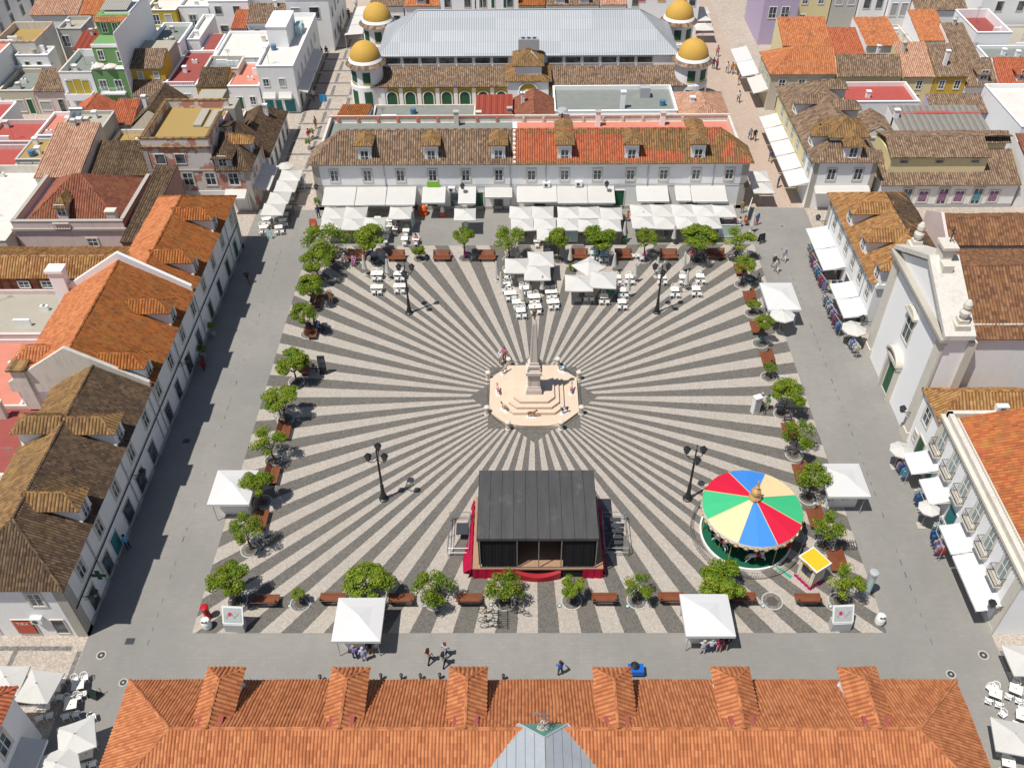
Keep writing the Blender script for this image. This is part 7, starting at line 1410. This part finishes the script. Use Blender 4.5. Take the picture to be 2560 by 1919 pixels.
for i,(x,y) in enumerate(L_(-19.25,-23.61,-8.82,-23.59,-3.61,-23.49,1.69,-23.60,6.94,-23.64,17.38,-23.65,22.56,-23.69,23.86,-18.70,23.82,-13.41)): m=MB(); m.lathe(0,0,[(.17,.0),(.17,.03),(.12,.035)],14,1); m.lathe(0,0,[(.12,.035),(0,.04)],12,0); tagm(m,'ground_light',[GLB,DKM],(x,y,.01),'round glass uplight in the cobbles, %s along the south and east rows'%ORD[i],'ground light','ground lights in the cobbles')
for i,(x,y) in enumerate(L_(-15.79,-29.49,-11.41,-29.40,-9.94,-29.40,-8.56,-29.40,-7.17,-29.35,-2.58,-29.43)): m=MB(); m.lathe(0,0,[(.09,0),(.08,.5),(.13,.55),(.12,.68),(0,.72)],10); tagm(m,'bollard',[IRON],(x,y-.4),'small black bollard before the orange hall, %s from left'%ORD[i],'bollard','small black bollards')
# bicycles, scooters
def bike_mesh(col):
    m=MB()
    for y in(-.5,.5): m.pipe([(0,y+.33*math.cos(a),.34+.33*math.sin(a)) for a in [2*math.pi*i/14 for i in range(15)]],.022,4)
    f=[((0,.5,.34),(0,.12,.3)),((0,.12,.3),(0,-.38,.75)),((0,.5,.34),(0,.2,.8)),((0,.2,.8),(0,.12,.3)),((0,.2,.78),(0,-.36,.8)),((0,-.5,.34),(0,-.36,.95))]
    for a,b in f: m.tube(a,b,.022,5,1)
    m.tube((-.25,-.3,1.0),(.25,-.3,1.0),.018,5); m.box(-.07,.07,.1,.32,.85,.9)
    o=m.build('b',[IRON,col]); me=o.data; bpy.data.objects.remove(o); return me
BK=[bike_mesh(IRON),bike_mesh(TEAL),bike_mesh(plain('bike_orange',(.5,.15,.03),.4)),bike_mesh(ALU)]
BKL=[(-25.64,17.26,.2,0,'black bicycle under the north-west tree, leftmost'),(-25.06,17.26,.1,1,'teal bicycle under the north-west tree'),(-24.51,17.04,-.1,2,'orange bicycle under the north-west tree'),(24.11,18.22,.3,1,'teal bicycle nearest the thin young tree'),(24.65,18.00,.1,1,'teal bicycle second from the thin young tree'),(25.35,18.65,0,0,'black bicycle in the rack by the north-east tree'),(23.60,8.18,.2,1,'blue-green bicycle leaning at the teal-wrapped tree'),(-3.77,-24.37,1.4,0,'black bicycle lying towards the rack before the stage, rear'),(-3.75,-25.09,1.5,0,'black bicycle in the rack before the stage, middle'),(-3.57,-25.54,1.6,3,'black and grey bicycle in the rack before the stage, front'),(-1.36,-24.38,1.3,0,'black bicycle right of the rack before the stage'),(-23.70,-2.97,1.5,0,'bicycle against the tree with the crisp shadow'),(21.64,-1.97,.1,0,'bicycle beside the white display stand'),(-23.10,-23.15,.3,0,'bicycle behind the map board at the south-west corner')]
for x,y,rz,k,l in BKL: o=ob('bicycle',BK[k],None,(x,y,0),rz); tag(o,l,'bicycle','parked bicycles')
def brack(x,y,rz,label,n=9): 
    m=MB()
    for k in range(n): m.pipe([(k*.2,-.35,0),(k*.2,-.35,.45),(k*.2,.35,.45),(k*.2,.35,0)],.02,4)
    m.tube((0,-.35,.02),(n*.2-.2,-.35,.02),.02,4); m.tube((0,.35,.02),(n*.2-.2,.35,.02),.02,4); tagm(m,'bicycle_rack',[DKM],(x,y),label,'bicycle rack','bicycle racks',rz)
brack(24.62,-17.95,0,'coiled black bicycle rack below the carousel-side tree',8); brack(-2.69,-25.65,R(90),'black bicycle rack in front of the stage'); brack(-25.67,17.05,R(10),'bicycle rack at the north-west corner',6); brack(24.37,18.22,R(5),'bicycle rack at the north-east corner',7)
def scooter(x,y,rz,label,mat):
    t=thing('scooter',label,'scooter',(x,y,0),None,rz); m=MB(); 
    for yy in(-.6,.55): m.tube((-.06,yy,.22),(.06,yy,.22),.22,12)
    m.build('wheel',[IRON],t,L0); m=MB(); m.box(-.17,.17,.0,.75,.35,.7); m.box(-.15,.15,-.35,.05,.22,.32); slab(m,[(-.22,-.38,.25),(.22,-.38,.25),(.22,-.5,1.0),(-.22,-.5,1.0)],.05,0); m.build('body',[mat],t,L0); m=MB(); m.box(-.14,.14,0,.7,.7,.8); m.tube((-.3,-.48,1.02),(.3,-.48,1.02),.02,5); m.build('seat_and_handlebar',[DKM],t,L0)
scooter(-23.58,23.06,.4,'red scooter at the left under the north-west tree',RBX); scooter(-22.91,23.05,.1,'red scooter at the right under the north-west tree',RBX); scooter(-33.18,4.66,.3,'dark red motor scooter in the shadow of the west facade',REDP)
t=thing('coin_ride','orange children ride machine by the north façade','ride machine',(-13.14,32.94,0)); m=MB(); m.box(-.4,.4,-.5,.5,0,.35); m.lathe(0,0,[(.4,.35),(.5,.7),(.35,1.1),(0,1.3)],10); m.build('body',[plain('orange_plastic',(.75,.12,.02),.3)],t,L0)
t=thing('toy_dispenser','small white and orange toy vending machine by the north façade','vending machine',(-10.78,32.38,0)); m=MB(); m.box(-.3,.3,-.25,.25,0,.7); m.frus(0,0,.7,1.2,.28,.2,10,1); m.build('body',[POST,WHP],t,L0)
t=thing('street_cart','blue street cart with black sunshade half behind an orange dormer','cart',(7.00,-29.35,0)); m=MB(); m.box(-.55,.55,-.35,.35,.3,.8); m.build('body',[plain('cart_blue',(.01,.12,.5),.4)],t,L0); m=MB(); m.frus(-.1,.1,1.0,1.2,.32,.08,10); m.build('sunshade',[IRON],t,L0)
def accond(x,y,z,label,face='S'): t=thing('air_conditioner',label,'air conditioner',(x,y,z),'wall mounted air conditioners',FROT[face]); m=MB(); m.box(-.42,.42,-.35,0,0,.6); m.build('case',[WHP],t,L0); m=MB(); m.frus(0,0,0,.02,.2,.2,12); o=m.build('fan',[DKM],t,(-.08,-.36,.3)); o.rotation_euler.x=R(90)
accond(-9.6,34,2.6,'white air conditioner between the left café awnings'); accond(-37.0,-26.2,2.1,'white air conditioner on the south wall of the dark-roofed west building','S'); accond(2.0,34,3.2,'white air conditioner above the middle terrace, left one'); accond(5.9,34,3.3,'white air conditioner above the middle terrace, right one')
t=thing('pharmacy_cross','dark green pharmacy cross sign sticking out from the west facade','sign',(-33.4,-22.9,3.1)); m=MB(); m.box(-.55,.55,-.05,.05,-.16,.16); m.box(-.16,.16,-.05,.05,.16,.5); m.box(-.16,.16,-.05,.05,-.5,-.16); m.build('cross',[GRND],t,L0); m=MB(); m.box(-.62,.62,-.04,.04,-.23,-.2); m.box(-.62,.62,-.04,.04,.2,.23); m.build('rim',[WFR],t,L0)
m=MB(); m.box(-.75,.75,-.03,0,-.35,.35); tagm(m,'banner',[plain('banner_green',(.22,.5,.03),.6)],(-11.8,33.88,3.55),'bright green banner under an upper window on the north side','banner')
# posters on the corner shop
t=thing('shop_poster','orange-red shop poster reading TIRA on the south wall of the dark-roofed building','poster',(-38.3,-26.3,1.3)); m=MB(); m.box(-.7,.7,-.03,0,-.75,.75); m.build('sheet',[POST],t,L0)
def text(par,s,loc,size,mat,rx=90,rz=0):
    c=bpy.data.curves.new('lettering','FONT'); c.body=s; c.size=size; c.extrude=.004; c.align_x='CENTER'; o=bpy.data.objects.new('tmp',c); COL.objects.link(o); dg=bpy.context.evaluated_depsgraph_get(); me=bpy.data.meshes.new_from_object(o.evaluated_get(dg)); bpy.data.objects.remove(o); me.materials.clear(); me.materials.append(mat); q=ob('lettering',me,par,loc); q.rotation_euler=(R(rx),0,R(rz)); return q
text(t,'TIRA',(0,-.045,.35),.42,WFR)
# ------------------------------------------------------------------ people
WT=(.65,.65,.65); NV=(.03,.05,.15); RD=(.5,.04,.05); PKc=(.6,.25,.3); BE=(.5,.42,.3); LB=(.25,.4,.6)
PL=[(-25.99,32.12,'stand',0,NV,(.04,.04,.07),HB,'person in dark blue at the left end of the left terrace'),
(-13.96,32.54,'stand',.5,(.04,.04,.04),RD,HB,'person in black by the red-orange ride machine'),
(-21.85,14.76,'cam',R(200),(.7,.32,.12),(.55,.3,.15),HG,'man in orange taking a photo beside the west tree row'),
(-2.89,5.31,'stand',2.5,(.55,.15,.2),(.25,.1,.05),(.1,.1,.3),'person in red striped top at the left of the obelisk base'),
(-3.31,4.69,'stand',2.2,WT,(.5,.35,.3),HG,'person in white with grey bag at the left of the obelisk base'),
(-31.68,18.60,'walk',R(180),(.03,.03,.05),(.25,.12,.12),HB,'man walking in the shadow at the north end of the west street'),
(-33.51,-18.08,'stand',R(60),(.12,.4,.6),NV,HB,'person in light blue in the shadow near the pharmacy cross'),
(-8.06,-28.43,'walk',R(150),(.6,.35,.3),(.02,.02,.03),HB,'woman in pale pink top walking, left of the group of three'),
(-6.87,-27.96,'walk',R(150),(.45,.47,.5),(.03,.05,.1),(.25,.02,.03),'person with dark red hair walking, rear of the group of three'),
(-6.94,-28.70,'walk',R(150),(.3,.3,.3),(.02,.02,.03),HB,'person in grey walking, nearest of the group of three'),
(-13.52,-28.13,'stand',R(170),(.25,.22,.4),NV,HY,'person in patterned blue shirt at the left stall'),
(-12.83,-28.32,'stand',R(185),(.5,.5,.7),(.4,.4,.6),HG,'person in pale lilac at the left stall, centre'),
(-12.41,-27.75,'stand',R(190),(.03,.03,.05),(.3,.15,.1),HB,'person in black at the left stall, right'),
(12.08,-27.73,'reach',R(180),(.5,.5,.6),(.5,.5,.55),HG,'person in white bending at the right stall, leftmost'),
(12.69,-27.62,'stand',R(180),WT,(.05,.06,.2),(.6,.6,.55),'person in white top and dark skirt at the right stall'),
(13.28,-27.60,'stand',R(180),(.55,.04,.2),(.55,.3,.25),HB,'woman in magenta top at the right stall'),
(13.85,-27.44,'stand',R(180),(.03,.04,.04),(.12,.1,.07),HB,'person in black at the right stall, rightmost'),
(1.53,-29.44,'reach',R(200),(.04,.15,.45),(.1,.08,.1),HB,'person in blue leaning forward near the orange hall'),
(28.89,22.44,'walk',R(10),(.4,.42,.5),WT,HG,'person in pale clothes walking on the east street, upper'),
(27.60,20.36,'walk',R(10),(.5,.5,.5),WT,HB,'person in white walking on the east street, lower'),
(27.47,21.19,'walk',R(10),(.1,.08,.1),BE,HG,'person in dark top walking on the east street, behind'),
(32.59,21.04,'stand',R(-90),WT,(.02,.02,.05),HB,'person in white shirt at the first east clothes racks'),
(34.11,18.59,'stand',R(0),(.4,.05,.1),(.3,.05,.1),HB,'person in dark red between the two east awnings'),
(27.32,30.11,'stand',R(30),(.05,.2,.5),RD,HY,'child in blue on a green scooter at the north-east corner'),
(26.08,32.86,'stand',R(10),(.35,.28,.12),(.3,.25,.15),HB,'person in olive at the right end of the right terrace'),
(21.51,-1.50,'stand',R(60),(.02,.06,.4),(.1,.15,.1),HG,'person in bright blue beside the white display stand'),
(22.06,-1.82,'stand',R(-60),(.1,.25,.15),BE,HB,'person in green beside the white display stand'),
(30.63,79.78,'walk',0,(.5,.2,.2),(.1,.1,.1),HB,'person in red on the shopping street beside the market tower'),
(29.23,75.12,'stand',0,(.03,.05,.2),(.05,.05,.06),HB,'person in navy at the market tower foot'),
(29.71,74.68,'stand',2,(.3,.05,.05),(.05,.05,.1),HB,'person in maroon at the market tower foot'),
(31.14,73.50,'walk',0,WT,(.3,.2,.2),HB,'person in white on the shopping street, upper pair left'),
(31.82,73.23,'walk',0,(.5,.25,.1),(.05,.05,.2),HB,'person in orange-brown on the shopping street, upper pair'),
(32.34,73.14,'walk',.4,(.7,.5,.05),(.6,.6,.6),HB,'person in yellow on the shopping street'),
(32.08,69.17,'stand',1,PKc,WT,HG,'person in pink on the shopping street by the canopy'),
(31.06,63.24,'walk',R(180),WT,(.02,.02,.03),HB,'person in white shirt and black trousers alone mid shopping street'),
(30.56,51.75,'walk',0,(.3,.4,.5),(.03,.04,.1),HG,'person in pale blue of the couple on the shopping street'),
(31.14,51.41,'walk',0,(.03,.03,.04),(.03,.03,.04),HG,'person in black of the couple on the shopping street'),
(31.69,38.84,'stand',1,(.02,.2,.5),(.02,.06,.3),(.5,.5,.5),'person in blue with white cap at the long canopy'),
(32.08,45.42,'walk',0,(.1,.1,.3),(.3,.3,.3),HB,'person in indigo beside the long canopy, further back'),
(-32.04,64.65,'walk',0,WT,(.1,.1,.15),HG,'person in white in the street left of the market'),
(-32.74,81.68,'sit',0,(.03,.03,.03),(.03,.03,.03),HB,'person in black seated far up the street left of the market'),
(-33.28,80.30,'stand',0,(.04,.04,.04),(.04,.04,.04),HB,'person in black standing by the white corner building awning'),
(-31.39,89.13,'walk',0,(.5,.3,.3),(.5,.4,.35),HB,'person in pink at the market tents, left'),
(-30.58,89.26,'walk',0,(.6,.6,.6),(.3,.2,.2),HB,'person in white at the market tents, right'),
(-30.50,101.85,'walk',0,WT,(.1,.1,.1),HB,'person in white at the far end of the street left of the market'),
(-31.18,96.91,'walk',0,(.05,.05,.05),(.05,.05,.05),HB,'person in black far up the street left of the market'),
(-30.60,52.11,'stand',1,(.55,.05,.06),WT,HB,'person in red top at the corner left of the north side'),
(-30.23,55.73,'stand',1,(.4,.2,.1),(.2,.1,.1),HB,'person in brown behind the potted palms'),
(-28.92,38.70,'walk',R(160),(.3,.45,.6),(.3,.35,.45),HG,'man in pale blue walking beside the pavement terrace')]
for x,y,k,rz,tp_,bt,hr,l in PL: person(x,y,l,k,rz,tp_,bt,hr,long='woman' in l or 'walking, nearest' in l)
for x,y,rz,tp_,bt,hr,l in ((-21.41,22.46,0,(.45,.3,.32),(.3,.2,.2),HG,'seated person in dusty pink on the north-west bench, left'),(-20.33,22.34,0,(.5,.3,.5),(.4,.1,.3),HB,'seated person in purple on the north-west bench, right'),(-18.21,23.02,0,(.3,.3,.45),(.05,.05,.06),HB,'seated person in grey-blue under the dense tree'),(-22.15,3.82,R(90),WT,(.05,.05,.07),HG,'seated person in white on the west row bench'),(-22.48,10.14,R(90),(.05,.3,.6),(.05,.05,.1),HB,'seated person in bright blue in tree shade, west row'),(-22.98,10.91,R(90),(.3,.1,.1),(.05,.05,.1),HB,'seated person in dark red in tree shade, west row'),(-13.53,26.44,0,PKc,(.3,.1,.15),HB,'seated person in pink at a small table on the north paving'),(18.45,23.21,0,(.5,.1,.15),(.3,.3,.3),HG,'seated person in red under the largest north tree'),(19.75,22.97,0,(.1,.1,.12),(.1,.1,.1),HB,'seated person in black under the largest north tree'),(23.86,-3.61,R(-90),(.05,.08,.15),(.05,.05,.07),HB,'seated person in navy below the big dark green east tree')): person(x,y,l,'sit',rz,tp_,bt,hr)
for (x,y),l,c in zip(L_(24.65,30.00,25.16,29.74,25.83,29.99,11.89,31.14,-20.30,34.07,-18.57,34.06),('seated person in pink at the right end of the right terrace','seated person in white at the right end of the right terrace','seated person in orange-red at the right end of the right terrace','seated person in red beside the walkway terrace','seated person under the gap in the left terrace parasols, left','seated person under the gap in the left terrace parasols, right'),(PKc,WT,(.7,.15,.05),RD,BE,NV)): person(x,y,l,'sit',random.uniform(0,6),c,(.2,.2,.25),HB)
